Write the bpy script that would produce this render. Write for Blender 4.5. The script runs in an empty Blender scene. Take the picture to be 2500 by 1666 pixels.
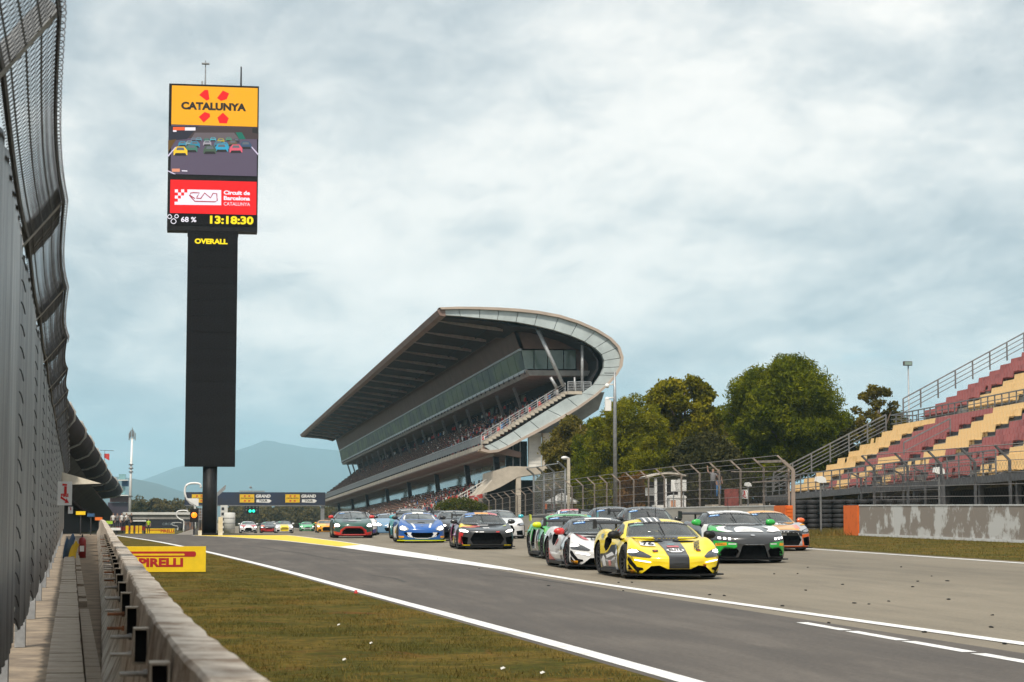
import bpy, bmesh, math, random
import numpy as np
from mathutils import Vector, Matrix, Euler
from mathutils.bvhtree import BVHTree
from mathutils import noise as mnoise

C = bpy.context.scene
COL = C.collection
R = math.radians
PI = math.pi
rnd = random.Random(7)

# ------------------------------------------------------------------ camera, light, exposure
CAMZ = 1.25
F = 4861.0                      # focal length in photograph pixels (2500 wide)
PITCH = math.atan(431.3 / F)
YAW = math.atan(762.3 / math.hypot(F, 431.3))
cam_d = bpy.data.cameras.new("camera")
cam = bpy.data.objects.new("camera", cam_d)
COL.objects.link(cam)
cam_d.sensor_width = 36.0
cam_d.lens = F / 2500 * 36.0
cam_d.clip_start = 0.1
cam_d.clip_end = 60000
cam.location = (0, 0, CAMZ)
cam.rotation_euler = (PI / 2 + PITCH, 0, -YAW)
cam_d.dof.use_dof = True
cam_d.dof.focus_distance = 47.0
cam_d.dof.aperture_fstop = 8.0
C.camera = cam

SUN_EL, SUN_AZ = R(53), R(203)    # azimuth measured clockwise from +Y (down the straight)
world = bpy.data.worlds.new("World")
C.world = world
world.use_nodes = True
sun_d = bpy.data.lights.new("sun", 'SUN')
sun_d.energy = 3.0
sun_d.angle = R(6)
sun_d.color = (1.0, 0.92, 0.80)
sun = bpy.data.objects.new("sun", sun_d)
COL.objects.link(sun)
sdir = Vector((math.sin(SUN_AZ) * math.cos(SUN_EL), math.cos(SUN_AZ) * math.cos(SUN_EL), math.sin(SUN_EL)))
sun.rotation_euler = sdir.to_track_quat('Z', 'Y').to_euler()
sun.location = (-25, -60, 90)
vs = C.view_settings
vs.view_transform = 'Standard'
vs.look = 'None'
vs.gamma = 1.0
vs.use_curve_mapping = False
vs.exposure = 0.34
C.cycles.max_bounces = 6
C.cycles.diffuse_bounces = 3
C.cycles.glossy_bounces = 3
C.cycles.transparent_max_bounces = 24
C.cycles.transmission_bounces = 3
C.cycles.volume_bounces = 2
C.cycles.caustics_reflective = False
C.cycles.caustics_refractive = False
C.cycles.use_denoising = True


def N(nt, typ, **kw):
    n = nt.nodes.new(typ)
    for k, v in kw.items():
        if k == 'inp':
            for a, b in v.items():
                n.inputs[a].default_value = b
        else:
            setattr(n, k, v)
    return n


def ramp(nt, stops, interp='LINEAR'):
    n = nt.nodes.new('ShaderNodeValToRGB')
    cr = n.color_ramp
    cr.interpolation = interp
    while len(cr.elements) < len(stops):
        cr.elements.new(0.5)
    for e, (p, c) in zip(cr.elements, stops):
        e.position = p
        e.color = (c[0], c[1], c[2], 1) if not isinstance(c, (int, float)) else (c, c, c, 1)
    return n


def math_n(nt, op, a, b=None, clamp=False):
    n = nt.nodes.new('ShaderNodeMath')
    n.operation = op
    n.use_clamp = clamp
    for i, v in enumerate((a, b)):
        if v is None:
            continue
        if isinstance(v, (int, float)):
            n.inputs[i].default_value = v
        else:
            nt.links.new(v, n.inputs[i])
    return n.outputs[0]


def mixc(nt, fac, a, b, mode='MIX'):
    n = nt.nodes.new('ShaderNodeMix')
    n.data_type = 'RGBA'
    n.blend_type = mode
    for sock, v in ((0, fac), (6, a), (7, b)):
        if isinstance(v, (int, float)):
            n.inputs[sock].default_value = v
        elif isinstance(v, (tuple, list)):
            n.inputs[sock].default_value = (v[0], v[1], v[2], 1)
        else:
            nt.links.new(v, n.inputs[sock])
    return n.outputs[2]


def build_world():
    nt = world.node_tree
    nt.nodes.clear()
    out = N(nt, 'ShaderNodeOutputWorld')
    bg = N(nt, 'ShaderNodeBackground', inp={'Strength': 0.1})
    sky = N(nt, 'ShaderNodeTexSky', sky_type='NISHITA', sun_disc=False, sun_elevation=SUN_EL,
            sun_rotation=SUN_AZ, altitude=120.0, air_density=1.3, dust_density=1.2, ozone_density=2.0)
    tc = N(nt, 'ShaderNodeTexCoord')
    sep = N(nt, 'ShaderNodeSeparateXYZ')
    nt.links.new(tc.outputs['Generated'], sep.inputs[0])
    z = sep.outputs[2]
    zz = math_n(nt, 'ADD', math_n(nt, 'MAXIMUM', z, 0.0), 0.26)
    px = math_n(nt, 'DIVIDE', sep.outputs[0], zz)
    py = math_n(nt, 'DIVIDE', sep.outputs[1], zz)
    cmb = N(nt, 'ShaderNodeCombineXYZ')
    nt.links.new(px, cmb.inputs[0])
    nt.links.new(py, cmb.inputs[1])

    def noise(scale, detail, rough, off, sx=1.0, sy=1.0, dist=0.0):
        mp = N(nt, 'ShaderNodeMapping')
        mp.inputs['Location'].default_value = off
        mp.inputs['Scale'].default_value = (sx, sy, 1)
        nt.links.new(cmb.outputs[0], mp.inputs[0])
        n = N(nt, 'ShaderNodeTexNoise', inp={'Scale': scale, 'Detail': detail, 'Roughness': rough, 'Distortion': dist})
        nt.links.new(mp.outputs[0], n.inputs['Vector'])
        return n.outputs[0]
    # layered stratocumulus: broad bright / blue-grey bands with finer billows
    big = noise(1.25, 6, 0.55, (0.4, 7.7, 0), 1.0, 0.62, 0.35)
    mid = noise(4.0, 8, 0.60, (7.4, 2.2, 0), 0.9, 0.62, 0.3)
    fin = noise(11.0, 8, 0.62, (2.3, 8.8, 0), 0.9, 0.65, 0.4)
    shade = math_n(nt, 'ADD', math_n(nt, 'ADD', math_n(nt, 'MULTIPLY', big, 0.50), math_n(nt, 'MULTIPLY', mid, 0.32)), math_n(nt, 'MULTIPLY', fin, 0.18))
    cl = ramp(nt, [(0.37, (3.1, 3.6, 4.0)), (0.44, (4.6, 5.0, 5.3)), (0.505, (6.7, 6.85, 6.85)), (0.56, (8.8, 8.55, 8.2)), (0.65, (10.2, 9.7, 9.2))])
    nt.links.new(shade, cl.inputs[0])
    # the clouds thin out and break towards the horizon
    cover_n = noise(3.2, 9, 0.6, (11.3, 5.2, 0), 0.9, 0.9, 0.3)
    hz = math_n(nt, 'MULTIPLY', math_n(nt, 'SUBTRACT', 0.058, z), 5.5)
    hz = math_n(nt, 'MAXIMUM', hz, -0.32)
    th = math_n(nt, 'SUBTRACT', cover_n, hz)
    mask = ramp(nt, [(0.36, 0.0), (0.48, 0.85), (0.60, 1.0)])
    nt.links.new(th, mask.inputs[0])
    blue = mixc(nt, 0.35, sky.outputs[0], (3.4, 6.6, 9.4))
    col = mixc(nt, mask.outputs[0], blue, cl.outputs[0])
    nt.links.new(col, bg.inputs['Color'])
    nt.links.new(bg.outputs[0], out.inputs[0])


build_world()

# ------------------------------------------------------------------ placing helpers
_gy = np.linspace(-60, 1500, 3121)
_gz = np.interp(_gy, [-60, 34, 60, 86, 108, 135, 180, 230, 350, 500, 1500],
                [0, 0, .125, .27, .30, .20, -.14, -.5, -.95, -1.1, -1.1])
_k = np.ones(25) / 25
_gz = np.convolve(np.pad(_gz, 12, mode='edge'), _k, mode='valid')


def ground(x, y):
    return float(np.interp(y, _gy, _gz)) + 0.012 * min(max(x - 10, 0), 25) - .009 * min(max(y - 150, 0), 200) * min(max((x - 20) / 5, 0), 1)


_cam_m = Euler(cam.rotation_euler).to_matrix()


def ray(px, py):
    return (_cam_m @ Vector(((px - 1250) / F, (833 - py) / F, -1))).normalized()


def at(px, py, Y):
    """World point seen at photograph pixel (px, py) at distance Y down the straight."""
    d = ray(px, py)
    t = Y / d.y
    return Vector((d.x * t, Y, CAMZ + d.z * t))


def gnd(px, py):
    d = ray(px, py)
    t = 3.0
    prev = None
    while t < 900:
        p = Vector((0, 0, CAMZ)) + d * t
        h = p.z - ground(p.x, p.y)
        if h <= 0:
            lo, hi = t - max(0.05, t * 0.01), t
            for _ in range(30):
                m = (lo + hi) / 2
                q = Vector((0, 0, CAMZ)) + d * m
                if q.z - ground(q.x, q.y) > 0:
                    lo = m
                else:
                    hi = m
            q = Vector((0, 0, CAMZ)) + d * hi
            return Vector((q.x, q.y, ground(q.x, q.y)))
        t += max(0.05, t * 0.01)
    q = Vector((0, 0, CAMZ)) + d * 900
    return Vector((q.x, q.y, ground(q.x, q.y)))


def D(x, y):
    """coordinates read off the 2353-pixel view of the photograph -> its 2500-pixel frame"""
    return x * 2500 / 2353, y * 2500 / 2353


# ------------------------------------------------------------------ materials
MATS = {}


def M(name, col=(.5, .5, .5), rough=.6, metal=0.0, var=0.12, scale=4.0, bump=0.0, bscale=None, emit=None, estr=0.0,
      coat=0.0, spec=0.5, alpha=None, col2=None, stretch=None, detail=4.0, contrast=(0.35, 0.65)):
    """Principled material; noise mixes col towards col2 (or a darker / lighter col) by var."""
    if name in MATS:
        return MATS[name]
    m = bpy.data.materials.new(name)
    m.use_nodes = True
    nt = m.node_tree
    b = nt.nodes['Principled BSDF']
    b.inputs['Roughness'].default_value = rough
    b.inputs['Metallic'].default_value = metal
    b.inputs['Specular IOR Level'].default_value = spec
    b.inputs['Coat Weight'].default_value = coat
    b.inputs['Coat Roughness'].default_value = 0.06
    tc = N(nt, 'ShaderNodeTexCoord')
    mp = N(nt, 'ShaderNodeMapping')
    nt.links.new(tc.outputs['Object'], mp.inputs[0])
    if stretch:
        mp.inputs['Scale'].default_value = stretch
    n = N(nt, 'ShaderNodeTexNoise', inp={'Scale': scale, 'Detail': detail, 'Roughness': .62})
    nt.links.new(mp.outputs[0], n.inputs['Vector'])
    c2 = col2 if col2 else tuple(min(1, c * (1 - 2 * var)) for c in col)
    c1 = col if col2 else tuple(min(1, c * (1 + var)) for c in col)
    rp = ramp(nt, [(contrast[0], c2), (contrast[1], c1)])
    nt.links.new(n.outputs[0], rp.inputs[0])
    nt.links.new(rp.outputs[0], b.inputs['Base Color'])
    if bump:
        n2 = N(nt, 'ShaderNodeTexNoise', inp={'Scale': bscale or scale * 6, 'Detail': 5.0, 'Roughness': .65})
        nt.links.new(mp.outputs[0], n2.inputs['Vector'])
        bp = N(nt, 'ShaderNodeBump', inp={'Strength': bump, 'Distance': 0.02})
        nt.links.new(n2.outputs[0], bp.inputs['Height'])
        nt.links.new(bp.outputs[0], b.inputs['Normal'])
    if emit:
        b.inputs['Emission Color'].default_value = (*emit, 1)
        b.inputs['Emission Strength'].default_value = estr
    MATS[name] = m
    return m


# ------------------------------------------------------------------ mesh builder
class MB:
    def __init__(s):
        s.v, s.f, s.m = [], [], []

    def add(s, verts, faces, mi=0):
        o = len(s.v)
        s.v.extend([tuple(v) for v in verts])
        s.f.extend([tuple(i + o for i in f) for f in faces])
        s.m.extend([mi] * len(faces))
        return s

    def quad(s, a, b, c, d, mi=0):
        return s.add([a, b, c, d], [(0, 1, 2, 3)], mi)

    def box(s, c, size, rz=0.0, mi=0, mat=None):
        x, y, z = [k / 2 for k in size]
        vs_ = [Vector((sx * x, sy * y, sz * z)) for sz in (-1, 1) for sy in (-1, 1) for sx in (-1, 1)]
        if mat is not None:
            vs_ = [mat @ v for v in vs_]
        elif rz:
            r_ = Matrix.Rotation(rz, 3, 'Z')
            vs_ = [r_ @ v for v in vs_]
        c = Vector(c)
        return s.add([v + c for v in vs_], [(0, 2, 3, 1), (4, 5, 7, 6), (0, 1, 5, 4), (2, 6, 7, 3), (0, 4, 6, 2), (1, 3, 7, 5)], mi)

    def bar(s, a, b, w, h=None, mi=0, up=(0, 0, 1)):
        """square bar from a to b"""
        a, b = Vector(a), Vector(b)
        h = h or w
        d = (b - a).normalized()
        u = Vector(up)
        if abs(d.dot(u)) > .97:
            u = Vector((0, 1, 0))
        sx = d.cross(u).normalized()
        uz = sx.cross(d).normalized()
        vs_ = []
        for p in (a, b):
            for i, j in ((-1, -1), (1, -1), (1, 1), (-1, 1)):
                vs_.append(p + sx * (i * w / 2) + uz * (j * h / 2))
        return s.add(vs_, [(3, 2, 1, 0), (4, 5, 6, 7), (0, 1, 5, 4), (1, 2, 6, 5), (2, 3, 7, 6), (3, 0, 4, 7)], mi)

    def tube(s, pts, r, n=6, mi=0, cap=True):
        pts = [Vector(p) for p in pts]
        rs = r if isinstance(r, (list, tuple)) else [r] * len(pts)
        vs_, fs = [], []
        for i, p in enumerate(pts):
            d = (pts[min(i + 1, len(pts) - 1)] - pts[max(i - 1, 0)]).normalized()
            u = Vector((0, 0, 1)) if abs(d.z) < .9 else Vector((0, 1, 0))
            sx = d.cross(u).normalized()
            uy = sx.cross(d).normalized()
            for k in range(n):
                a = 2 * PI * k / n
                vs_.append(p + (sx * math.cos(a) + uy * math.sin(a)) * rs[i])
        for i in range(len(pts) - 1):
            for k in range(n):
                k2 = (k + 1) % n
                fs.append((i * n + k, i * n + k2, (i + 1) * n + k2, (i + 1) * n + k))
        if cap:
            fs.append(tuple(range(n - 1, -1, -1)))
            fs.append(tuple((len(pts) - 1) * n + k for k in range(n)))
        return s.add(vs_, fs, mi)

    def prism(s, poly, f0, f1, mi=0):
        """poly: 2-D outline (counter-clockwise); f0/f1 map (u,v)->3-D for the two ends"""
        n = len(poly)
        vs_ = [f0(*p) for p in poly] + [f1(*p) for p in poly]
        fs = [tuple(range(n - 1, -1, -1)), tuple(range(n, 2 * n))]
        for i in range(n):
            j = (i + 1) % n
            fs.append((i, j, n + j, n + i))
        return s.add(vs_, fs, mi)

    def lathe(s, prof, n=16, c=(0, 0, 0), axis='Z', mi=0):
        vs_, fs = [], []
        c = Vector(c)
        for (r, h) in prof:
            for k in range(n):
                a = 2 * PI * k / n
                p = (r * math.cos(a), r * math.sin(a), h)
                if axis == 'X':
                    p = (h, r * math.cos(a), r * math.sin(a))
                elif axis == 'Y':
                    p = (r * math.cos(a), h, r * math.sin(a))
                vs_.append(c + Vector(p))
        for i in range(len(prof) - 1):
            for k in range(n):
                k2 = (k + 1) % n
                fs.append((i * n + k, i * n + k2, (i + 1) * n + k2, (i + 1) * n + k))
        return s.add(vs_, fs, mi)

    def grid(s, fn, us, vs_, mi=0, flip=False):
        nu, nv = len(us), len(vs_)
        pts = [fn(u, v) for u in us for v in vs_]
        fs = []
        for i in range(nu - 1):
            for j in range(nv - 1):
                q = (i * nv + j, i * nv + j + 1, (i + 1) * nv + j + 1, (i + 1) * nv + j)
                fs.append(q[::-1] if flip else q)
        return s.add(pts, fs, mi)

    def blob(s, c, r, nu=6, nv=8, mi=0, jit=0.0):
        c = Vector(c)
        r = r if isinstance(r, (tuple, list)) else (r, r, r)
        vs_, fs = [], []
        for i in range(nu + 1):
            t = PI * i / nu
            for k in range(nv):
                a = 2 * PI * k / nv
                j = 1 + rnd.uniform(-jit, jit)
                vs_.append(c + Vector((r[0] * math.sin(t) * math.cos(a) * j, r[1] * math.sin(t) * math.sin(a) * j, r[2] * math.cos(t) * j)))
        for i in range(nu):
            for k in range(nv):
                k2 = (k + 1) % nv
                fs.append((i * nv + k, (i + 1) * nv + k, (i + 1) * nv + k2, i * nv + k2))
        return s.add(vs_, fs, mi)

    def mesh(s, name, mats, smooth=False):
        me = bpy.data.meshes.new(name)
        me.from_pydata(s.v, [], s.f)
        for m in (mats if isinstance(mats, (list, tuple)) else [mats]):
            me.materials.append(m)
        if s.f:
            me.polygons.foreach_set('material_index', s.m)
            if smooth:
                me.polygons.foreach_set('use_smooth', [True] * len(s.f))
        me.update()
        return me

    def build(s, name, mats, parent=None, smooth=False, loc=None, **props):
        return put(name, s.mesh(name, mats, smooth), parent, loc, **props)


def put(name, me, parent=None, loc=None, **props):
    o = bpy.data.objects.new(name, me)
    COL.objects.link(o)
    if parent is not None:
        o.parent = parent
    if loc is not None:
        o.location = loc
    for k, v in props.items():
        o[k] = v
    return o


def thing(name, label, cat, loc=(0, 0, 0), rz=0.0, group=None, kind=None):
    o = bpy.data.objects.new(name, None)
    COL.objects.link(o)
    o.location = loc
    o.rotation_euler = (0, 0, rz)
    o['label'] = label
    o['category'] = cat
    if group:
        o['group'] = group
    if kind:
        o['kind'] = kind
    return o


def struct(name, mb, mats, smooth=False, label=None, kind='structure'):
    o = mb.build(name, mats, None, smooth)
    o['kind'] = kind
    if label:
        o['label'] = label
    return o


_kids = {}


def copy_tree(root, loc=None, rz=None, label=None, parent=None):
    c = root.copy()
    COL.objects.link(c)
    if parent is not None:
        c.parent = parent
    if loc is not None:
        c.location = loc
    if rz is not None:
        c.rotation_euler = (0, 0, rz)
    if label:
        c['label'] = label
    for ch in list(root.children):
        copy_tree(ch, parent=c)
    return c


FONTB = bpy.data.fonts.load('<builtin>') if False else None


def text_mesh(body, size=1.0, extrude=0.0, bold=0.0, align='CENTER', sx=1.0, shear=0.0):
    """text as a plain mesh in its own XY plane"""
    cu = bpy.data.curves.new('lettering', 'FONT')
    cu.body = body
    cu.size = size
    cu.extrude = extrude
    cu.offset = bold
    cu.shear = shear
    cu.align_x = align
    cu.align_y = 'CENTER'
    cu.resolution_u = 3
    o = bpy.data.objects.new('lettering', cu)
    COL.objects.link(o)
    dg = bpy.context.evaluated_depsgraph_get()
    me = bpy.data.meshes.new_from_object(o.evaluated_get(dg))
    bpy.data.objects.remove(o)
    bpy.data.curves.remove(cu)
    if sx != 1.0:
        for v in me.vertices:
            v.co.x *= sx
    return me


def text_on(body, name, parent, mat, loc, right, up, size, fit=None, **kw):
    """flat lettering whose x runs along `right` and y along `up` (local space of parent)"""
    me = text_mesh(body, size, **kw)
    if fit:                                     # stretch to a measured (width, height)
        xs_ = [v.co.x for v in me.vertices]
        ys_ = [v.co.y for v in me.vertices]
        kx, ky = fit[0] / (max(xs_) - min(xs_)), fit[1] / (max(ys_) - min(ys_))
        cx, cy = (max(xs_) + min(xs_)) / 2, (max(ys_) + min(ys_)) / 2
        for v in me.vertices:
            v.co.x = (v.co.x - cx) * kx
            v.co.y = (v.co.y - cy) * ky
    r_, u_ = Vector(right).normalized(), Vector(up).normalized()
    n_ = r_.cross(u_)
    mtx = Matrix((r_, u_, n_)).transposed().to_4x4()
    mtx.translation = Vector(loc)
    me.transform(mtx)
    me.materials.clear()
    me.materials.append(mat)
    return put(name, me, parent)


def spline(pts, n):
    """Catmull-Rom through pts -> n samples"""
    P = [np.array(p, float) for p in pts]
    P = [2 * P[0] - P[1]] + P + [2 * P[-1] - P[-2]]
    out = []
    m = len(pts) - 1
    for i in range(n):
        t = i / (n - 1) * m
        k = min(int(t), m - 1)
        u = t - k
        a, b, c, d = P[k:k + 4]
        out.append(0.5 * ((2 * b) + (c - a) * u + (2 * a - 5 * b + 4 * c - d) * u * u + (3 * b - a - 3 * c + d) * u ** 3))
    return out

# ================================================================== THE SETTING
def asphalt(name, c1, c2, c3, speck=0.5):
    m = bpy.data.materials.new(name)
    m.use_nodes = True
    nt = m.node_tree
    b = nt.nodes['Principled BSDF']
    tc = N(nt, 'ShaderNodeTexCoord')
    o = tc.outputs['Object']
    fine = N(nt, 'ShaderNodeTexNoise', inp={'Scale': 17.0, 'Detail': 7.0, 'Roughness': .85})
    nt.links.new(o, fine.inputs['Vector'])
    mp = N(nt, 'ShaderNodeMapping')
    mp.inputs['Scale'].default_value = (1.0, 0.10, 1.0)
    nt.links.new(o, mp.inputs[0])
    streak = N(nt, 'ShaderNodeTexNoise', inp={'Scale': 1.5, 'Detail': 7.0, 'Roughness': .66, 'Distortion': .4})
    nt.links.new(mp.outputs[0], streak.inputs['Vector'])
    patch = N(nt, 'ShaderNodeTexNoise', inp={'Scale': 0.22, 'Detail': 5.0, 'Roughness': .6})
    nt.links.new(o, patch.inputs['Vector'])
    a = ramp(nt, [(0.33, c2), (0.5, c1), (0.68, c3)])
    s = math_n(nt, 'ADD', math_n(nt, 'MULTIPLY', streak.outputs[0], .62), math_n(nt, 'MULTIPLY', patch.outputs[0], .38))
    nt.links.new(s, a.inputs[0])
    sp = ramp(nt, [(0.34, 0.25), (0.46, 0.85), (0.56, 1.1), (0.68, 1.7)])
    nt.links.new(fine.outputs[0], sp.inputs[0])
    col = mixc(nt, speck, a.outputs[0], sp.outputs[0], 'MULTIPLY')
    sx_ = N(nt, 'ShaderNodeSeparateXYZ')
    nt.links.new(o, sx_.inputs[0])
    line = math_n(nt, 'ABSOLUTE', math_n(nt, 'SUBTRACT', sx_.outputs[0], math_n(nt, 'ADD', 14.6, math_n(nt, 'MULTIPLY', streak.outputs[0], 2.4))))
    lr_ = ramp(nt, [(0.0, 0.80), (0.55, 0.90), (1.0, 1.0)])
    nt.links.new(math_n(nt, 'DIVIDE', line, 3.2, True), lr_.inputs[0])
    col = mixc(nt, 1.0, col, lr_.outputs[0], 'MULTIPLY')
    # rubber marbles and tar spots
    vo = N(nt, 'ShaderNodeTexVoronoi', inp={'Scale': 1.3, 'Randomness': 1.0})
    nt.links.new(o, vo.inputs['Vector'])
    spot = math_n(nt, 'LESS_THAN', vo.outputs['Distance'], 0.022)
    sepc = N(nt, 'ShaderNodeSeparateColor')
    nt.links.new(vo.outputs['Color'], sepc.inputs[0])
    spot = math_n(nt, 'MULTIPLY', spot, math_n(nt, 'LESS_THAN', sepc.outputs[0], 0.2))
    col = mixc(nt, spot, col, (0.03, 0.03, 0.03))
    nt.links.new(col, b.inputs['Base Color'])
    b.inputs['Roughness'].default_value = .78
    b.inputs['Specular IOR Level'].default_value = .35
    bp = N(nt, 'ShaderNodeBump', inp={'Strength': .35, 'Distance': 0.006})
    nt.links.new(fine.outputs[0], bp.inputs['Height'])
    nt.links.new(bp.outputs[0], b.inputs['Normal'])
    return m


ASPH_TRACK = asphalt("track_asphalt", (.210, .180, .134), (.155, .133, .102), (.256, .218, .163), .42)
ASPH_PIT = asphalt("pit_exit_asphalt", (.094, .081, .070), (.066, .058, .052), (.150, .130, .110), .62)


def grass_mat(name, green, dry, soil):
    m = bpy.data.materials.new(name)
    m.use_nodes = True
    nt = m.node_tree
    b = nt.nodes['Principled BSDF']
    tc = N(nt, 'ShaderNodeTexCoord')
    o = tc.outputs['Object']
    n1 = N(nt, 'ShaderNodeTexNoise', inp={'Scale': .8, 'Detail': 9.0, 'Roughness': .72, 'Distortion': 1.2})
    n2 = N(nt, 'ShaderNodeTexNoise', inp={'Scale': 9.0, 'Detail': 8.0, 'Roughness': .75})
    n3 = N(nt, 'ShaderNodeTexNoise', inp={'Scale': .45, 'Detail': 7.0, 'Roughness': .7, 'Distortion': 1.2})
    for n in (n1, n2, n3):
        nt.links.new(o, n.inputs['Vector'])
    a = ramp(nt, [(0.42, green), (0.60, dry)])
    nt.links.new(n1.outputs[0], a.inputs[0])
    sm = ramp(nt, [(0.56, 0.0), (0.68, 0.9)])
    nt.links.new(n3.outputs[0], sm.inputs[0])
    c = mixc(nt, sm.outputs[0], a.outputs[0], soil)
    sh = ramp(nt, [(0.3, 0.35), (0.52, 0.95), (0.7, 1.5)])
    nt.links.new(n2.outputs[0], sh.inputs[0])
    c = mixc(nt, 0.9, c, sh.outputs[0], 'MULTIPLY')
    nt.links.new(c, b.inputs['Base Color'])
    b.inputs['Roughness'].default_value = .95
    b.inputs['Specular IOR Level'].default_value = .12
    bp = N(nt, 'ShaderNodeBump', inp={'Strength': .9, 'Distance': 0.03})
    nt.links.new(n2.outputs[0], bp.inputs['Height'])
    nt.links.new(bp.outputs[0], b.inputs['Normal'])
    return m


GRASS_NEAR = grass_mat("verge_grass", (.062, .060, .006), (.145, .098, .015), (.160, .062, .012))
GRASS_FAR = grass_mat("infield_ground", (.055, .062, .020), (.120, .100, .045), (.13, .095, .06))
PAINT_W = M("white_track_paint", (.80, .80, .79), .6, var=.04, scale=2.2, col2=(.50, .48, .45), contrast=(.30, .47), detail=10)
PAINT_Y = M("yellow_track_paint", (.80, .56, .02), .6, var=.06, scale=2.0, col2=(.50, .36, .04), contrast=(.28, .46), detail=10)

# terrain: one sheet to the horizon
xs = [-9000, -2500, -900, -400, -200, -100, -60, -40, -25, -15, -8, -4, 0, 5, 10, 15, 20, 25, 30, 35, 45, 60, 90, 150, 300, 700, 2500, 9000]
ys = [-300, -60, -20, 0, 20, 34, 45, 55, 65, 75, 85, 95, 105, 115, 125, 140, 160, 180, 205, 230, 260, 300, 350, 420, 500, 700, 1100, 2500, 6000, 14000]
mb = MB()
mb.grid(lambda x, y: (x, y, ground(x, y) - 0.03), xs, ys, flip=True)
struct('ground', mb, GRASS_FAR, True)

# surveyed edges (photograph pixels -> ground points)
left_line = [gnd(*p) for p in [(1700, 1666), (1535, 1622.5), (1329, 1568.8), (1091, 1503.3), (950.6, 1461.3), (768, 1412.2), (600, 1370.3), (502, 1347), (460.7, 1338), (398, 1325.5), (336, 1316)]]
main_line = [gnd(*p) for p in [(2500, 1569), (2288.5, 1542.5), (2059, 1512), (1829.5, 1479.4), (1600, 1448.8), (1441.5, 1421), (1207.7, 1384)]]


def fit(pts, deg):
    return np.polyfit([p.y for p in pts], [p.x for p in pts], deg)


_l = fit(left_line, 2)
_m = fit(main_line, 1)


def x_left(y):
    return float(np.polyval(_l, y)) if y < 80 else float(np.polyval(_l, 80) + (y - 80) * np.polyval(np.polyder(_l), 80))


def x_main(y):
    return float(np.polyval(_m, y))


X_RIGHT = 19.4


def sheet(fn0, fn1, y0, y1, n, dz, nx=2):
    mb_ = MB()
    mb_.grid(lambda y, t: (lambda x: (x, y, ground(x, y) + dz))(fn0(y) * (1 - t) + fn1(y) * t),
             np.linspace(y0, y1, n), np.linspace(0, 1, nx))
    return mb_


struct('race_track', sheet(lambda y: x_main(min(y, 130)) - .9 if y < 60 else x_main(min(y, 130)) - .9, lambda y: X_RIGHT + .6, -20, 900, 230, -.004, 8), ASPH_TRACK, True)


def pit_right(y):
    return x_main(y) - .18 - (.62 - .011 * y if y < 40 else .18)


struct('pit_exit_road', sheet(lambda y: x_left(y) - .45, lambda y: max(pit_right(y), x_left(y) + .3), -20, 125, 80, 0.0, 6), ASPH_PIT, True)
struct('pit_lane', sheet(lambda y: x_left(y) - 16, lambda y: x_left(y) + .2, 92, 420, 90, -.008, 6), ASPH_PIT, True)
struct('track_line', sheet(lambda y: x_left(y) - .1, lambda y: x_left(y) + .1, -20, 118, 90, .004), PAINT_W, True)
mb = sheet(lambda y: x_main(y) - .11, lambda y: x_main(y) + .11, -20, 76, 60, .004)
struct('track_line', mb, PAINT_W, True)
struct('track_line', sheet(lambda y: X_RIGHT - .09, lambda y: X_RIGHT + .09, -20, 700, 140, .004), PAINT_W, True)

# painted wedge at the pit exit: white point, then yellow
up_ = [gnd(*p) for p in [(1240, 1386.5), (1067.5, 1358.2), (899, 1331.8), (800, 1318.5), (740, 1311), (690, 1306.4)]]
lo_ = [gnd(*p) for p in [(1240, 1393), (1067.5, 1369.4), (824.4, 1336), (680.8, 1320), (553, 1311.5), (466, 1308.0)]]


def px_of(pts, y):
    q = sorted(pts, key=lambda p: p.y)
    return float(np.interp(y, [p.y for p in q], [p.x for p in q]))


yu = up_[2].y
yl = lo_[2].y
mb = MB()
wy = np.linspace(lo_[0].y, 110, 40)
mb.grid(lambda y, t: (lambda x: (x, y, ground(x, y) + .006))(px_of(lo_, y) * (1 - t) + px_of(up_, y) * t), wy, np.linspace(0, 1, 3))
struct('painted_wedge', mb, PAINT_W, True)
mb = MB()


def yel(u, t):
    y = yl + 0.4 + (yu - yl + .6) * t * max(0, 1 - u * 9) + u * (109.5 - yl)
    y = min(y, 109.6)
    a, b = px_of(lo_, y) + .14, px_of(up_, y) - .14
    x = a * (1 - t) + b * t
    return (x, y, ground(x, y) + .010)


mb.grid(yel, np.linspace(0, 1, 30), np.linspace(0, 1, 5))
struct('painted_wedge', mb, PAINT_Y, True)

# dashed line along the seam
d0, d1 = gnd(1600 + 965 * .3825, 1250 + 713 * .3824), gnd(2500, 1250 + 958 * .3824)
mb = MB()
for a, b in ((935, 1215), (1250, 1580), (1615, 2005), (2060, 2480), (2560, 3100), (3230, 3900)):
    pa = gnd(1600 + a * .3825, 1250 + (712 + (a - 960) * .1766) * .3824)
    pb = gnd(1600 + b * .3825, 1250 + (712 + (b - 960) * .1766) * .3824)
    w_ = .075
    mb.quad((pa.x - w_, pa.y, .004 + ground(pa.x, pa.y)), (pb.x - w_, pb.y, .004 + ground(pb.x, pb.y)), (pb.x + w_, pb.y, .004 + ground(pb.x, pb.y)), (pa.x + w_, pa.y, .004 + ground(pa.x, pa.y)))
struct('dashed_line', mb, PAINT_W)

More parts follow.
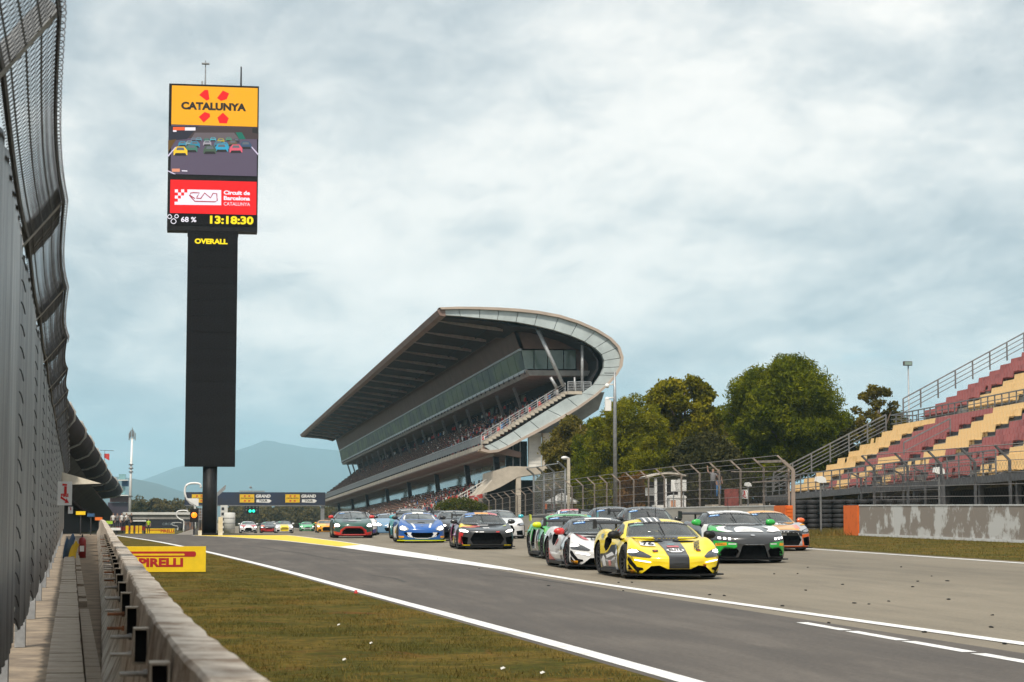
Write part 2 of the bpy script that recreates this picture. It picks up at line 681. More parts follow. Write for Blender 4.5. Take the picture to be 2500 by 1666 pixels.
# crumbs of rubber lying on the track
RUBBER = M("rubber", (.018, .018, .018), .9, var=.3)
mb = MB()
for p in [(2423, 1503), (2453, 1572.5), (2228, 1433.5), (2057, 1427.5), (2121, 1476), (2086, 1473.5), (2024, 1522), (1768, 1455), (2420, 1532), (2313, 1419), (1733, 1453), (2170, 1469), (2258, 1544), (1910, 1480), (1967, 1442), (2240, 1420), (2200, 1385), (1890, 1402), (2316, 1464), (1510, 1423), (1543, 1422.5), (1522, 1443.5), (1340, 1431), (1170, 1389), (1068, 1364.5), (1490, 1661)]:
    g = gnd(*p)
    mb.blob((g.x, g.y, g.z + .006), (rnd.uniform(.018, .04), rnd.uniform(.03, .08), .010), 4, 6, jit=.3)
for _ in range(10):
    x, y = rnd.uniform(9, 18), rnd.uniform(18, 60)
    mb.blob((x, y, ground(x, y) + .004), (rnd.uniform(.01, .03), rnd.uniform(.02, .06), .01), 4, 5, jit=.3)
mb.build('rubber_crumbs', RUBBER, None, True, kind='stuff')


# pit wall line and fence line
_wy = [-2, 3, 4.84, 5.3, 6.27, 8.06, 11.7, 23.5, 52, 130, 200]
_wx = [.64, .31, .20, .155, .088, -.016, -.203, -.765, -2.2, -6.15, -9.7]


def wall_x(y):
    return float(np.interp(y, _wy, _wx))


def fence_x(y):
    return -.39 - .0623 * y


# grass verge between wall and pit exit
mb = sheet(lambda y: wall_x(y) - .05, lambda y: x_left(y) - .22, 1, 118, 120, .012, 10)
struct('grass_verge', mb, GRASS_NEAR, True)
# strip of bare concrete behind the pit wall
CONC_DIRT = M("dirty_concrete_strip", (.30, .235, .165), .95, var=.3, scale=2.2, bump=.5, col2=(.15, .115, .085), detail=8, contrast=(.36, .62))
mb = sheet(lambda y: fence_x(y) - 3.5, lambda y: wall_x(y) - .1, 1, 150, 120, -.004, 4)
struct('service_path', mb, CONC_DIRT, True)
# right verge
mb = sheet(lambda y: X_RIGHT + .55, lambda y: 40, 20, 220, 90, .002, 10)
struct('grass_verge', mb, GRASS_NEAR, True)

# grass blades
GB = M("grass_blades", (.088, .078, .008), .9, var=.3, scale=.6, col2=(.195, .124, .022), contrast=(.38, .54), detail=7)


def blades(n, pick, hmin, hmax, w):
    mb_ = MB()
    for _ in range(n):
        x, y = pick()
        z = ground(x, y)
        a = rnd.uniform(0, 2 * PI)
        h = rnd.uniform(hmin, hmax)
        dx, dy = math.cos(a) * w, math.sin(a) * w
        lx, ly = rnd.gauss(0, h * .5), rnd.gauss(0, h * .5)
        mb_.add([(x - dx, y - dy, z), (x + dx, y + dy, z), (x + lx, y + ly, z + h)], [(0, 1, 2)])
    return mb_


def pick_l():
    while True:
        y = 4.5 + 60 * rnd.random() ** 1.6
        a, b = wall_x(y) + .02, x_left(y) - .32
        if b > a:
            x = a + (b - a) * rnd.random()
            c_ = mnoise.noise((x * 1.3, y * .8, 1.0)) + .7 * mnoise.noise((x * 5.1, y * 4.0, 7.0))
            if rnd.random() < .38 + c_ * 1.3:
                return x, y


blades(130000, pick_l, .015, .055, .005).build('grass_blades', GB, None, kind='stuff', label='short dry grass growing on the verge')


def pick_r():
    y = 45 + 75 * rnd.random()
    return X_RIGHT + .6 + (27.9 - X_RIGHT) * rnd.random() ** .9, y


blades(30000, pick_r, .015, .06, .012).build('grass_blades', GB, None, kind='stuff', label='short dry grass below the concrete wall')


def pick_w():
    y = 84 + 14 * rnd.random()
    return 26.0 + 6 * rnd.random(), y


blades(9000, pick_w, .05, .30, .012).build('weeds', GB, None, kind='stuff', label='tall weeds by the gap in the wall')
# scraps of paper on the grass
PAPER = M("scrap_paper", (.75, .73, .68), .8)
mb = MB()
for p in [(906, 1578), (841, 1619), (1228, 1641), (1325, 1652), (827, 1532)]:
    g = gnd(*p)
    w = rnd.uniform(.008, .018)
    mb.quad((g.x - w, g.y, g.z + .02), (g.x + w, g.y - .03, g.z + .035), (g.x + w * .8, g.y + .06, g.z + .04), (g.x - w, g.y + .05, g.z + .03))
mb.build('paper_scraps', PAPER, None, kind='stuff')
g = gnd(869, 1451)
REDP = M("red_plastic", (.55, .02, .02), .4)
o = MB().lathe([(0, 0), (.032, .0), (.032, .03), (.022, .04), (.022, .065), (0, .065)], 12).build('bottle_cap', REDP, None, True, loc=g)
o['label'], o['category'] = 'small red plastic cap lying on the grass beside the white line', 'cap'

# ------------------------------------------------------------------ mountains
MOUNT = M("mountain_forest", (.030, .050, .042), .95, var=.3, scale=.0012, col2=(.055, .068, .060), detail=10, bump=.0)


def ridge(Y, pts, depth, seed, base=-3):
    """ridge line surveyed at distance Y; falls towards the viewer and away"""
    rr = random.Random(seed)
    P = sorted([at(*D(*p), Y) for p in pts], key=lambda p: p.x)
    xs_ = np.linspace(P[0].x, P[-1].x, 150)
    hz = np.interp(xs_, [p.x for p in P], [p.z for p in P])
    rough = np.zeros(len(xs_))
    for k in range(1, 7):
        ph = rr.random() * 6
        rough += np.sin(np.arange(len(xs_)) * .07 * 1.9 ** k + ph) * (.022 / 1.55 ** k)
    hz = hz * (1 + rough)
    cols = [(-1, 0), (-.6, .3), (-.3, .62), (-.12, .86), (0, 1.0), (.3, .6), (1, 0)]
    mb_ = MB()
    ph = [rr.random() * 6 for _ in range(6)]

    def fn(i, j):
        i, j = int(i), int(j)
        t, h = cols[j]
        gully = 1 + (.10 * math.sin(i * .31 + ph[j % 6]) + .06 * math.sin(i * .83 + j + ph[0])) * (1 if 0 < j < 4 else 0)
        return (xs_[i], Y + t * depth + 260 * math.sin(i * .2 + j) * (0 < j < 4), base + (hz[i] - base) * h * gully)
    mb_.grid(fn, range(len(xs_)), range(len(cols)))
    return mb_


struct('mountain', ridge(11500, [(-500, 1160), (-100, 1150), (250, 1130), (400, 1075), (520, 1045), (605, 1018), (640, 1021), (700, 1031), (760, 1036), (830, 1046), (1000, 1060), (1250, 1085), (1700, 1120), (2300, 1150), (3000, 1180)], 3500, 3), MOUNT, True)
struct('hills', ridge(6500, [(-700, 1170), (0, 1150), (200, 1085), (310, 1102), (360, 1112), (430, 1135), (520, 1158), (700, 1165), (1000, 1160), (1500, 1170), (2300, 1175), (3000, 1185)], 2000, 9), MOUNT, True)

# ------------------------------------------------------------------ the air between here and the mountains
hz_m = bpy.data.materials.new("haze")
hz_m.use_nodes = True
nt_ = hz_m.node_tree
nt_.nodes.clear()
pv = N(nt_, 'ShaderNodeVolumePrincipled', inp={'Color': (.52, .83, 1.0, 1), 'Density': 1.25e-4, 'Anisotropy': 0.0})
ho = N(nt_, 'ShaderNodeOutputMaterial')
nt_.links.new(pv.outputs[0], ho.inputs['Volume'])
MB().box((0, 7400, 275), (19000, 16000, 560)).build('haze', hz_m, None, kind='stuff')

# dark rubber lines left by tyres
SKID = M("skid_rubber", (.060, .055, .050), .85, var=.2, scale=5)
for pts in ([(690, 1345), (740, 1352), (790, 1362), (850, 1371)], [(830, 1346), (900, 1353), (960, 1362), (1010, 1370)], [(560, 1330), (640, 1337), (700, 1347)], [(905, 1405), (960, 1412), (990, 1422)], [(640, 1327), (760, 1336), (880, 1352)], [(1180, 1404), (1290, 1412), (1400, 1428)]):
    P_ = [gnd(*p) for p in pts]
    q_ = spline([(p.x, p.y) for p in P_], 16)
    b = MB()
    w_ = .05
    vs_ = []
    for x, y in q_:
        vs_ += [(x - w_, y, ground(x, y) + .003), (x + w_, y, ground(x, y) + .003)]
    b.add(vs_, [(2 * i, 2 * i + 1, 2 * i + 3, 2 * i + 2) for i in range(15)])
    struct('skid_mark', b, SKID)

# ================================================================== PIT WALL
CONC_TOP = M("weathered_concrete", (.62, .55, .47), .92, scale=3.4, bump=.8, bscale=26, col2=(.27, .20, .145), detail=12, contrast=(.37, .53), stretch=(1, .8, 1))
STEEL = M("galvanised_steel", (.42, .43, .44), .5, .6, scale=6.0, col2=(.27, .28, .29), bump=.1)
DARKSTEEL = M("dark_steel", (.05, .05, .055), .5, .4, var=.3)
BOLT = M("bolt_steel", (.40, .37, .33), .5, .5, var=.3, scale=9)
RUSTB = M("rusty_bolt", (.30, .12, .05), .8, .2, var=.3, scale=20)
BLACKIN = M("black_void", (.012, .012, .013), .9, var=.1)
wall = thing('pit_wall', 'low weathered concrete pit wall running from the bottom edge beside the mesh fence', 'wall', (0, 0, 0))
seg_y = 1.0
k = 0
prof = [(-.33, 0), (-.33, .09), (-.225, .34), (-.162, .80), (-.157, .843), (-.146, .853), (-.012, .85), (.0, .842), (.006, .80), (.05, .34), (.13, .09), (.13, 0)]
while seg_y < 128:
    L = 2.0 if seg_y < 60 else 4.0
    ox, oz = rnd.uniform(-.006, .006), rnd.uniform(-.006, .006)
    ys_ = np.linspace(seg_y + .006, seg_y + L - .006, 7)
    mb = MB()
    pts = []
    for y in ys_:
        gz = ground(0, y)
        edge = .0 if ys_[0] < y < ys_[-1] else .004
        for (dx, z) in prof:
            j = rnd.uniform(-.0035, .0035) if .3 < z else 0
            pts.append((wall_x(y) + dx + ox + j, y + rnd.uniform(-.002, .002), gz + z + (oz + j - edge if z > .7 else 0)))
    n = len(prof)
    fs = []
    for i in range(len(ys_) - 1):
        for q in range(n - 1):
            fs.append((i * n + q, (i + 1) * n + q, (i + 1) * n + q + 1, i * n + q + 1))
    fs.append(tuple(range(n)))
    fs.append(tuple((len(ys_) - 1) * n + q for q in range(n - 1, -1, -1)))
    mb.add(pts, fs)
    mb.build('wall_segment', CONC_TOP, wall, True).data.set_sharp_from_angle(angle=R(24))
    seg_y += L
    k += 1
# hollow steel brackets with two bolts each on the inner face
BRK = M("bracket_steel", (.50, .45, .38), .7, .2, scale=12, col2=(.33, .27, .2), bump=.2)
w_, h_, d_, t_ = .062, .145, .12, .007
bm = MB()
bm.box((0, 0, h_ / 2 - t_ / 2), (w_, d_, t_)).box((0, 0, -h_ / 2 + t_ / 2), (w_, d_, t_))
bm.box((w_ / 2 - t_ / 2, 0, 0), (t_, d_, h_ - 2 * t_ - .001)).box((-w_ / 2 + t_ / 2, 0, 0), (t_, d_, h_ - 2 * t_ - .001))
bm.box((0, d_ * .2, 0), (w_ - 2 * t_ - .001, .006, h_ - 2 * t_ - .001), mi=1)
bracket_me = bm.mesh('bracket', [BRK, BLACKIN])
bo = MB()
for z in (.035, -.035):
    bo.lathe([(0, 0), (.008, 0), (.008, -.085), (0, -.085)], 8, (-w_ / 2 - .004, .02, z), 'X')
    bo.lathe([(0, -.012), (.0145, -.012), (.0145, .002), (0, .002)], 6, (-w_ / 2 - .006, .02, z), 'X')
bolt_me = bo.mesh('bolt', BOLT)
bolt_rusty = bo.mesh('bolt', RUSTB)
y = 4.35
i = 0
while y < 48:
    b = put('bracket', bracket_me, wall, (wall_x(y) - .172 - w_ / 2, y, ground(0, y) + .735))
    b.rotation_euler = (0, 0, .05)
    put('bolt', bolt_rusty if i % 4 == 3 else bolt_me, b)
    y += 1.95
    i += 1

# kerb slabs on the path behind the wall
SLAB = M("kerb_slab_concrete", (.40, .34, .27), .92, scale=3.2, bump=.45, bscale=25, col2=(.25, .20, .155), detail=9, contrast=(.3, .55))
kerb = thing('kerb_slabs', 'row of pale concrete kerb slabs between the mesh fence and the pit wall', 'kerb', (0, 0, 0))
y = 3.0
while y < 60:
    L = rnd.choice([.95, 1.05, 1.2])
    x0, x1 = fence_x(y + L / 2) + .24, fence_x(y + L / 2) + .50
    rz = -.0622
    b = MB()
    b.box((0, 0, 0), (.26, L - .02, .16))
    o = b.build('slab', SLAB, kerb, loc=((x0 + x1) / 2 + rnd.uniform(-.006, .006), y + L / 2, ground(0, y) + .055 + rnd.uniform(-.006, .006)))
    o.rotation_euler = (rnd.uniform(-.004, .004), rnd.uniform(-.01, .01), .0622)
    if rnd.random() < .9:
        b2 = MB()
        b2.box((0, 0, 0), (.115, L - .03, .10))
        o2 = b2.build('edge_slab', SLAB, kerb, loc=(x1 + .066, y + L / 2 + .2, ground(0, y) + .03))
        o2.rotation_euler = (0, 0, .0622)
    y += L

# ================================================================== LEFT DEBRIS FENCE
GALV = M("galvanised_sheet", (.36, .36, .36), .40, .75, scale=1.5, col2=(.10, .104, .11), stretch=(1, 3.2, .30), bump=.25, detail=10, contrast=(.36, .64))
WIRE = M("galvanised_wire", (.10, .10, .105), .5, .6, var=.2)
fence = thing('debris_fence', 'tall galvanised sheet and mesh fence leaning in over the pit wall path', 'fence', (0, 0, 0))
SP = 5.5
Y0 = 9.0
post_y = [Y0 + SP * i for i in range(-1, 19)]
ZT = 3.2


ARM, RISE = .265, .32          # the mesh above the sheets leans in over the wall


def lk(y, t):
    """point of the leaning mesh: t=0 at the sheets' top, 1 at its free edge; it sags between posts"""
    u = ((y - Y0) % SP) / SP
    sag = math.sin(PI * u)
    x = fence_x(y) + .02 + (ARM - .035 * sag) * t
    return (x, y, ground(-2, y) + ZT + (RISE * t ** 1.1 - .06 * sag * t) - .05 * math.sin(PI * t) * sag)



for i, y in enumerate(post_y):
    x = fence_x(y) - .07
    gz = ground(-2, y)
    b = MB()
    b.box((x, y, gz + 1.6), (.10, .10, 3.2))
    b.bar((x, y, gz + 3.15), (x + .07 + ARM, y, gz + ZT + RISE + .03), .09, .09)
    b.build('post', STEEL, fence)
# corrugated sheets: one part per bay, its lower corner cut away at the post
for i in range(len(post_y) - 1):
    ya, yb = post_y[i] + .03, post_y[i + 1] - .02
    n = 44
    b = MB()
    us = np.linspace(0, 1, n)
    zs = [0, .08, .5, 1]
    off = rnd.uniform(-.03, .03)

    def fn(u, v, ya=ya, yb=yb, off=off):
        y = ya + (yb - ya) * u
        bulge = .05 * math.sin(PI * u) + off * (1 - u)
        rib = .018 * math.sin(u * 2 * PI * 10)
        zlo = .40 + (.25 * max(0, 1 - u * 7))
        z = zlo + (ZT - zlo) * v
        return (fence_x(y) + rib + bulge * .5, y, ground(-2, y) + z)
    b.grid(fn, us, zs)
    b.build('metal_sheet', GALV, fence, True)
    # wire loops that tie the sheet's edge to the post
    b = MB()
    if i < 11:
        for z in np.arange(.5, ZT, .16):
            x = fence_x(ya) + .012
            ring = [(x + .004 + .012 * math.sin(t) ** 2, ya + .03 + .09 * math.sin(t / 2), ground(-2, ya) + z + .045 * math.cos(t)) for t in np.linspace(.3, 2 * PI - .3, 9)]
            ring = [(x + .028 * math.sin(t / 2), ya - .02 + .05 * math.sin(t / 2), ground(-2, ya) + z + .045 * math.cos(t / 1.0)) for t in np.linspace(0, 2 * PI, 9)]
            b.tube(ring, .005, 3, cap=False)
        b.build('tie_wires', WIRE, fence, kind='stuff')
# chain link above the sheets: real woven wires
def mesh_wires(ya, yb, nt_, cell, r, n=3):
    b = MB()
    ny = int((yb - ya) / cell)
    for j in range(ny):
        for side in (0, 1):
            pts = []
            for q in range(nt_ * 2 + 1):
                odd = (q % 2 == 1)
                dy = (.52 if odd else 0) * cell
                y = ya + cell * j + dy if side == 0 else ya + cell * (j + 1) - dy
                p = lk(y, q / (nt_ * 2))
                pts.append((p[0], p[1], p[2] + (.004 if odd == (side == 0) else 0)))
            b.tube(pts, r, n, cap=False)
    return b


mesh_wires(5.0, 15.0, 5, .085, .0024).build('chain_link_mesh', WIRE, fence, kind='stuff')
mesh_wires(15.0, 32.0, 4, .13, .003).build('chain_link_mesh', WIRE, fence, kind='stuff')
mesh_wires(32.0, 108.0, 3, .26, .0045).build('chain_link_mesh', WIRE, fence, kind='stuff')
b = MB()
ys_ = np.arange(Y0 - SP, 108, .5)
for (dz, r) in ((0, .012), (-.035, .007)):
    b.tube([(lk(y, 1)[0] + .01, y, lk(y, 1)[2] + dz) for y in ys_], r, 5)
b.build('top_cable', DARKSTEEL, fence)
b = MB()
b.tube([(lk(y, 1)[0] + .022 + .02 * math.cos(y * 2 * PI / .11), y, lk(y, 1)[2] + .03 * math.sin(y * 2 * PI / .11)) for y in np.arange(5, 26, .0145)], .0035, 3)
b.build('edge_coil', WIRE, fence)
b = MB()
b.tube([(fence_x(y) + .05, y, ground(-2, y) + ZT + .05 - .11 * math.sin(PI * ((y - Y0) % SP) / SP)) for y in ys_], .016, 5)
b.build('middle_cable', DARKSTEEL, fence)
for k_ in range(3):
    b = MB()
    b.tube([tuple(Vector(lk(y, (k_ + 1) / 4)) + Vector((0, 0, .006))) for y in ys_], .005, 4)
    b.build('line_wire', WIRE, fence)
# grey plates where neighbouring mesh panels overlap at the posts
for i in range(1, len(post_y)):
    y = post_y[i]
    if y < 13:
        continue
    b = MB()
    b.grid(lambda u, v: tuple(Vector(lk(y + u, v)) + Vector((0, 0, .012))), np.linspace(-.75, .95, 5), np.linspace(0, .97, 4))
    b.grid(lambda u, v: tuple(Vector(lk(y + u, v)) + Vector((0, 0, .016))), np.linspace(-.75, .95, 5), np.linspace(0, .97, 4), flip=True)
    b.build('overlap_plate', GALV, fence, True)

# signs hung on the fence
SIGNW = M("sign_white", (.80, .80, .78), .5, var=.04)
SIGNR = M("sign_red", (.62, .025, .025), .5, var=.06)


def fire_sign(px, py, Y, w, h, label, full=True):
    p = at(px, py, Y)
    t = thing('fire_sign', label, 'sign', p, 0, 'fire point signs')
    MB().box((0, .01, 0), (w, .012, h)).build('panel', SIGNW, t)
    b = MB()
    # extinguisher pictogram
    b.prism([(-.06, -.02), (.06, -.02), (.06, .30), (-.06, .30)], lambda u, v: (u * w * 1.5 + .05 * w, -.001, v * h * 1.0 + .0 * h), lambda u, v: (u * w * 1.5 + .05 * w, .003, v * h))
    b.prism([(-.22, .32), (.10, .32), (.10, .39), (-.22, .41)], lambda u, v: (u * w + .05 * w, -.001, v * h), lambda u, v: (u * w + .05 * w, .003, v * h))
    if full:
        b.prism([(-.3, -.20), (.05, -.33), (.0, -.40), (.30, -.40), (.14, -.20), (.10, -.26), (-.24, -.12)], lambda u, v: (u * w, -.001, v * h), lambda u, v: (u * w, .003, v * h))
    b.build('pictogram', SIGNR, t)
    if full:
        text_on('FIRE', 'lettering', t, SIGNR, (0, -.003, -.085 * h), (1, 0, 0), (0, 0, 1), h * .17, bold=.004)
    return t


fire_sign(158, 1205, 36, .25, .42, 'white fire point sign with red arrow, larger of the two on the mesh fence')
fire_sign(172, 1246, 52, .12, .18, 'small white fire sign below the larger one on the mesh fence', False)
# cream awning seen beyond the fence
CANVAS = M("cream_canvas", (.72, .66, .54), .8, var=.05)
p0, p1, p2, p3 = at(151, 1153, 75), at(248, 1181, 75), at(153, 1184, 75), at(140, 1186, 79)
t = thing('awning', 'cream triangular awning sticking out past the end of the mesh fence', 'awning', p0)
b = MB()
L_ = [Vector(q) - p0 for q in (p0, p1, p2)]
L2 = [q + Vector((-.6, 2.2, .05)) for q in L_]
b.add(L_ + L2, [(0, 2, 1), (3, 4, 5), (0, 1, 4, 3), (1, 2, 5, 4), (2, 0, 3, 5)])
b.build('canvas', CANVAS, t)
MB().tube([L_[2] + Vector((-.1, .5, -.1)), (L_[2].x - .1, .5, -p0.z + ground(-5, 75))], .03, 6).build('pole', STEEL, t)

# ---------------------------------------------------------------- pit clutter behind the wall
RED = M("red_paint", (.27, .02, .02), .45, var=.1)
BLUE = M("blue_plastic", (.03, .10, .22), .5, var=.15)
YEL = M("yellow_board", (.86, .58, .01), .5, var=.04)
ORG = M("orange_paint", (.75, .17, .02), .5, var=.08)
y = 58
t = thing('fire_extinguisher', 'red fire extinguisher standing behind the pit wall', 'extinguisher', (wall_x(y) - .78, y, ground(-2, y)))
MB().lathe([(0, 0), (.105, 0), (.105, .48), (.08, .55), (.04, .58), (0, .58)], 14).build('cylinder', RED, t, True)
MB().lathe([(0, .58), (.025, .58), (.025, .64), (0, .64)], 8).box((.0, -.05, .645), (.03, .14, .03)).build('valve', DARKSTEEL, t)
MB().box((0, -.107, .26), (.12, .004, .16)).build('label_plate', SIGNW, t)
y = 54
t = thing('folded_tarpaulin', 'blue and yellow folded tarpaulin leaning on the kerb slabs', 'tarpaulin', (wall_x(y) - 1.12, y, ground(-2, y) + .05))
b = MB()
b.grid(lambda u, v: (-.12 + .16 * u + .10 * v ** 2, -.2 + .9 * u, .03 + .58 * v * (1 - .15 * math.sin(u * 7))), np.linspace(0, 1, 9), np.linspace(0, 1, 8))
b.build('sheet', BLUE, t, True)
b = MB()
b.grid(lambda u, v: (.02 + .14 * u + .10 * v ** 2, -.15 + .9 * u, .02 + .42 * v * (1 - .12 * math.sin(u * 8 + 1))), np.linspace(0, 1, 9), np.linspace(0, 1, 8))
b.build('yellow_sheet', YEL, t, True)

# ---------------------------------------------------------------- advertising board
def ad_board(px_r, py_b, Y, w, h, d, label, front_text=True):
    p = at(px_r, py_b, Y)
    t = thing('advertising_board', label, 'board', (p.x - w / 2, Y, ground(p.x, Y)))
    MB().box((0, d / 2, h / 2 + .03), (w, d, h)).build('panel', YEL, t)
    MB().box((0, d / 2, .015), (w - .01, d - .01, .03)).build('base', BLACKIN, t)
    if front_text:
        b = MB()
        ytop = .03 + h * .70
        a = h * .215                           # long P bar with its slot
        x0, x1 = -w * .44, w * .385
        out = [(x0, ytop - a / 2), (x1 - a * .25, ytop - a / 2), (x1, ytop - a * .25), (x1, ytop + a * .25), (x1 - a * .25, ytop + a / 2), (x0, ytop + a / 2)]
        b.prism(out, lambda u, v: (u, -.003, v), lambda u, v: (u, .002, v))
        s_ = a * .17
        xs1 = x1 - .14 * w
        b.prism([(x0 - .001, ytop - s_ - .01), (xs1, ytop - s_ - .01), (xs1 + s_, ytop - .01), (xs1, ytop + s_ - .01), (x0 - .001, ytop + s_ - .01)], lambda u, v: (u, -.006, v), lambda u, v: (u, -.0035, v), 1)
        b.build('logo_bar', [SIGNDR, YEL], t)
        text_on('PIRELLI', 'lettering', t, SIGNDR, (-.02 * w, -.005, .03 + h * .355), (1, 0, 0), (0, 0, 1), h * .44, bold=h * .022, sx=1.28)
    return t


SIGNDR = M("logo_dark_red", (.42, .012, .015), .5, var=.05)
ad_board(502, 1401, 44, 1.84, .55, .24, 'yellow advertising board with dark red lettering standing on the grass verge')

# ================================================================== VIDEO TOWER
SCR_BLACK = M("led_black", (.011, .011, .013), .7, var=.25, scale=14, spec=.12)
FRAME_D = M("tower_frame", (.014, .014, .016), .5, .0, var=.15, spec=.2)


def led(name, col, e=1.0):
    return M(name, tuple(c * .3 for c in col), .5, var=.03, scale=3, emit=col, estr=e)


LED_O = led("led_orange", (.93, .40, .0), .68)
LED_RED = led("led_red", (.9, .0, .004), .68)
LED_W = led("led_white", (.82, .80, .90), .70)
LED_K = M("led_off", (.012, .010, .008), .5)
LED_Y = led("led_yellow", (.95, .72, .0), .75)
LED_MAROON = led("led_maroon", (.42, .0, .03), .65)
TY = 112.0
tb = at(*D(480, 1228), TY)
base_z = ground(tb.x, TY)
tower = thing('video_tower', 'tall black video tower with orange, red and race picture screens on top', 'screen tower', (tb.x, TY, base_z))


def tp(px, py):                               # photograph pixel -> tower-local x, z on the screen face plane
    q = at(px, py, TY)
    return q.x - tb.x, q.z - base_z


def tpc(cx, cy):                              # crop coordinates of the screen close-up
    return tp(380 + cx * .3188, 120 + cy * .3189)


x0, zb = tp(*D(420, 1072))
x1, zt = tp(*D(549, 533))
cxm = (x0 + x1) / 2 + .02
b = MB()
b.lathe([(0, 0), (.40, 0), (.40, zb + .1), (0, zb + .1)], 20, (.02, .5, 0))
b.build('pole', FRAME_D, tower, True)
MB().box((.02, .5, .06), (1.3, 1.3, .12)).build('base_plate', FRAME_D, tower)
b = MB()
wcol = x1 - x0 - .15
b.box((cxm, .45, (zb + zt) / 2), (wcol, .85, zt - zb))
b.build('lower_display', SCR_BLACK, tower)
# module seams of the lower display
b = MB()
nrow = 14
for r_ in range(nrow):
    for c_ in range(4):
        zz = zb + .12 + (zt - zb - .3) * (r_ + .5) / nrow
        xx = cxm + wcol * ((c_ + .5) / 4 - .5) * .97
        MBm = (xx, zz)
        m_ = MB().box((0, 0, 0), (wcol * .97 / 4 - .012, .02, (zt - zb - .3) / nrow - .012))
        m_.build('led_module', SCR_BLACK, tower, loc=(xx, .012, zz))
# head
hx0, hz0 = tpc(78, 1385)
hx1, hz1 = tpc(800, 285)
hw, hc = hx1 - hx0 - .12, (hx0 + hx1) / 2
zcap = hz1
MB().box((hc, .60, (hz0 + hz1) / 2), (hw, 1.1, hz1 - hz0)).build('screen_housing', FRAME_D, tower)
MB().box((cxm, .5, zt + .03), (wcol + .06, .8, .5)).build('neck', DARKSTEEL, tower)


def zrow(cy):
    return tpc(440, cy)[1]


sw = hw * .955


def screen(name, cya, cyb, mat_):
    za, zb_ = zrow(cyb), zrow(cya)
    MB().box((hc + .04, .035, (za + zb_) / 2), (sw, .03, zb_ - za)).build(name, mat_, tower)
    return za, zb_


za, zb2 = screen('top_screen', 288, 585, LED_O)
zh = zb2 - za


def flat(polys, name, mat_, parent=tower, y=.014):
    b_ = MB()
    for poly in polys:
        b_.prism(poly, lambda u, v: (u, y - .004, v), lambda u, v: (u, y + .004, v))
    return b_.build(name, mat_, parent)


def cpoly(pts):
    q = [tpc(*p) for p in pts]
    # signed area -> counter-clockwise
    a = sum(q[i][0] * q[(i + 1) % len(q)][1] - q[(i + 1) % len(q)][0] * q[i][1] for i in range(len(q)))
    return q if a > 0 else q[::-1]


for pq in ([(375, 313), (402, 313), (412, 385), (390, 395), (333, 352)], [(515, 318), (563, 340), (543, 385), (500, 397), (470, 375)],
                         [(330, 520), (375, 482), (415, 495), (417, 520), (368, 563)], [(515, 487), (560, 530), (545, 570), (488, 568), (473, 525)]):
    flat([cpoly(pq)], 'emblem_piece', LED_RED)
tx, tz = tpc(445, 440)
text_on('CATALUNYA', 'lettering', tower, LED_K, (tx, .008, tz), (1, 0, 0), (0, 0, 1), .90, fit=(tpc(692, 0)[0] - tpc(195, 0)[0], zrow(408) - zrow(468)), bold=.05)
# race picture: flat shapes shown on the screen
za, zb2 = screen('video_screen', 588, 965, led("led_video_road", (.085, .065, .105), .8))
PIC = []
pics = [([(98, 590), (788, 598), (788, 690), (98, 680)], (.045, .030, .032)), ([(98, 590), (330, 590), (240, 690), (98, 700)], (.012, .014, .028)), ([(300, 640), (600, 640), (640, 690), (270, 690)], (.11, .09, .10)),
        ([(612, 638), (660, 638), (690, 690), (640, 690)], (.0, .13, .09)), ([(740, 605), (785, 605), (785, 650), (740, 640)], (.01, .01, .012)),
        ([(95, 700), (160, 690), (95, 790)], (.10, .05, .005)), ([(92, 815), (150, 750), (158, 750), (98, 825)], (.55, .5, .65)), ([(735, 745), (785, 800), (785, 815), (730, 750)], (.55, .5, .65)),
        ([(92, 928), (155, 958), (140, 958), (92, 936)], (.6, .55, .7)), ([(133, 598), (222, 598), (222, 622), (133, 622)], (.85, .10, .02)), ([(224, 600), (305, 600), (305, 624), (224, 624)], (.75, .70, .75)),
        ([(133, 622), (160, 622), (160, 634), (133, 634)], (.75, .70, .75)), ([(125, 916), (185, 916), (185, 940), (125, 940)], (.65, .25, .15)), ([(200, 928), (243, 930), (243, 938), (200, 936)], (.7, .66, .75))]
rr = random.Random(5)
for (cx, cy, sc, c) in [(330, 690, 34, (.10, .22, .28)), (390, 695, 30, (.02, .15, .10)), (440, 690, 34, (.06, .32, .40)), (500, 700, 40, (.35, .28, .03)), (560, 690, 34, (.05, .22, .14)), (290, 690, 30, (.12, .14, .2)), (620, 700, 36, (.05, .05, .07)),
                        (205, 725, 46, (.03, .22, .34)), (260, 720, 44, (.18, .28, .32)), (690, 735, 66, (.035, .07, .13)), (300, 730, 56, (.02, .20, .32)), (395, 720, 46, (.30, .28, .32)), (520, 740, 60, (.02, .28, .42)), (480, 725, 46, (.05, .16, .22)), (590, 720, 50, (.10, .08, .05)),
                        (275, 760, 66, (.04, .16, .12)), (505, 755, 72, (.02, .30, .48)), (615, 762, 72, (.62, .09, .14)), (415, 770, 72, (.05, .09, .06)), (190, 780, 78, (.78, .50, .02))]:
    w = sc * .68
    h = sc * .42
    pics.append(([(cx - w, cy + h), (cx - w, cy - h * .1), (cx - w * .55, cy - h), (cx + w * .55, cy - h), (cx + w, cy - h * .1), (cx + w, cy + h)], c))
    pics.append(([(cx - w * .6, cy - h * .15), (cx - w * .46, cy - h * .8), (cx + w * .46, cy - h * .8), (cx + w * .6, cy - h * .15)], (.10, .12, .14)))
    pics.append(([(cx - w * .9, cy + h * 1.1), (cx - w * .7, cy + h * .5), (cx + w * .7, cy + h * .5), (cx + w * .9, cy + h * 1.1)], (.012, .012, .014)))
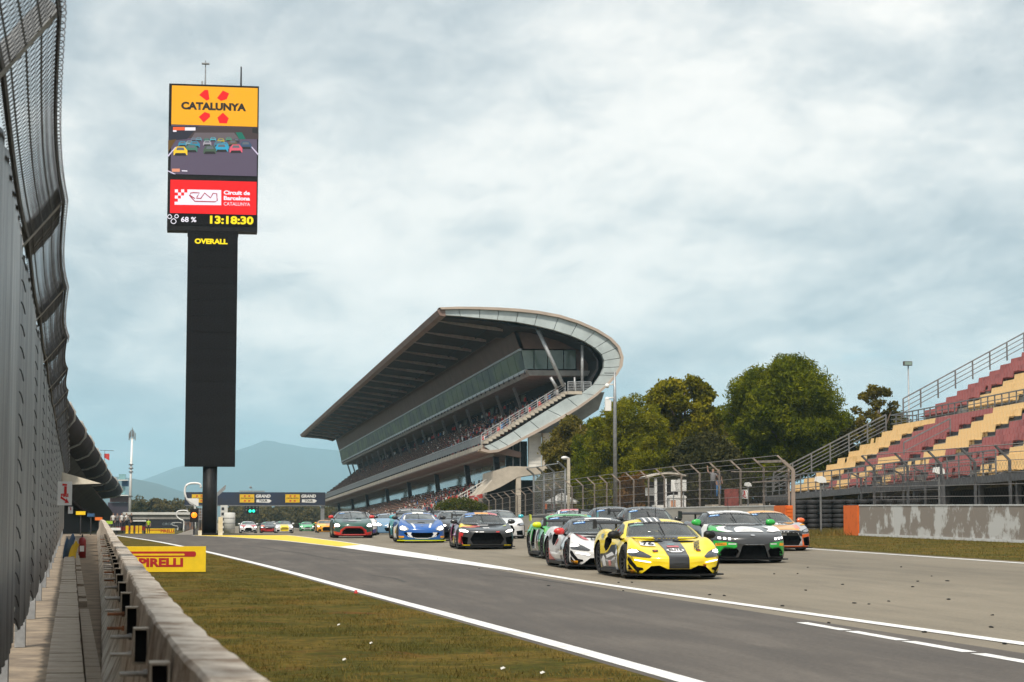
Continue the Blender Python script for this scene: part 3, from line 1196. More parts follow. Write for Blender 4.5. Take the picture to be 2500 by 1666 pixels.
for i, (poly, c) in enumerate(pics):
    mname = "led_pic_%d_%d_%d" % tuple(int(v * 1000) for v in c)
    flat([cpoly(poly)], 'picture_shape', led(mname, c, .8), y=.016 - .0012 * i / 10 - .004)
# circuit panel
screen('circuit_screen', 1008, 1262, LED_RED)
flat([cpoly([(243, 1075), (502, 1080), (502, 1196), (145, 1192), (145, 1169), (170, 1169), (170, 1145), (193, 1145), (193, 1122), (218, 1122), (218, 1099), (243, 1099)])] +
     [cpoly([(a, b_), (a + 24, b_), (a + 24, b_ + 23), (a, b_ + 23)]) for a, b_ in ((147, 1075), (195, 1075), (171, 1099), (147, 1122))], 'circuit_emblem', LED_W)
trk = [(300, 1145), (262, 1120), (268, 1103), (290, 1100), (335, 1102), (318, 1130), (312, 1142), (345, 1145), (375, 1103), (420, 1140), (440, 1105), (468, 1108), (472, 1160), (455, 1170), (300, 1166), (285, 1150), (258, 1118)]
b = MB()
q = [tpc(*p) for p in trk]
b.tube([(x_, .004, z_) for x_, z_ in q], .032, 5)
b.build('circuit_outline', LED_MAROON, tower)
for s_, cy, hp, bo_ in (('Circuit de', 1101, 32, .022), ('Barcelona', 1143, 32, .022), ('CATALUNYA', 1187, 26, 0)):
    lx, lz = tpc(622, cy)
    text_on(s_, 'lettering', tower, LED_W, (lx, .008, lz), (1, 0, 0), (0, 0, 1), .5, fit=(tpc(722, 0)[0] - tpc(522, 0)[0], zrow(0) - zrow(hp)), bold=bo_)
# clock row
screen('clock_screen', 1264, 1352, SCR_BLACK)
lx, lz = tpc(583, 1310)
text_on('13:18:30', 'lettering', tower, LED_Y, (lx, .008, lz), (1, 0, 0), (0, 0, 1), .98, fit=(tpc(748, 0)[0] - tpc(417, 0)[0], zrow(0) - zrow(62)), bold=.04)
lx, lz = tpc(253, 1305)
text_on('68 %', 'lettering', tower, LED_W, (lx, .008, lz), (1, 0, 0), (0, 0, 1), .58, fit=(tpc(312, 0)[0] - tpc(195, 0)[0], zrow(0) - zrow(40)), bold=.014)
b = MB()
for cx, cy, s_ in ((107, 1283, 17), (160, 1280, 15), (137, 1318, 21)):
    ring = []
    for t_ in np.linspace(0, 2 * PI, 17):
        rx = math.sin(t_) * s_ * (.95 - .35 * max(0, math.cos(t_)))
        rz = -math.cos(t_) * s_ * .9
        ring.append((cx + rx, cy + rz))
    b.tube([(x_, .006, z_) for x_, z_ in [tpc(*p) for p in ring]], .022, 4)
b.build('drop_symbols', LED_W, tower)
lx, lz = tpc(425, 1473)
text_on('OVERALL', 'lettering', tower, LED_Y, (lx, .0, lz), (1, 0, 0), (0, 0, 1), .60, fit=(tpc(550, 0)[0] - tpc(300, 0)[0], zrow(0) - zrow(40)), bold=.03)
# masts on top
mx, mz = tpc(383, 70)
b = MB().tube([(mx, .6, zcap), (mx, .6, mz)], [.05, .025], 6)
qx, qz = tpc(383, 95)
b.box((qx, .6, qz), (.42, .3, .05))
qx, qz = tpc(357, 230)
b.bar((qx, .6, qz), (qx, .6, qz - .38), .1).bar((qx, .6, qz - .38), (mx, .6, qz - .42), .04)
b.build('antenna', STEEL, tower)
mx, mz = tpc(657, 118)
MB().tube([(mx, .6, zcap), (mx, .6, mz)], [.055, .04], 6).build('antenna', DARKSTEEL, tower)
# pale kerb posts at the tower's foot
CREAM = M("cream_concrete", (.58, .53, .43), .85, var=.1)
for (dx, h, lab) in ((609, 88, 'tall cream concrete post on the right of the video tower foot'), (490, 36, 'short cream concrete post on the left of the video tower foot')):
    p = at(dx if dx > 500 else 490, 1306, 111)
    px_ = {609: 538, 490: 488}[dx]
    p = at(px_, 1305, 110.0)
    hh = {609: 1.0, 490: .27}[dx]
    o = MB().box((0, 0, hh / 2), (.24 if dx == 609 else .2, .3, hh)).build('bollard', CREAM, None, loc=(p.x, 110.0, ground(p.x, 110)))
    o['label'], o['category'] = lab, 'post'

# ================================================================== MAIN GRANDSTAND
GY0, GY1 = 200.0, 480.0
CLAD = M("pale_cladding", (.50, .56, .56), .4, .15, var=.08, scale=.7)
TRIM = M("beige_trim", (.48, .39, .32), .6, var=.08, scale=.5)
FASC = M("brown_fascia", (.235, .155, .13), .55, var=.12, scale=.4)
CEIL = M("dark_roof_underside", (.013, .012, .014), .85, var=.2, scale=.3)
BEAM = M("roof_beam_steel", (.42, .35, .33), .5, var=.1)
SOFF = M("brown_slatted_wall", (.18, .108, .085), .6, var=.1, scale=.5)
GLASSD = M("tree_reflection_glass", (.075, .105, .018), .30, .0, scale=.35, col2=(.010, .017, .004), spec=.08, stretch=(1, .35, 1), contrast=(.42, .58))  # green and near-black noise paints the reflected trees into the glass colour
GLASSP = M("pale_glass", (.28, .36, .31), .08, .0, scale=.25, col2=(.18, .25, .22))
SLABG = M("grey_concrete", (.32, .31, .29), .8, var=.12, scale=.8)
CONCB = M("beige_concrete", (.50, .44, .36), .85, var=.1, scale=.7)
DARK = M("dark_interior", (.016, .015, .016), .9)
RAILM = M("rail_steel", (.45, .46, .47), .45, .4)
WHITEW = M("white_wall", (.66, .66, .63), .7, var=.06, scale=.4)
SEATR = M("red_seat", (.60, .06, .045), .5, var=.15, scale=.6)
SEATW = M("white_seat", (.80, .74, .68), .5, var=.1)


def gs(cx, cy, Y=GY0):
    q = at(700 + cx * .36124, 720 + cy * .36136, Y)
    return q.x, q.z


GROUND0 = ground(28, GY0)
stand = thing('grandstand', 'big modern grandstand with a dark curved cantilever roof and a crowd on two tiers', 'grandstand', (28, GY0, GROUND0))


def shear(x, y, z):
    k = .013 - .009 * min(1, max(0, (z - 8) / 13))
    return Vector((x - 28, y - GY0, z - k * (y - GY0) - GROUND0))


def extr(poly, y0, y1, name, mat_, parent=stand, smooth=False, n=1, closed=True):
    """profile polygon (X,Z world) extruded along the straight, following the stand's fall"""
    b_ = MB()
    ys_ = np.linspace(y0, y1, n + 1)
    m = len(poly)
    vs_ = [shear(x, y, z) for y in ys_ for x, z in poly]
    fs = []
    for i in range(n):
        for j in range(m if closed else m - 1):
            k = (j + 1) % m
            fs.append((i * m + j, i * m + k, (i + 1) * m + k, (i + 1) * m + j))
    if closed:
        fs.append(tuple(range(m - 1, -1, -1)))
        fs.append(tuple(n * m + j for j in range(m)))
    b_.add(vs_, fs)
    return b_.build(name, mat_, parent, smooth)


pairs = [((1040, 104), (1062, 140)), ((1160, 101), (1170, 147)), ((1300, 104), (1300, 160)), ((1430, 110), (1420, 172)), ((1560, 119), (1545, 186)), ((1690, 133), (1670, 209)), ((1830, 158), (1800, 240)), ((1960, 198), (1915, 277)), ((2080, 250), (2010, 318)), ((2170, 305), (2080, 362)), ((2225, 362), (2125, 405)), ((2248, 430), (2140, 447)), ((2240, 490), (2138, 495)), ((2205, 548), (2115, 545)), ((2150, 610), (2070, 610)), ((2070, 680), (1990, 668)), ((1960, 757), (1890, 700)), ((1850, 822), (1760, 780)), ((1700, 905), (1640, 855)), ((1580, 970), (1530, 925)), ((1490, 1020), (1430, 983)), ((1430, 1046), (1370, 1012)), ((1370, 1053), (1330, 1024))]
outer = [gs(*a) for a, b in pairs]
inner = [gs(*b) for a, b in pairs]
for i in range(len(pairs) - 1):
    g_ = .03
    def lp(a, b, t):
        return (a[0] + (b[0] - a[0]) * t, a[1] + (b[1] - a[1]) * t)
    L_ = math.hypot(outer[i + 1][0] - outer[i][0], outer[i + 1][1] - outer[i][1])
    t0, t1 = g_ / L_, 1 - g_ / L_
    q = [lp(outer[i], outer[i + 1], t0), lp(outer[i], outer[i + 1], t1), lp(inner[i], inner[i + 1], t1), lp(inner[i], inner[i + 1], t0)]
    extr(q, GY0 - .45, GY0 + .3, 'cladding_panel', CLAD)
# outer skin with beige rim
cen = gs(1600, 600)


def off(p, d):
    v = Vector((p[0] - cen[0], p[1] - cen[1])).normalized()
    return (p[0] + v.x * d, p[1] + v.y * d)


rim = outer + [gs(1310, 1040)]
rim_o = [off(p, .30) for p in rim]
b = MB()
for i in range(len(rim) - 1):
    for (ya, yb) in ((GY0 - .8, GY0 + 1.2),):
        poly = [rim[i], rim[i + 1], rim_o[i + 1], rim_o[i]]
        b.add([shear(x, ya, z) for x, z in poly] + [shear(x, yb, z) for x, z in poly], [(0, 1, 2, 3), (7, 6, 5, 4), (0, 4, 5, 1), (2, 6, 7, 3)])
b.build('rim', TRIM, stand)
b = MB()
skin = [off(p, -.02) for p in outer]
b.grid(lambda y, i: shear(skin[int(i)][0], y, skin[int(i)][1]), np.linspace(GY0 + .3, GY1, 15), range(len(skin)))
b.build('roof_skin', SLABG, stand, True)
# roof underside, front fascia, cross beams
ce = [gs(1070, 150), gs(1300, 172), gs(1420, 186), gs(1530, 215)]
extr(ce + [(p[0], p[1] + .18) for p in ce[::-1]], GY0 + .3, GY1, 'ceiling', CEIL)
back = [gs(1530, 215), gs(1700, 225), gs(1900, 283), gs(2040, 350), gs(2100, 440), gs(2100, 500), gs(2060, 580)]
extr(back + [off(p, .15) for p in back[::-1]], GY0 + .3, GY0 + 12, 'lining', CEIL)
fa = [gs(1012, 108), gs(1040, 97), gs(1068, 104), gs(1070, 150), gs(1030, 142)]
extr(fa, GY0 - .5, GY1, 'fascia', FASC)
for i in range(23):
    y = GY0 + 4 + i * 12.2
    b = MB()
    pts = [gs(1050, 152), gs(1150, 172), gs(1300, 196), gs(1420, 212), gs(1500, 222)]
    top = [(p[0], p[1] + .34) for p in pts]
    for a in range(len(pts) - 1):
        poly = [pts[a], pts[a + 1], top[a + 1], top[a]]
        b.add([shear(x, y - .07, z) for x, z in poly] + [shear(x, y + .07, z) for x, z in poly],
              [(3, 2, 1, 0), (4, 5, 6, 7), (0, 1, 5, 4)])
    b.build('roof_beam', BEAM, stand)
    if i < 22:
        b = MB()
        for f_ in (.33, .68):
            a = pts[1] if f_ < .5 else pts[3]
            b.bar(shear(a[0], y + .2, a[1] + .35), shear(a[0], y + 12.0, a[1] + .35), .15, .3)
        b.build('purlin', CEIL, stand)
# brown slatted wall over the box windows
ya = GY0 + 5
sp = [gs(1526, 218, ya), gs(1576, 362, ya)]
extr([sp[0], sp[1], (sp[1][0] + .4, sp[1][1]), (sp[0][0] + .4, sp[0][1])], ya, GY1, 'slatted_wall', SOFF, n=8)
b = MB()
for i in range(16):
    t = i / 16
    x = sp[0][0] + (sp[1][0] - sp[0][0]) * t - .03
    z = sp[0][1] + (sp[1][1] - sp[0][1]) * t
    b.bar(shear(x, ya, z), shear(x, GY1, z), .05, .05)
b.build('slat_ribs', SOFF, stand, kind='stuff')
poly = [gs(*p, ya) for p in [(1526, 218), (1576, 362), (1955, 368), (1962, 520), (2075, 520), (2100, 470), (2085, 400), (1980, 320), (1800, 255), (1650, 222)]]
b = MB()
n = len(poly)
b.add([shear(x, ya, z) for x, z in poly], [tuple(range(n))]).add([shear(x, ya + .3, z) for x, z in poly], [tuple(range(n - 1, -1, -1))])
b.build('end_wall', SOFF, stand)
# glass band: panes
g0, g1 = gs(1580, 368, ya), gs(1616, 512, ya)
ny = 56
for i in range(ny):
    y0_, y1_ = ya + .1 + (GY1 - ya) * i / ny, ya + (GY1 - ya) * (i + 1) / ny - .08
    extr([g0, g1, (g1[0] + .08, g1[1]), (g0[0] + .08, g0[1])], y0_, y1_, 'window_pane', GLASSD)
b = MB()
for (g_, w_) in ((g0, .22), (g1, .3)):
    b.bar(shear(g_[0] + .02, ya, g_[1]), shear(g_[0] + .02, GY1, g_[1]), w_, w_)
b.build('window_frame', RAILM, stand)
for i, (cxa, cxb) in enumerate([(1586, 1668), (1674, 1760), (1766, 1868), (1874, 1952)]):
    q = [gs(cxa + (0 if i else 0), 374, ya), gs(cxb, 374, ya), gs(cxb, 500, ya), gs(cxa + (26 if i == 0 else 0), 500, ya)]
    b = MB()
    b.add([shear(x, ya - .03, z) for x, z in q] + [shear(x, ya + .05, z) for x, z in q], [(3, 2, 1, 0), (4, 5, 6, 7), (0, 1, 5, 4), (1, 2, 6, 5), (2, 3, 7, 6), (3, 0, 4, 7)])
    b.build('end_window_pane', GLASSP, stand)
# slab below the boxes
s0 = [gs(1612, 512, ya), gs(1632, 548, ya), gs(2060, 550, ya), gs(2060, 516, ya)]
extr(s0, ya - 1.0, GY1, 'box_floor', SLABG)
b = MB()
for i in range(75):
    y = ya + i * 3.65
    p = gs(1618, 522, ya)
    b.bar(shear(p[0] - .12, y, p[1]), shear(p[0] - .12, y + .3, p[1]), .12, .4)
b.build('drip_brackets', DARKSTEEL, stand, kind='stuff')
# upper tier
R0 = (28.75, 8.75)
R1 = (36.9, 13.95)
NR = 12
tread, rise = (R1[0] - R0[0]) / NR, (R1[1] - R0[1]) / NR
poly = []
for i in range(NR):
    poly += [(R0[0] + tread * i, R0[1] + rise * i), (R0[0] + tread * (i + 1), R0[1] + rise * i)]
poly += [(R1[0], R1[1]), (R1[0] + 1.6, R1[1]), (R1[0] + 1.6, 12.5), (R0[0] + 1, 7.6)]
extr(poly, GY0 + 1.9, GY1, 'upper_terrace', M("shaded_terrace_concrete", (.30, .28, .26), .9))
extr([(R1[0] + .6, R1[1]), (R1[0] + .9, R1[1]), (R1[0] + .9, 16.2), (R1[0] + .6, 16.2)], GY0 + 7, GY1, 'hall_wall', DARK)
for i in range(20):
    y = GY0 + 14 + i * 13
    a, c = shear(33.6, y, 15.5), shear(34.7, y, 12.6)
    MB().bar(a, c, .22, .3).build('leaning_column', M("painted_column", (.16, .155, .15), .6), stand)
# hospitality banners hanging in the hall
for i in range(8):
    y = GY0 + 30 + i * 26
    p = shear(R1[0] + .4, y, 15.1)
    MB().box(p, (.06, 3.2, 1.5)).build('hanging_banner', GLASSP, stand)
# balcony front
fx = R0[0] - .5
extr([(fx, 8.62), (fx - .02, 8.12), (fx + .4, 7.95), (fx + 4, 7.35), (fx + 4, 7.9), (fx + 1.2, 8.62)], GY0 + .5, GY1, 'balcony_slab', FASC)
extr([(fx - .06, 8.66), (fx - .06, 8.22), (fx - .005, 8.22), (fx - .005, 8.66)], GY0 + .2, GY1, 'balcony_edge', CONCB)
extr([(fx + .02, 8.85), (fx + .02, 9.55), (fx + .05, 9.55), (fx + .05, 8.85)], GY0 + 2, GY1, 'balcony_screen', M("perforated_steel", (.20, .185, .18), .5, .3, var=.15, scale=2))


def railing(pts, h, nbar, spacing, name, mat_, parent, r=.03, post_r=.035, tf=None):
    """posts as parts, rails joined"""
    tf = tf or (lambda p: p)
    b_ = MB()
    for a, c in zip(pts[:-1], pts[1:]):
        a, c = Vector(a), Vector(c)
        n_ = max(1, int((c - a).length / spacing))
        for i_ in range(n_ + 1):
            p = a.lerp(c, i_ / n_)
            MB().bar(tf(p), tf(p + Vector((0, 0, h))), post_r * 2).build('rail_post', mat_, parent)
        for k_ in range(nbar):
            hh = h * (k_ + 1) / nbar
            b_.bar(tf(a + Vector((0, 0, hh))), tf(c + Vector((0, 0, hh))), r * 2 * (1.3 if k_ == nbar - 1 else .8))
    return b_.build(name, mat_, parent)


T = lambda p: shear(p[0], p[1], p[2])
railing([(fx + .1, GY0 + 2, 8.62), (fx + .1, GY0 + 80, 8.62)], 1.05, 3, 2.4, 'railing', RAILM, stand, tf=T)
extr([(fx + .05, 9.62), (fx + .15, 9.62), (fx + .15, 9.70), (fx + .05, 9.70)], GY0 + 80, GY1, 'railing', RAILM)
# end stair with railing
ns = 22
sa, sb = gs(1335, 1000), gs(1905, 652)
for i in range(ns):
    t = i / ns
    x, z = sa[0] + (sb[0] - sa[0]) * t, sa[1] + (sb[1] - sa[1]) * (i + 1) / ns
    w = (sb[0] - sa[0]) / ns
    MB().box(shear(x + w / 2, GY0 + .95, z - .16), (w + .08, 2.0, .3)).build('step', CONCB, stand)
la, lb = gs(1895, 652), gs(1990, 652)
MB().box(shear((la[0] + lb[0]) / 2, GY0 + 1.2, la[1] - .16), (lb[0] - la[0], 3.4, .32)).build('landing', CONCB, stand)
railing([(sa[0], GY0 + 1.9, sa[1]), (sb[0], GY0 + 1.9, sb[1])], 1.0, 4, 1.1, 'stair_railing', RAILM, stand, tf=T)
railing([(sb[0], GY0 + .4, sb[1]), (gs(2062, 640)[0], GY0 + .4, sb[1])], 1.0, 6, .8, 'landing_railing', RAILM, stand, tf=T)
# struts that carry the roof end
for a, c, r_ in (((1700, 212), (1885, 615), .2), ((2010, 300), (2010, 645), .16), ((1795, 552), (1838, 628), .16), ((1958, 552), (1958, 640), .1)):
    pa, pc = gs(*a), gs(*c)
    MB().tube([shear(pa[0], GY0 + 1.0, pa[1]), shear(pc[0], GY0 + 1.0, pc[1])], r_, 10).build('strut', RAILM, stand, True)
# base: pale wall, columns, lower tier
extr([(31.9, 3.5), (32.1, 3.5), (32.3, 7.9), (32.1, 7.9)], GY0 + 3, GY1, 'lower_glazing', GLASSP)
for y in (206, 229, 259, 294, 329, 369, 405, 445):
    b = MB()
    b.bar(shear(30.9, y, 4.0), shear(30.4, y, 7.9), .55, .7)
    b.build('column', DARKSTEEL, stand)
L0, L1 = (27.1, 2.1), (30.9, 4.7)
NL = 8
lt, lr = (L1[0] - L0[0]) / NL, (L1[1] - L0[1]) / NL
poly = []
for i in range(NL):
    poly += [(L0[0] + lt * i, L0[1] + lr * i), (L0[0] + lt * (i + 1), L0[1] + lr * i)]
poly += [L1, (32.0, L1[1]), (32.0, -2.2), (L0[0], -2.2)]
extr(poly, GY0 + 8, GY1, 'lower_terrace', SLABG)
railing([(L1[0] + .1, GY0 + 3, 5.3), (L0[0] - .6, GY0 + 6, 2.6)], 1.0, 3, 1.2, 'stair_railing', M("white_rail", (.7, .68, .64), .5), stand, tf=T)
q = [gs(1388, 1252), gs(1390, 1195), gs(1500, 1160), gs(1740, 1165), gs(1740, 1205), gs(1560, 1232), gs(1440, 1300), gs(1385, 1325), gs(1300, 1350)]
b = MB()
b.prism(q[::-1], lambda x, z: shear(x, GY0 - .5, z), lambda x, z: shear(x, GY0 + 7, z))
b.build('stair_base', CONCB, stand)
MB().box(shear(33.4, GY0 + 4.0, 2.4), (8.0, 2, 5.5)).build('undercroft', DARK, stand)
for cx in (1562, 1890):
    p = gs(cx, 1260)
    MB().box(shear(p[0], GY0 - .2, (p[1] - 1.2) / 2 + 1.6), (.5, .5, p[1] + 1.0)).build('support_column', CONCB, stand)
q0, q1 = gs(1495, 985), gs(1640, 1162)
MB().box(shear((q0[0] + q1[0]) / 2, GY0 + 1.5, (q0[1] + q1[1]) / 2), (q1[0] - q0[0], .2, q0[1] - q1[1])).build('dark_glazing', M("dark_glass", (.02, .03, .035), .1, var=.2), stand)
for i in range(2):
    MB().box(shear(q0[0] + (q1[0] - q0[0]) * (i + 1) / 3, GY0 + 1.36, (q0[1] + q1[1]) / 2), (.06, .06, q0[1] - q1[1])).build('mullion', RAILM, stand)
q0, q1 = gs(1644, 930), gs(1732, 1164)
MB().box(shear((q0[0] + q1[0]) / 2, GY0 + 1.2, (q0[1] + q1[1]) / 2 - .2), (q1[0] - q0[0], .5, q0[1] - q1[1] + .4)).build('end_block', WHITEW, stand)
for i in range(9):
    z = q1[1] + (q0[1] - q1[1]) * i / 9
    MB().box(shear((q0[0] + q1[0]) / 2, GY0 + .93, z + .16), (q1[0] - q0[0] - .05, .04, .33)).build('cladding_board', WHITEW, stand)
q0, q1 = gs(1733, 935), gs(1775, 1175)
MB().box(shear((q0[0] + q1[0]) / 2, GY0 + .5, (q0[1] + q1[1]) / 2), (q1[0] - q0[0], .8, q0[1] - q1[1])).build('pier', CONCB, stand)
q0, q1 = gs(1777, 925), gs(2050, 1260)
MB().box(shear((q0[0] + q1[0]) / 2, GY0 + 2.6, (q0[1] + q1[1]) / 2), (q1[0] - q0[0], .3, q0[1] - q1[1])).build('end_block', WHITEW, stand)
q0, q1 = gs(1780, 1000), gs(1850, 1082)
wch, hch = (q1[0] - q0[0]) / 4, (q0[1] - q1[1]) / 4
for i in range(4):
    for j in range(4):
        if (i + j) % 2 == 0 or j == 3:
            MB().box(shear(q0[0] + wch * (i + .5), GY0 + 2.43, q0[1] - hch * (j + .5)), (wch, .02, hch)).build('checker_square', M("checker_red", (.62, .05, .03), .5), stand)
poly = [gs(*p) for p in [(1640, 930), (1830, 870), (1990, 760), (2140, 640), (2200, 640), (2160, 760), (1900, 930)]]
b = MB()
b.prism(poly[::-1], lambda x, z: shear(x, GY0 + 4, z), lambda x, z: shear(x, GY0 + 9, z))
b.build('rear_wall', SLABG, stand)

# seats: bench rows broken into seats, joined (too small to pick apart)
br, bw = MB(), MB()


def seat_row(x, z, y0, y1, frac_w):
    y = y0
    while y < y1:
        (bw if rnd.random() < frac_w else br).box(shear(x, y, z + .22), (.36, .82, .44))
        y += .9


for i in range(NR):
    seat_row(R0[0] + tread * (i + .55), R0[1] + rise * i, GY0 + 2.5, GY0 + 130, .35)
for i in range(NL):
    seat_row(L0[0] + lt * (i + .55), L0[1] + lr * i, GY0 + 9, GY0 + 130, .55)
br.build('red_seats', SEATR, stand, kind='stuff')
bw.build('white_seats', SEATW, stand, kind='stuff')

# ------------------------------------------------------------------ spectators
SKIN = M("skin", (.42, .25, .18), .6, var=.15)
HAIR = M("hair", (.03, .02, .015), .7)
CLOTH = [M("shirt_" + n_, c, .8, var=.1) for n_, c in (('black', (.015, .015, .018)), ('navy', (.02, .03, .07)), ('white', (.76, .74, .72)), ('red', (.58, .05, .04)), ('grey', (.24, .24, .25)), ('maroon', (.20, .04, .045)), ('brown', (.20, .13, .09)), ('blue', (.07, .22, .48)))]
TROU = M("dark_trousers", (.022, .024, .032), .85)


def sitter(bm_, o, shirt, tf=lambda p: p, face=-1):
    """seated spectator facing -x: one closed lathe-like body with lap and head"""
    ox, oy, oz = o
    j = rnd.uniform(-.05, .05)
    prof = [(.16, .40, .20), (.20, .55, .21), (.17, .80, .20), (.19, .95, .22), (.07, 1.02, .08), (.06, 1.06, .06), (.10, 1.14, .08), (.105, 1.22, .085), (.06, 1.29, .06)]
    ring = []
    for (rx, h, ry) in prof:
        for k_ in range(6):
            a = 2 * PI * k_ / 6
            ring.append(tf((ox + rx * math.cos(a) * .8 + j * (h - .4), oy + ry * math.sin(a), oz + h)))
    o_ = len(bm_.v)
    bm_.v.extend(tuple(p) for p in ring)
    for i_ in range(len(prof) - 1):
        for k_ in range(6):
            k2 = (k_ + 1) % 6
            bm_.f.append((o_ + i_ * 6 + k_, o_ + i_ * 6 + k2, o_ + (i_ + 1) * 6 + k2, o_ + (i_ + 1) * 6 + k_))
            bm_.m.append(shirt if i_ < 4 else (8 if i_ < 6 else 9))
    e = len(prof) - 1
    bm_.f.append(tuple(o_ + e * 6 + k_ for k_ in range(6)))
    bm_.m.append(9)
    x0_, x1_ = ox - .46, ox + .12
    vs_ = [(x0_, oy - .17, oz + .36), (x1_, oy - .19, oz + .36), (x1_, oy + .19, oz + .36), (x0_, oy + .17, oz + .36), (x0_, oy - .15, oz + .52), (x1_, oy - .19, oz + .54), (x1_, oy + .19, oz + .54), (x0_, oy + .15, oz + .52), (x0_ + .02, oy - .15, oz), (x0_ + .02, oy + .15, oz), (x0_ + .14, oy + .15, oz), (x0_ + .14, oy - .15, oz)]
    bm_.add([tf(p) for p in vs_], [(4, 5, 6, 7), (0, 4, 7, 3), (0, 1, 5, 4), (3, 7, 6, 2), (8, 0, 3, 9), (9, 3, 2, 10), (8, 11, 1, 0)], 10)


ORD = ['first', 'second', 'third', 'fourth', 'fifth', 'sixth', 'seventh', 'eighth', 'ninth', 'tenth', 'eleventh', 'twelfth', 'thirteenth', 'fourteenth', 'fifteenth', 'sixteenth', 'seventeenth', 'eighteenth', 'nineteenth', 'twentieth', 'twenty-first', 'twenty-second', 'twenty-third', 'twenty-fourth', 'twenty-fifth', 'twenty-sixth']
CM = CLOTH + [SKIN, HAIR, TROU]
PM = [MB() for _ in range(16)]
for i, b in enumerate(PM):
    sitter(b, (0, 0, 0), [0, 0, 1, 4, 3, 2, 6, 2, 5, 1, 7, 4, 6, 2, 3, 3][i])
person_me = [b.mesh('person', CM, True) for b in PM]
crowd = MB()
nind = 0
spots = []
for i in range(NR):
    for y in np.arange(GY0 + 3, GY1 - 4, .75):
        dens = .30 + .5 * min(1, (y - GY0) / 90) + .1 * (i < 4)
        if y < GY0 + 40:
            dens *= .45
        if rnd.random() < dens:
            spots.append((R0[0] + tread * (i + .6), y + rnd.uniform(-.15, .15), R0[1] + rise * i))
for i in range(NL):
    for y in np.arange(GY0 + 10, GY1 - 4, .75):
        dens = .12 + .62 * min(1, max(0, (y - GY0 - 15) / 70))
        if i > 5:
            dens = max(dens, .5)
        if rnd.random() < dens:
            spots.append((L0[0] + lt * (i + .6), y + rnd.uniform(-.15, .15), L0[1] + lr * i))
for i, y in enumerate(np.arange(GY0 + 18, GY0 + 200, 2.2)):
    if rnd.random() < .5:
        spots.append((R1[0] - .3, y, R1[1] + .2))
spots.sort(key=lambda p: p[1])
for s_ in spots:
    if nind < 290:
        p = shear(*s_) + Vector((28, GY0, GROUND0))
        o = put('person', person_me[0], None, p)
        pm_i = rnd.randrange(16)
        o.data = person_me[pm_i]
        up_ = s_[2] > 8
        row = int(round((s_[0] - (R0[0] + tread * .6)) / tread)) if up_ else int(round((s_[0] - (L0[0] + lt * .6)) / lt))
        shade_ = ['black', 'black', 'navy', 'grey', 'red', 'white', 'brown', 'white', 'maroon', 'navy', 'blue', 'grey', 'brown', 'white', 'red', 'red'][pm_i]
        o['label'] = 'spectator in a %s top, %s row of the %s tier of the curved grandstand' % (shade_, ORD[max(0, row)], 'upper' if up_ else 'lower')
        o['category'], o['group'] = 'person', 'spectators seated in the big grandstand'
        nind += 1
    else:
        sitter(crowd, s_, rnd.choice([0, 1, 5, 3, 4, 6, 2, 2, 3, 7, 2]), lambda p: shear(*p) + Vector((28, GY0, GROUND0)))
crowd.build('crowd', CM, None, True, kind='stuff', label='dense crowd seated along the far part of the big grandstand')

# ================================================================== OPEN GRANDSTAND ON THE RIGHT
SEAT_Y = M("yellow_seat", (.76, .52, .235), .5, scale=.8, col2=(.62, .40, .15), detail=7, contrast=(.3, .5))
SEAT_R = M("faded_red_seat", (.37, .105, .095), .5, scale=.8, col2=(.23, .06, .055), detail=7, contrast=(.3, .55))
GALVD = M("grey_stand_steel", (.13, .13, .135), .55, .3, var=.15)
GALVR = M("stand_rail_steel", (.22, .22, .22), .5, .4, var=.12)
CONCG = M("stand_concrete", (.24, .225, .205), .9, var=.18, scale=.8)
SY0, SY1 = 123.0, 62.0
SLOPE = .0155
RX0, RZ0, TR, RI = 36.75, 2.62, .747, .428
NROW = 10
UX0, UZ0 = 45.6, 7.45
NUP = 12
GR = ground(36, SY0)
rst = thing('open_grandstand', 'open roofless grandstand with faded yellow and dark red seats and grey railings', 'grandstand', (RX0, SY0, GR))


def rs(x, y, z):
    return Vector((x - RX0, y - SY0, z + SLOPE * (SY0 - y) - GR))


def rext(poly, y0, y1, name, mat_):
    b_ = MB()
    m = len(poly)
    b_.add([rs(x, y0, z) for x, z in poly] + [rs(x, y1, z) for x, z in poly], [tuple(range(m)), tuple(range(2 * m - 1, m - 1, -1))] + [(j, m + j, m + (j + 1) % m, (j + 1) % m) for j in range(m)])
    return b_.build(name, mat_, rst)


poly = []
for i in range(NROW):
    poly += [(RX0 - .1 + TR * i, RZ0 + RI * i), (RX0 - .1 + TR * (i + 1), RZ0 + RI * i)]
xe, ze = RX0 - .1 + TR * NROW, RZ0 + RI * (NROW - 1)
poly += [(xe, ze), (xe, ze - .5), (RX0 + .6, RZ0 - .45)]
rext(poly, SY0, SY1, 'lower_terrace', CONCG)
rext([(RX0 - 1.2, RZ0), (RX0 - 1.2, RZ0 - .35), (RX0 - .1, RZ0 - .35), (RX0 - .1, RZ0)], SY0 + .4, SY1, 'front_walkway', GALVD)
rext([(xe + .02, ze + .3), (UX0 - .1, ze + .3), (UX0 - .1, ze - .2), (xe + .02, ze - .2)], SY0 + .5, SY1, 'middle_walkway', DARKSTEEL)
poly = []
for i in range(NUP):
    poly += [(UX0 - .1 + TR * i, UZ0 + RI * i), (UX0 - .1 + TR * (i + 1), UZ0 + RI * i)]
poly += [(UX0 - .1 + TR * NUP, UZ0 + RI * (NUP - 1) - .5), (UX0 - .1, UZ0 - .6)]
rext(poly, SY0, SY1, 'upper_terrace', CONCG)
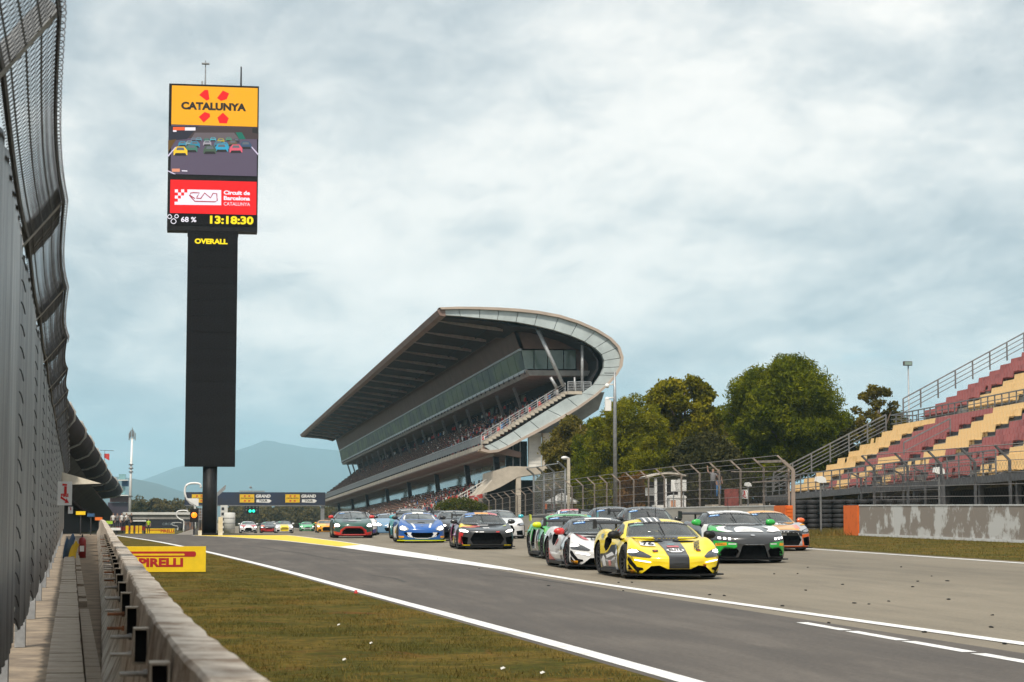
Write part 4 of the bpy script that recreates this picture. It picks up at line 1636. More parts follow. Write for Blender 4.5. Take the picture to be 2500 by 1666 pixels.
# seat: shell with pan and raked back
b = MB()
P_ = [(-.17, .30), (-.15, .27), (.14, .25), (.20, .30), (.25, .68), (.20, .69), (.14, .33)]
b.prism(P_[::-1], lambda u, v: (u, -.205, v), lambda u, v: (u, .205, v))
b.box((.0, 0, .13), (.06, .30, .24))
seat_y = b.mesh('seat', SEAT_Y)
seat_r = b.mesh('seat', SEAT_R)
AIS = [(115.4, 117.1), (106.3, 107.9), (99.2, 100.7), (92.0, 93.4), (84.5, 86.0), (76.5, 78)]
seats = []


def block(y):
    return sum(1 for a in AIS if y < a[0])


for tier, n_, x0_, z0_ in ((0, NROW, RX0, RZ0), (1, NUP, UX0, UZ0)):
    for i in range(n_):
        y = SY0 - .35
        while y > SY1 + 1:
            ais = any(a - .1 < y < c + .1 for a, c in AIS)
            if tier == 0 and i == NROW - 1:
                ais = False
            bl = block(y)
            red = (bl + tier) % 2 == 1
            if tier == 0 and i < 4 and 100 < y < 114:
                red = (int((y + i * .8) / 3.6) % 2 == 0)
            miss = rnd.random() < (.10 if (i < 3 and y < 114) else .012)
            if not ais and not miss:
                seats.append((x0_ + .36 + TR * i, y, z0_ + RI * i, red))
            y -= .47
seats.sort(key=lambda s_: (0 if s_[0] / s_[1] < .415 else 1, s_[1]))
vis = seats[:300]
rest_y, rest_r = MB(), MB()
for (x, y, z, red) in vis:
    o = put('seat', seat_r if red else seat_y, rst, rs(x, y, z))
for (x, y, z, red) in seats[300:]:
    if x / y > .5:
        continue
    tgt = rest_r if red else rest_y
    p = rs(x, y, z)
    tgt.prism(P_[::-1], lambda u, v: (p.x + u, p.y - .205, p.z + v), lambda u, v: (p.x + u, p.y + .205, p.z + v))
rest_y.build('yellow_seats', SEAT_Y, rst, kind='stuff')
rest_r.build('red_seats', SEAT_R, rst, kind='stuff')
# aisle steps
for a, c in AIS:
    for i in range(NROW):
        MB().box(rs(RX0 + .2 + TR * i, (a + c) / 2, RZ0 + RI * i + .11), (.36, c - a - .3, .2)).build('aisle_step', DARKSTEEL, rst)
# structure below
zc = RZ0 - .35
for k, y in enumerate(np.arange(SY0 - .3, SY1, -4.3)):
    MB().bar(rs(RX0 - .9, y, zc), (RX0 - .9 - RX0, y - SY0, 0), .2).build('support_post', GALVD, rst)
    MB().bar(rs(RX0 + 2.6, y, RZ0 + .8), (2.6, y - SY0, 0), .22).build('support_post', GALVD, rst)
    MB().bar(rs(RX0 - .9, y, zc - .1), rs(RX0 + 7, y, RZ0 + 3.2), .18, .3).build('raker_beam', GALVD, rst)
rext([(RX0 + 3.6, GR - .2), (RX0 + 3.8, GR - .2), (RX0 + 3.8, RZ0 + 1.2), (RX0 + 3.6, RZ0 + 1.2)], SY0, SY1, 'under_deck_shade', DARK)  # dark sheet paints in the shade of the void below the deck
T2 = lambda p: rs(p[0], p[1], p[2])
# railings
railing([(RX0 - 1.1, SY0 + .3, RZ0), (RX0 - 1.1, 86, RZ0)], 1.12, 4, 1.45, 'front_railing', GALVR, rst, r=.026, post_r=.03, tf=T2)
railing([(xe + .3, SY0 + 1.4, ze + .3), (xe + .3, 100, ze + .3)], 1.15, 4, 1.0, 'walkway_railing', GALVR, rst, r=.026, post_r=.03, tf=T2)
railing([(RX0 - .4, SY0 + .9, RZ0 + .3), (xe - .2, SY0 + .9, ze + .25)], 1.2, 5, 1.35, 'stair_railing', GALVR, rst, r=.03, post_r=.04, tf=T2)
railing([(UX0 - .6, SY0 + .6, UZ0 + .3), (UX0 + TR * NUP, SY0 + .6, UZ0 + RI * NUP + .2)], 1.2, 4, 1.35, 'stair_railing', GALVR, rst, r=.03, post_r=.04, tf=T2)
railing([(xe + .3, SY0 + 1.4, ze + .3), (UX0 + .6, SY0 + 1.4, ze + .3)], 1.15, 4, 1.0, 'end_railing', GALVR, rst, r=.026, post_r=.03, tf=T2)
railing([(RX0 + 3.0, 109.2, RZ0 + 1.7), (RX0 + 5.3, 107.9, RZ0 + 3.0)], 1.0, 2, 1.6, 'aisle_railing', GALVR, rst, r=.03, post_r=.03, tf=T2)
b = MB()
x_ = at(1900 + 1380 * .3507, 800 + 490 * .351, 116)
MB().lathe([(0, 0), (.16, 0), (.18, .5), (0, .5)], 10).build('litter_bin', SIGNW, rst, True, loc=rs(UX0 - .8, 115.5, ze + .32))

# floodlight mast beyond the stand
p = at(1900 + 908 * .3507, 800 + 470 * .351, 140)
pt = at(1900 + 908 * .3507, 800 + 262 * .351, 140)
gz = ground(p.x, 140)
t = thing('floodlight_mast', 'thin grey mast with a flat floodlight head rising behind the open grandstand', 'floodlight', (p.x, 140, gz))
MB().tube([(0, 0, 0), (0, 0, pt.z - gz)], [.08, .05], 8).build('pole', STEEL, t, True)
MB().box((-.06, -.05, pt.z - gz + .12), (.62, .3, .32)).build('lamp_head', M("lamp_housing", (.12, .10, .09), .5), t)
MB().box((-.06, -.21, pt.z - gz + .12), (.54, .02, .24)).build('lamp_glass', GLASSP, t)

# ================================================================== RIGHT-HAND WALLS AND CATCH FENCE
PEEL = M("peeling_grey_paint", (.56, .56, .55), .85, scale=1.3, bump=.25, col2=(.27, .235, .205), detail=12, contrast=(.495, .545), stretch=(1, .55, .50))
GREYW = M("grey_concrete_wall", (.42, .40, .365), .9, scale=.9, bump=.2, col2=(.30, .275, .245), detail=9, contrast=(.3, .6), stretch=(1, .25, 1))
ORANGE = M("orange_wall_paint", (.78, .15, .015), .6, scale=2.5, col2=(.60, .11, .012), detail=7, contrast=(.3, .5))
WTRIM = M("white_wall_edge", (.62, .63, .63), .8, scale=3, col2=(.45, .44, .42), contrast=(.3, .5))
WX = 28.3


def barrier(name, label, y0, y1, mat_, orange, x0=WX, x1=WX, h=1.30, step=4.0):
    t = thing(name, label, 'wall', (x0, y0, ground(x0, y0)))
    z00 = ground(x0, y0)
    n_ = int(abs(y1 - y0) / step)
    for i in range(n_):
        ya, yb = y0 + (y1 - y0) * i / n_, y0 + (y1 - y0) * (i + 1) / n_
        xa, xb = x0 + (x1 - x0) * i / n_, x0 + (x1 - x0) * (i + 1) / n_
        b = MB()
        m_ = .014
        s_ = 1 if yb > ya else -1
        sec = [(-.12, 0), (-.10, .10), (-.085, h - .03), (-.07, h), (.20, h), (.22, 0)]
        va = [(xa - x0 + dx, ya + s_ * m_ - y0, ground(xa, ya) + z - z00) for dx, z in sec]
        vb = [(xb - x0 + dx, yb - s_ * m_ - y0, ground(xb, yb) + z - z00) for dx, z in sec]
        k_ = len(sec)
        b.add(va + vb, [(j, k_ + j, k_ + (j + 1) % k_, (j + 1) % k_)[::s_] for j in range(k_)] + [tuple(range(k_))[::s_], tuple(range(2 * k_ - 1, k_ - 1, -1))[::s_]])
        b.build('wall_segment', mat_, t)
        b = MB()
        for (dx, z, w_, hh) in ((-.088, h + .012, .03, .05), (-.118, .05, .03, .10)):
            b.bar((xa - x0 + dx, ya - y0, ground(xa, ya) - z00 + z), (xb - x0 + dx, yb - y0, ground(xb, yb) - z00 + z), w_, hh)
        b.build('edge_strip', WTRIM, t)
    if orange:
        y = y0
        b = MB()
        s_ = -1 if y1 > y0 else 1
        b.box((.03, s_ * .98, h / 2), (.36, 1.90, h + .03))
        for j in range(8):
            b.box((.03, s_ * 1.982, h * (j + .5) / 8), (.3, .10, h / 8 - .03))
        b.build('orange_end', ORANGE, t)
    return t


barrier('concrete_barrier', 'pale grey concrete wall with peeling paint and an orange end below the open grandstand', 83.2, 40, PEEL, True)
# the orange end faces the gap: flip side for the far wall, whose end is towards the viewer
bar2 = barrier('concrete_barrier', 'long grey concrete wall behind the race cars with an orange end', 92.6, 330, GREYW, True, WX - 1.0, WX - 2.0, 1.32, 6.0)

WEATH = M("fence_post_concrete", (.36, .30, .25), .85, scale=2, col2=(.24, .195, .165), detail=6)
FWIRE = M("fence_wire_brown", (.10, .085, .075), .7, .3, var=.2)
FCABLE = M("fence_cable", (.24, .22, .21), .6, .4)


def catch_fence(label, pts_y, xf, h, arm, cell, matp, rwire=.006, mesh_on=True, base=0.0, pw=.09, lean=-.55):
    t = thing('catch_fence', label, 'fence', (xf(pts_y[0]), pts_y[0], ground(xf(pts_y[0]), pts_y[0])))
    ox, oy, oz = t.location

    def L(x, y, z):
        return Vector((x - ox, y - oy, ground(x, y) + z - oz))
    for y in pts_y:
        x = xf(y)
        b = MB()
        b.bar(L(x, y, base), L(x, y, h), pw)
        b.bar(L(x, y, h - .02), L(x + lean, y, h + arm), pw * .85)
        b.build('post', matp, t)
    ya, yb = min(pts_y), max(pts_y)
    b = MB()
    for z in np.linspace(base + .35, h, 7):
        b.tube([L(xf(y) - .07, y, z + .02 * math.sin(y)) for y in np.linspace(ya, yb, max(2, int((yb - ya) / 4)))], .013, 4)
    b.tube([L(xf(y) + lean, y, h + arm) for y in np.linspace(ya, yb, max(2, int((yb - ya) / 4)))], .018, 4)
    b.tube([L(xf(y) + lean / 2, y, h + arm / 2) for y in np.linspace(ya, yb, max(2, int((yb - ya) / 4)))], .013, 4)
    b.build('cables', FCABLE, t)
    if mesh_on:
        b = MB()
        n_ = int((yb - ya) / cell)
        m_ = int((h - base) / cell)
        w = rwire
        for i in range(n_ * 1):
            y = ya + (yb - ya) * i / n_
            # one zig-zag per column, woven as flat ribbons turned towards the track
            for j in range(m_):
                z = base + (h - base) * j / m_
                zz = base + (h - base) * (j + 1) / m_
                y2 = y + (cell if (i + j) % 2 == 0 else -cell) * .5
                y1 = y + (cell if (i + j) % 2 == 1 else -cell) * .5
                x = xf(y) - .05
                b.quad(L(x, y1 - w, z), L(x, y1 + w, z), L(x, y2 + w, zz), L(x, y2 - w, zz))
        b.build('mesh_panel', FWIRE, t, kind='stuff')
    return t


fx1 = lambda y: WX - .45 - (y - 92) * .004
catch_fence('long wire catch fence with leaning posts above the grey wall behind the race cars', list(np.arange(92.4, 205, 4.25)), fx1, 3.25, .48, .13, WEATH, .018)
catch_fence('distant wire catch fence running along below the big curved grandstand', list(np.arange(205.5, 330, 6.0)), lambda y: fx1(205) - (y - 205) * .008, 3.4, .5, .3, WEATH, .05)
catch_fence('dark steel catch fence with bent tops behind the peeling concrete wall', [83.6, 79.4, 75.6, 72.1, 68.8, 65.5, 62.2], lambda y: WX + .75, 2.95, .52, .13, GALVD, .008)
catch_fence('lower dark fence across the gap in front of the tyre stacks', [101, 96.2, 91.5, 87.2, 83.9], lambda y: WX + 5.0 + (92 - y) * -.12, 2.75, .25, .16, GALVD, .008)
# top cross bar on the gate posts at the gap
t = thing('gate_frame', 'pale bent gate frame of the catch fence beside the open grandstand', 'gate', (WX - .5, 91.9, ground(WX, 92)))
p_ = lambda px, py, Y=91.9: at(px, py, Y) - t.location
MB().bar((0.1, 0, 0), p_(1936, 1147), .16).bar(p_(1936, 1148), p_(1912, 1126), .14).build('post', WEATH, t)
MB().bar(p_(1912, 1126), p_(1852, 1128, 97), .12).build('cross_bar', WEATH, t)
MB().bar(p_(1933, 1151), p_(1786, 1152, 101), .05).bar(p_(1933, 1172), p_(1838, 1178, 98), .06).build('rails', WEATH, t)

# raised cage section of the fence
t = thing('fence_cage', 'taller light grey mesh cage standing in the catch fence beside the white parasol', 'cage', (27.4, 150, ground(27, 150)))
gz = t.location.z
xs_ = [at(1303, 1200, 165).x, at(1328, 1200, 160).x, at(1353, 1200, 155).x, at(1380, 1200, 150).x]
yy = [165, 160, 155, 150]
for x, y in zip(xs_, yy):
    zt = 4.55 if y > 152 else 4.7
    b = MB()
    b.bar((x - 27.4, y - 150, 0), (x - 27.4, y - 150, zt), .14)
    b.bar((x - 27.4, y - 150, zt), (x - 27.4 - .75, y - 150.9, zt + .5), .11)
    b.build('post', STEEL, t)
b = MB()
for z in (1.3, 2.2, 3.1, 4.0, 4.5):
    b.tube([(x - 27.4, y - 150, z) for x, y in zip(xs_, yy)], .03, 5)
b.tube([(x - 28.15, y - 150.9, 5.05) for x, y in zip(xs_, yy)], .04, 5)
b.build('rails', STEEL, t)
b = MB()
for i in range(48):
    f_ = i / 47
    x = xs_[0] + (xs_[3] - xs_[0]) * f_ - 27.4
    y = 15 - 15 * f_
    b.quad((x - .009, y, .2), (x + .009, y, .2), (x + .009, y, 4.5), (x - .009, y, 4.5))
for i in range(26):
    z = .3 + 4.2 * i / 25
    b.quad((xs_[0] - 27.4, 15, z - .007), (xs_[3] - 27.4, 0, z - .007), (xs_[3] - 27.4, 0, z + .007), (xs_[0] - 27.4, 15, z + .007))
b.build('mesh_panel', STEEL, t, kind='stuff')

# earth bank behind the catch fence and tyre stacks in the gap
BANK = M("dry_bank", (.27, .215, .155), .95, scale=.8, col2=(.14, .115, .075), bump=.4, detail=8)
mb = MB()
mb.grid(lambda y, u: (WX + .6 + u * 5, y, ground(30, y) + 1.05 * min(1, u * 2) * (.8 + .2 * math.sin(y * .9 + u * 3)) - .05), np.linspace(106, 200, 60), np.linspace(0, 1.0, 6))
struct('earth_bank', mb, BANK, True)
TYRE = M("old_tyre", (.022, .022, .024), .75, var=.35, scale=3)
tyre_b = MB()
prof = [(.20, -.10), (.29, -.115), (.325, -.06), (.325, .06), (.29, .115), (.20, .10), (.20, -.10)]
tyre_b.lathe(prof, 12, (0, 0, .115))
tyre_me = tyre_b.mesh('tyre', TYRE, True)
k = 0
for i in range(26):
    y = 96.6 - .62 * (i % 2)
    x = WX + .15 + .335 * i
    nst = 7
    t = thing('tyre_stack', 'stack of old black tyres, %s from the orange wall end along the gap' % ORD[i], 'tyre stack', (x, y, ground(x, y) - .02), rnd.random() * 6, 'tyre stacks in the gap')
    for j in range(nst):
        put('tyre', tyre_me, t, (rnd.uniform(-.02, .02), rnd.uniform(-.02, .02), j * .232))

# ---------------------------------------------------------------- clutter along the fence
pt = at(1494, 908, 138)
gz = ground(pt.x, 138)
t = thing('camera_mast', 'tall grey mast with two white dome cameras in front of the trees', 'mast', (pt.x + .2, 138, gz))
hh = pt.z - gz
MB().tube([(0.0, 0, 0), (0, 0, hh * .82), (0, 0, hh)], [.17, .12, .07], 10).build('pole', STEEL, t, True)
MB().bar((-.75, 0, hh - .1), (.1, 0, hh - .1), .05).build('arm', DARKSTEEL, t)
for z in (hh - 1.0, hh - 1.95):
    b = MB()
    b.blob((-.55, 0, z), .17, 7, 10)
    b.box((-.28, 0, z + .1), (.5, .1, .08))
    b.build('dome_camera', SIGNW, t, True)
MB().box((-.5, 0, hh - 2.4), (.42, .28, .75)).build('cabinet', SIGNW, t)

p = at(1388, 1119, 158)
gz = ground(p.x, 158)
t = thing('street_lamp', 'short cream lamp post with a white globe head beside the white end wall', 'lamp', (p.x, 158, gz))
MB().bar((0, 0, 0), (0, 0, p.z - gz), .22).build('pole', CREAM, t)
MB().bar((.05, 0, p.z - gz), (-.5, 0, p.z - gz + .02), .10).blob((-.32, 0, p.z - gz + .02), (.3, .2, .14), 6, 10).build('lamp_head', SIGNW, t, True)

# white parasol, orange post, white sign board, kiosk
def parasol(px, py, Y, w, label):
    p = at(px, py, Y)
    gz = ground(p.x, Y) + .9
    t = thing('parasol', label, 'parasol', (p.x, Y, gz))
    h = p.z - gz
    b = MB()
    n_ = 8
    pts = [(0, 0, h)] + [(w * math.cos(2 * PI * i / n_), w * math.sin(2 * PI * i / n_), h - .75) for i in range(n_)]
    rim_ = [(x * 1.0, y * 1.0, z - .16) for x, y, z in pts[1:]]
    b.add(pts + rim_, [(0, 1 + i, 1 + (i + 1) % n_) for i in range(n_)] + [(1 + i, 1 + n_ + i, 1 + n_ + (i + 1) % n_, 1 + (i + 1) % n_) for i in range(n_)])
    b.build('canopy', CANVAS if False else SIGNW, t)
    MB().tube([(0, 0, 0), (0, 0, h - .02)], .035, 6).build('pole', STEEL, t)
    return t


parasol(1372, 1203, 160, 1.45, 'white parasol shading marshals behind the catch fence')
p = at(1331, 1246, 166)
o = MB().box((0, 0, 1.2), (.28, .28, 2.4)).build('orange_post', ORANGE, None, loc=(p.x, 166, ground(p.x, 166)))
o['label'], o['category'] = 'orange post standing left of the white parasol', 'post'
p = at(1370, 1215, 158.5)
o = MB().box((0, 0, 0), (.62, .05, .55)).build('notice_board', SIGNW, None, loc=p)
o['label'], o['category'] = 'small white board hanging under the white parasol', 'board'
p = at(1657, 1186, 115)
t = thing('sign_board', 'large blank white board fixed on the catch fence above the dark race cars', 'board', p)
MB().box((0, 0, 0), (.92, .06, .68)).build('panel', SIGNW, t)
b = MB()
for dx in (-.3, .3):
    b.bar((dx, .06, -1.4), (dx, .06, .3), .06)
b.build('frame', STEEL, t)
# kiosk with curved canopy
p = at(1618, 1158, 127)
gz = ground(p.x, 127) + .6
t = thing('kiosk', 'small white kiosk with a curved canopy behind the catch fence', 'kiosk', (p.x, 127, gz))
hz = p.z - gz
b = MB()
b.grid(lambda u, v: (-1.35 + 2.7 * u, -.9 + 1.8 * v, hz - .45 + .55 * math.sin(PI * (.15 + u * .6))), np.linspace(0, 1, 9), [0, 1])
b.grid(lambda u, v: (-1.35 + 2.7 * u, -.9 + 1.8 * v, hz - .55 + .55 * math.sin(PI * (.15 + u * .6))), np.linspace(0, 1, 9), [0, 1], flip=True)
for v in (-.9, .9):
    b.grid(lambda u, k_: (-1.35 + 2.7 * u, v, hz - .55 + .10 * k_ + .55 * math.sin(PI * (.15 + u * .6))), np.linspace(0, 1, 9), [0, 1], flip=v > 0)
b.build('canopy', M("kiosk_canopy", (.50, .46, .40), .6), t, True)
for dx in (-.62, .02, .95):
    MB().box((dx, -.6, (hz - .3) / 2), (.16, .16, hz - .3)).build('post', SIGNW, t)
MB().box((.2, .5, hz * .42), (2.2, .1, hz * .84)).build('back_wall', DARKSTEEL, t)
MB().box((-.3, -.3, .75), (.9, .5, .5)).build('counter', SIGNW, t)
MB().box((-.85, .1, hz * .62), (.55, .3, .5)).build('air_unit', SIGNW, t)
p = at(1652, 1225, 122)
t = thing('storage_box', 'white storage box with rounded lid below the blank white board', 'box', (p.x, 122, p.z - .45))
MB().box((0, 0, .33), (1.05, .6, .66)).build('body', SIGNW, t)
MB().prism([(-.56, .66), (.56, .66), (.52, .80), (.3, .86), (-.3, .86), (-.52, .80)], lambda u, v: (u, -.34, v), lambda u, v: (u, .34, v)).build('lid', SIGNW, t)
MB().box((-.3, -.31, .33), (.3, .01, .4)).build('label_plate', M("pale_orange", (.62, .3, .17), .6), t)
p = at(1786, 1217, 110)
o = MB().box((0, 0, 0), (.82, .05, 1.05)).build('mesh_screen', M("faded_red_panel", (.26, .06, .05), .7, var=.2), None, loc=p)
o['label'], o['category'] = 'faded red panel standing behind the catch fence', 'screen'
# brick-like rubble and wooden boards seen through the fence: low pale wall
p = at(1700, 1225, 122)
t = thing('low_wall', 'low weathered beige wall behind the catch fence', 'wall', (p.x, 122, ground(p.x, 122) + .9))
for i in range(11):
    L_ = rnd.uniform(.5, .9)
    MB().box((i * .02 + rnd.uniform(-.05, .05), -i * 1.9, rnd.uniform(.2, .3)), (.4, 1.8, rnd.uniform(.5, .75))).build('block', CONCB, t)
t2 = fire_sign(1817, 1207, 101.6, .38, .47, 'white fire point sign with red symbol on the catch fence by the gate frame')
# loudspeakers on poles
for (px, py, Y, s_, lab) in ((2003, 1171, 90, .50, 'white loudspeaker on a pole in front of the yellow seats'), (2292, 1149, 80, .46, 'white loudspeaker on a pole beside a bent fence post'), (1826, 1183, 104, .36, 'small white loudspeaker on the catch fence beside the tree trunk')):
    p = at(px, py, Y)
    gz = ground(p.x, Y)
    t = thing('loudspeaker', lab, 'loudspeaker', (p.x, Y, gz))
    z = p.z - gz
    b = MB()
    b.prism([(-.5, -.18), (-.2, -.32), (.5, -.30), (.42, .12), (.1, .32), (-.42, .26)], lambda u, v: (u * s_, -.3 * s_, z + v * s_), lambda u, v: (u * s_, .3 * s_, z + v * s_))
    b.build('horn', SIGNW, t)
    MB().tube([(0, 0, 0), (0, 0, z - .2 * s_)], .05, 6).build('pole', GALVR, t)

# ---------------------------------------------------------------- people (continuous skinned bodies)
def person(name, label, loc, rz, joints, shirt, trousers, hair=None, group=None, hat=None, scale=1.0):
    """joints: dict of joint positions (m). One skin-modified body; clothing as material bands by height."""
    J = joints
    order = ['pelvis', 'chest', 'neck', 'head', 'top', 'lsh', 'lel', 'lwr', 'lhand', 'rsh', 'rel', 'rwr', 'rhand', 'lhip', 'lkn', 'lan', 'ltoe', 'rhip', 'rkn', 'ran', 'rtoe']
    edges = [('pelvis', 'chest'), ('chest', 'neck'), ('neck', 'head'), ('head', 'top'), ('chest', 'lsh'), ('lsh', 'lel'), ('lel', 'lwr'), ('lwr', 'lhand'), ('chest', 'rsh'), ('rsh', 'rel'), ('rel', 'rwr'), ('rwr', 'rhand'), ('pelvis', 'lhip'), ('lhip', 'lkn'), ('lkn', 'lan'), ('lan', 'ltoe'), ('pelvis', 'rhip'), ('rhip', 'rkn'), ('rkn', 'ran'), ('ran', 'rtoe')]
    rad = dict(pelvis=(.15, .12), chest=(.17, .12), neck=(.055, .055), head=(.085, .095), top=(.06, .065), lsh=(.062, .062), lel=(.043, .043), lwr=(.032, .032), lhand=(.03, .04), lhip=(.085, .085), lkn=(.058, .058), lan=(.04, .04), ltoe=(.035, .035))
    for k_ in list(rad):
        if k_[0] == 'l':
            rad['r' + k_[1:]] = rad[k_]
    me = bpy.data.meshes.new(name)
    idx = {n_: i for i, n_ in enumerate(order)}
    me.from_pydata([J[n_] for n_ in order], [(idx[a], idx[b_]) for a, b_ in edges], [])
    o = bpy.data.objects.new(name, me)
    COL.objects.link(o)
    sk = o.modifiers.new('skin', 'SKIN')
    for i, n_ in enumerate(order):
        me.skin_vertices[0].data[i].radius = rad[n_]
    me.skin_vertices[0].data[0].use_root = True
    ss = o.modifiers.new('sub', 'SUBSURF')
    ss.levels = ss.render_levels = 1
    dg = bpy.context.evaluated_depsgraph_get()
    m2 = bpy.data.meshes.new_from_object(o.evaluated_get(dg))
    bpy.data.objects.remove(o)
    m2.name = name
    m2.materials.clear()
    for mt in (shirt, trousers, SKIN, hair or HAIR, RUBBER):
        m2.materials.append(mt)
    pel, nk, hd = Vector(J['pelvis']), Vector(J['neck']), Vector(J['head'])
    for f_ in m2.polygons:
        c = f_.center
        f_.use_smooth = True
        dl = min((c - Vector(J['lhand'])).length, (c - Vector(J['lwr'])).length, (c - Vector(J['rhand'])).length, (c - Vector(J['rwr'])).length, (c - Vector(J['lel'])).length, (c - Vector(J['rel'])).length)
        if (c - hd).length < .16 and c.z > nk.z - .01:
            f_.material_index = 3 if (c.z > hd.z + .05 or (c.y > hd.y + .03)) else 2
        elif dl < .13:
            f_.material_index = 2
        elif c.z < .10:
            f_.material_index = 4
        elif c.z < pel.z + .03:
            f_.material_index = 1
        else:
            f_.material_index = 0
    ob = put(name, m2, None, loc)
    ob.rotation_euler = (0, 0, rz)
    ob.scale = (scale,) * 3
    ob['label'], ob['category'] = label, 'person'
    if group:
        ob['group'] = group
    return ob


STAND = dict(pelvis=(0, 0, .95), chest=(0, 0, 1.28), neck=(0, 0, 1.47), head=(0, -.02, 1.60), top=(0, -.02, 1.70), lsh=(-.19, 0, 1.40), lel=(-.25, .03, 1.12), lwr=(-.24, -.06, .90), lhand=(-.24, -.09, .82), rsh=(.19, 0, 1.40), rel=(.25, .03, 1.12), rwr=(.24, -.06, .90), rhand=(.24, -.09, .82),
             lhip=(-.10, 0, .88), lkn=(-.11, -.02, .48), lan=(-.11, .02, .08), ltoe=(-.12, -.14, .04), rhip=(.10, 0, .88), rkn=(.11, -.02, .48), ran=(.11, .02, .08), rtoe=(.12, -.14, .04))
RAISE = dict(STAND)
RAISE.update(lsh=(-.19, 0, 1.42), lel=(-.34, -.06, 1.50), lwr=(-.38, -.08, 1.76), lhand=(-.38, -.08, 1.85), rel=(.26, -.08, 1.16), rwr=(.12, -.28, 1.26), rhand=(.08, -.33, 1.30), head=(0, -.03, 1.60))
CAMERA_P = dict(STAND)
CAMERA_P.update(lel=(-.28, -.12, 1.18), lwr=(-.10, -.28, 1.42), lhand=(-.06, -.30, 1.50), rel=(.28, -.12, 1.18), rwr=(.10, -.28, 1.42), rhand=(.06, -.30, 1.50))
p = at(1741, 1216, 112)
person('person', 'person in a pale top and dark shorts raising one arm behind the catch fence', (p.x, 112, p.z), .2, RAISE, CLOTH[4], TROU)
p = at(1754, 1216, 113)
person('person', 'person in dark clothes standing behind the one with a raised arm', (p.x, 113, p.z), .4, STAND, CLOTH[0], CLOTH[7])
p = at(1352, 1248, 160)
person('person', 'marshal in a red suit standing under the white parasol', (p.x, 160, ground(p.x, 160) + .9), .1, STAND, CLOTH[3], CLOTH[3])

# ================================================================== TREES
def leafmat(name, dark, light, tip):
    m = bpy.data.materials.new(name)
    m.use_nodes = True
    nt = m.node_tree
    b = nt.nodes['Principled BSDF']
    tc = N(nt, 'ShaderNodeTexCoord')
    n1 = N(nt, 'ShaderNodeTexNoise', inp={'Scale': .75, 'Detail': 4.0, 'Roughness': .6})
    n2 = N(nt, 'ShaderNodeTexNoise', inp={'Scale': 7.0, 'Detail': 2.0, 'Roughness': .6})
    for n in (n1, n2):
        nt.links.new(tc.outputs['Object'], n.inputs['Vector'])
    s = math_n(nt, 'ADD', math_n(nt, 'MULTIPLY', n1.outputs[0], .6), math_n(nt, 'MULTIPLY', n2.outputs[0], .4))
    r_ = ramp(nt, [(0.38, dark), (0.5, light), (0.62, tip)])
    nt.links.new(s, r_.inputs[0])
    nt.links.new(r_.outputs[0], b.inputs['Base Color'])
    b.inputs['Roughness'].default_value = .9
    b.inputs['Specular IOR Level'].default_value = .06
    tr = N(nt, 'ShaderNodeBsdfTranslucent')
    nt.links.new(r_.outputs[0], tr.inputs['Color'])
    mx = N(nt, 'ShaderNodeMixShader', inp={0: .3})
    nt.links.new(b.outputs[0], mx.inputs[1])
    nt.links.new(tr.outputs[0], mx.inputs[2])
    out = [n for n in nt.nodes if n.type == 'OUTPUT_MATERIAL'][0]
    nt.links.new(mx.outputs[0], out.inputs['Surface'])
    MATS[name] = m
    return m


L_PINE = leafmat("pine_needles", (.042, .060, .003), (.112, .135, .006), (.22, .22, .012))
L_PINE2 = leafmat("young_pine_needles", (.075, .088, .004), (.175, .180, .008), (.30, .27, .015))
L_PLANE = leafmat("plane_leaves", (.085, .088, .005), (.185, .175, .009), (.32, .26, .018))
L_GREY = leafmat("grey_green_leaves", (.072, .066, .010), (.145, .122, .020), (.23, .18, .034))
L_DARK = leafmat("dark_leaves", (.030, .032, .011), (.062, .062, .021), (.11, .098, .036))
L_HEDGE = leafmat("hedge_leaves", (.04, .055, .008), (.085, .10, .012), (.14, .14, .02))
L_RUST = leafmat("autumn_leaves", (.09, .05, .015), (.17, .08, .02), (.22, .12, .03))
L_FAR = leafmat("far_wood_leaves", (.055, .052, .020), (.105, .088, .034), (.17, .13, .05))
BARK = M("bark", (.17, .125, .09), .9, var=.25, scale=3, bump=.4)


def np_leaves(C_, size, rg, needle=False, flat=.0):
    """C_: (n,3) leaf centres with outward dirs -> triangle soup arrays"""
    n = len(C_)
    a = rg.normal(size=(n, 3))
    a /= np.linalg.norm(a, axis=1)[:, None] + 1e-9
    c = rg.normal(size=(n, 3))
    c -= a * np.sum(a * c, axis=1)[:, None]
    c /= np.linalg.norm(c, axis=1)[:, None] + 1e-9
    s = size * rg.uniform(.6, 1.3, size=(n, 1))
    w = s * (.28 if needle else .62)
    v = np.stack([C_ - a * s * .5, C_ + c * w * .5 + a * s * .05, C_ + a * s * .55, C_ - c * w * .5 + a * s * .05], axis=1)
    return v.reshape(-1, 3)


def leaf_object(name, V, mat_, parent):
    n = len(V) // 4
    me = bpy.data.meshes.new(name)
    me.vertices.add(len(V))
    me.vertices.foreach_set('co', V.astype(np.float32).ravel())
    me.loops.add(n * 4)
    me.loops.foreach_set('vertex_index', np.arange(n * 4, dtype=np.int32))
    me.polygons.add(n)
    me.polygons.foreach_set('loop_start', np.arange(0, n * 4, 4, dtype=np.int32))
    me.materials.append(mat_)
    me.update(calc_edges=True)
    return put(name, me, parent)


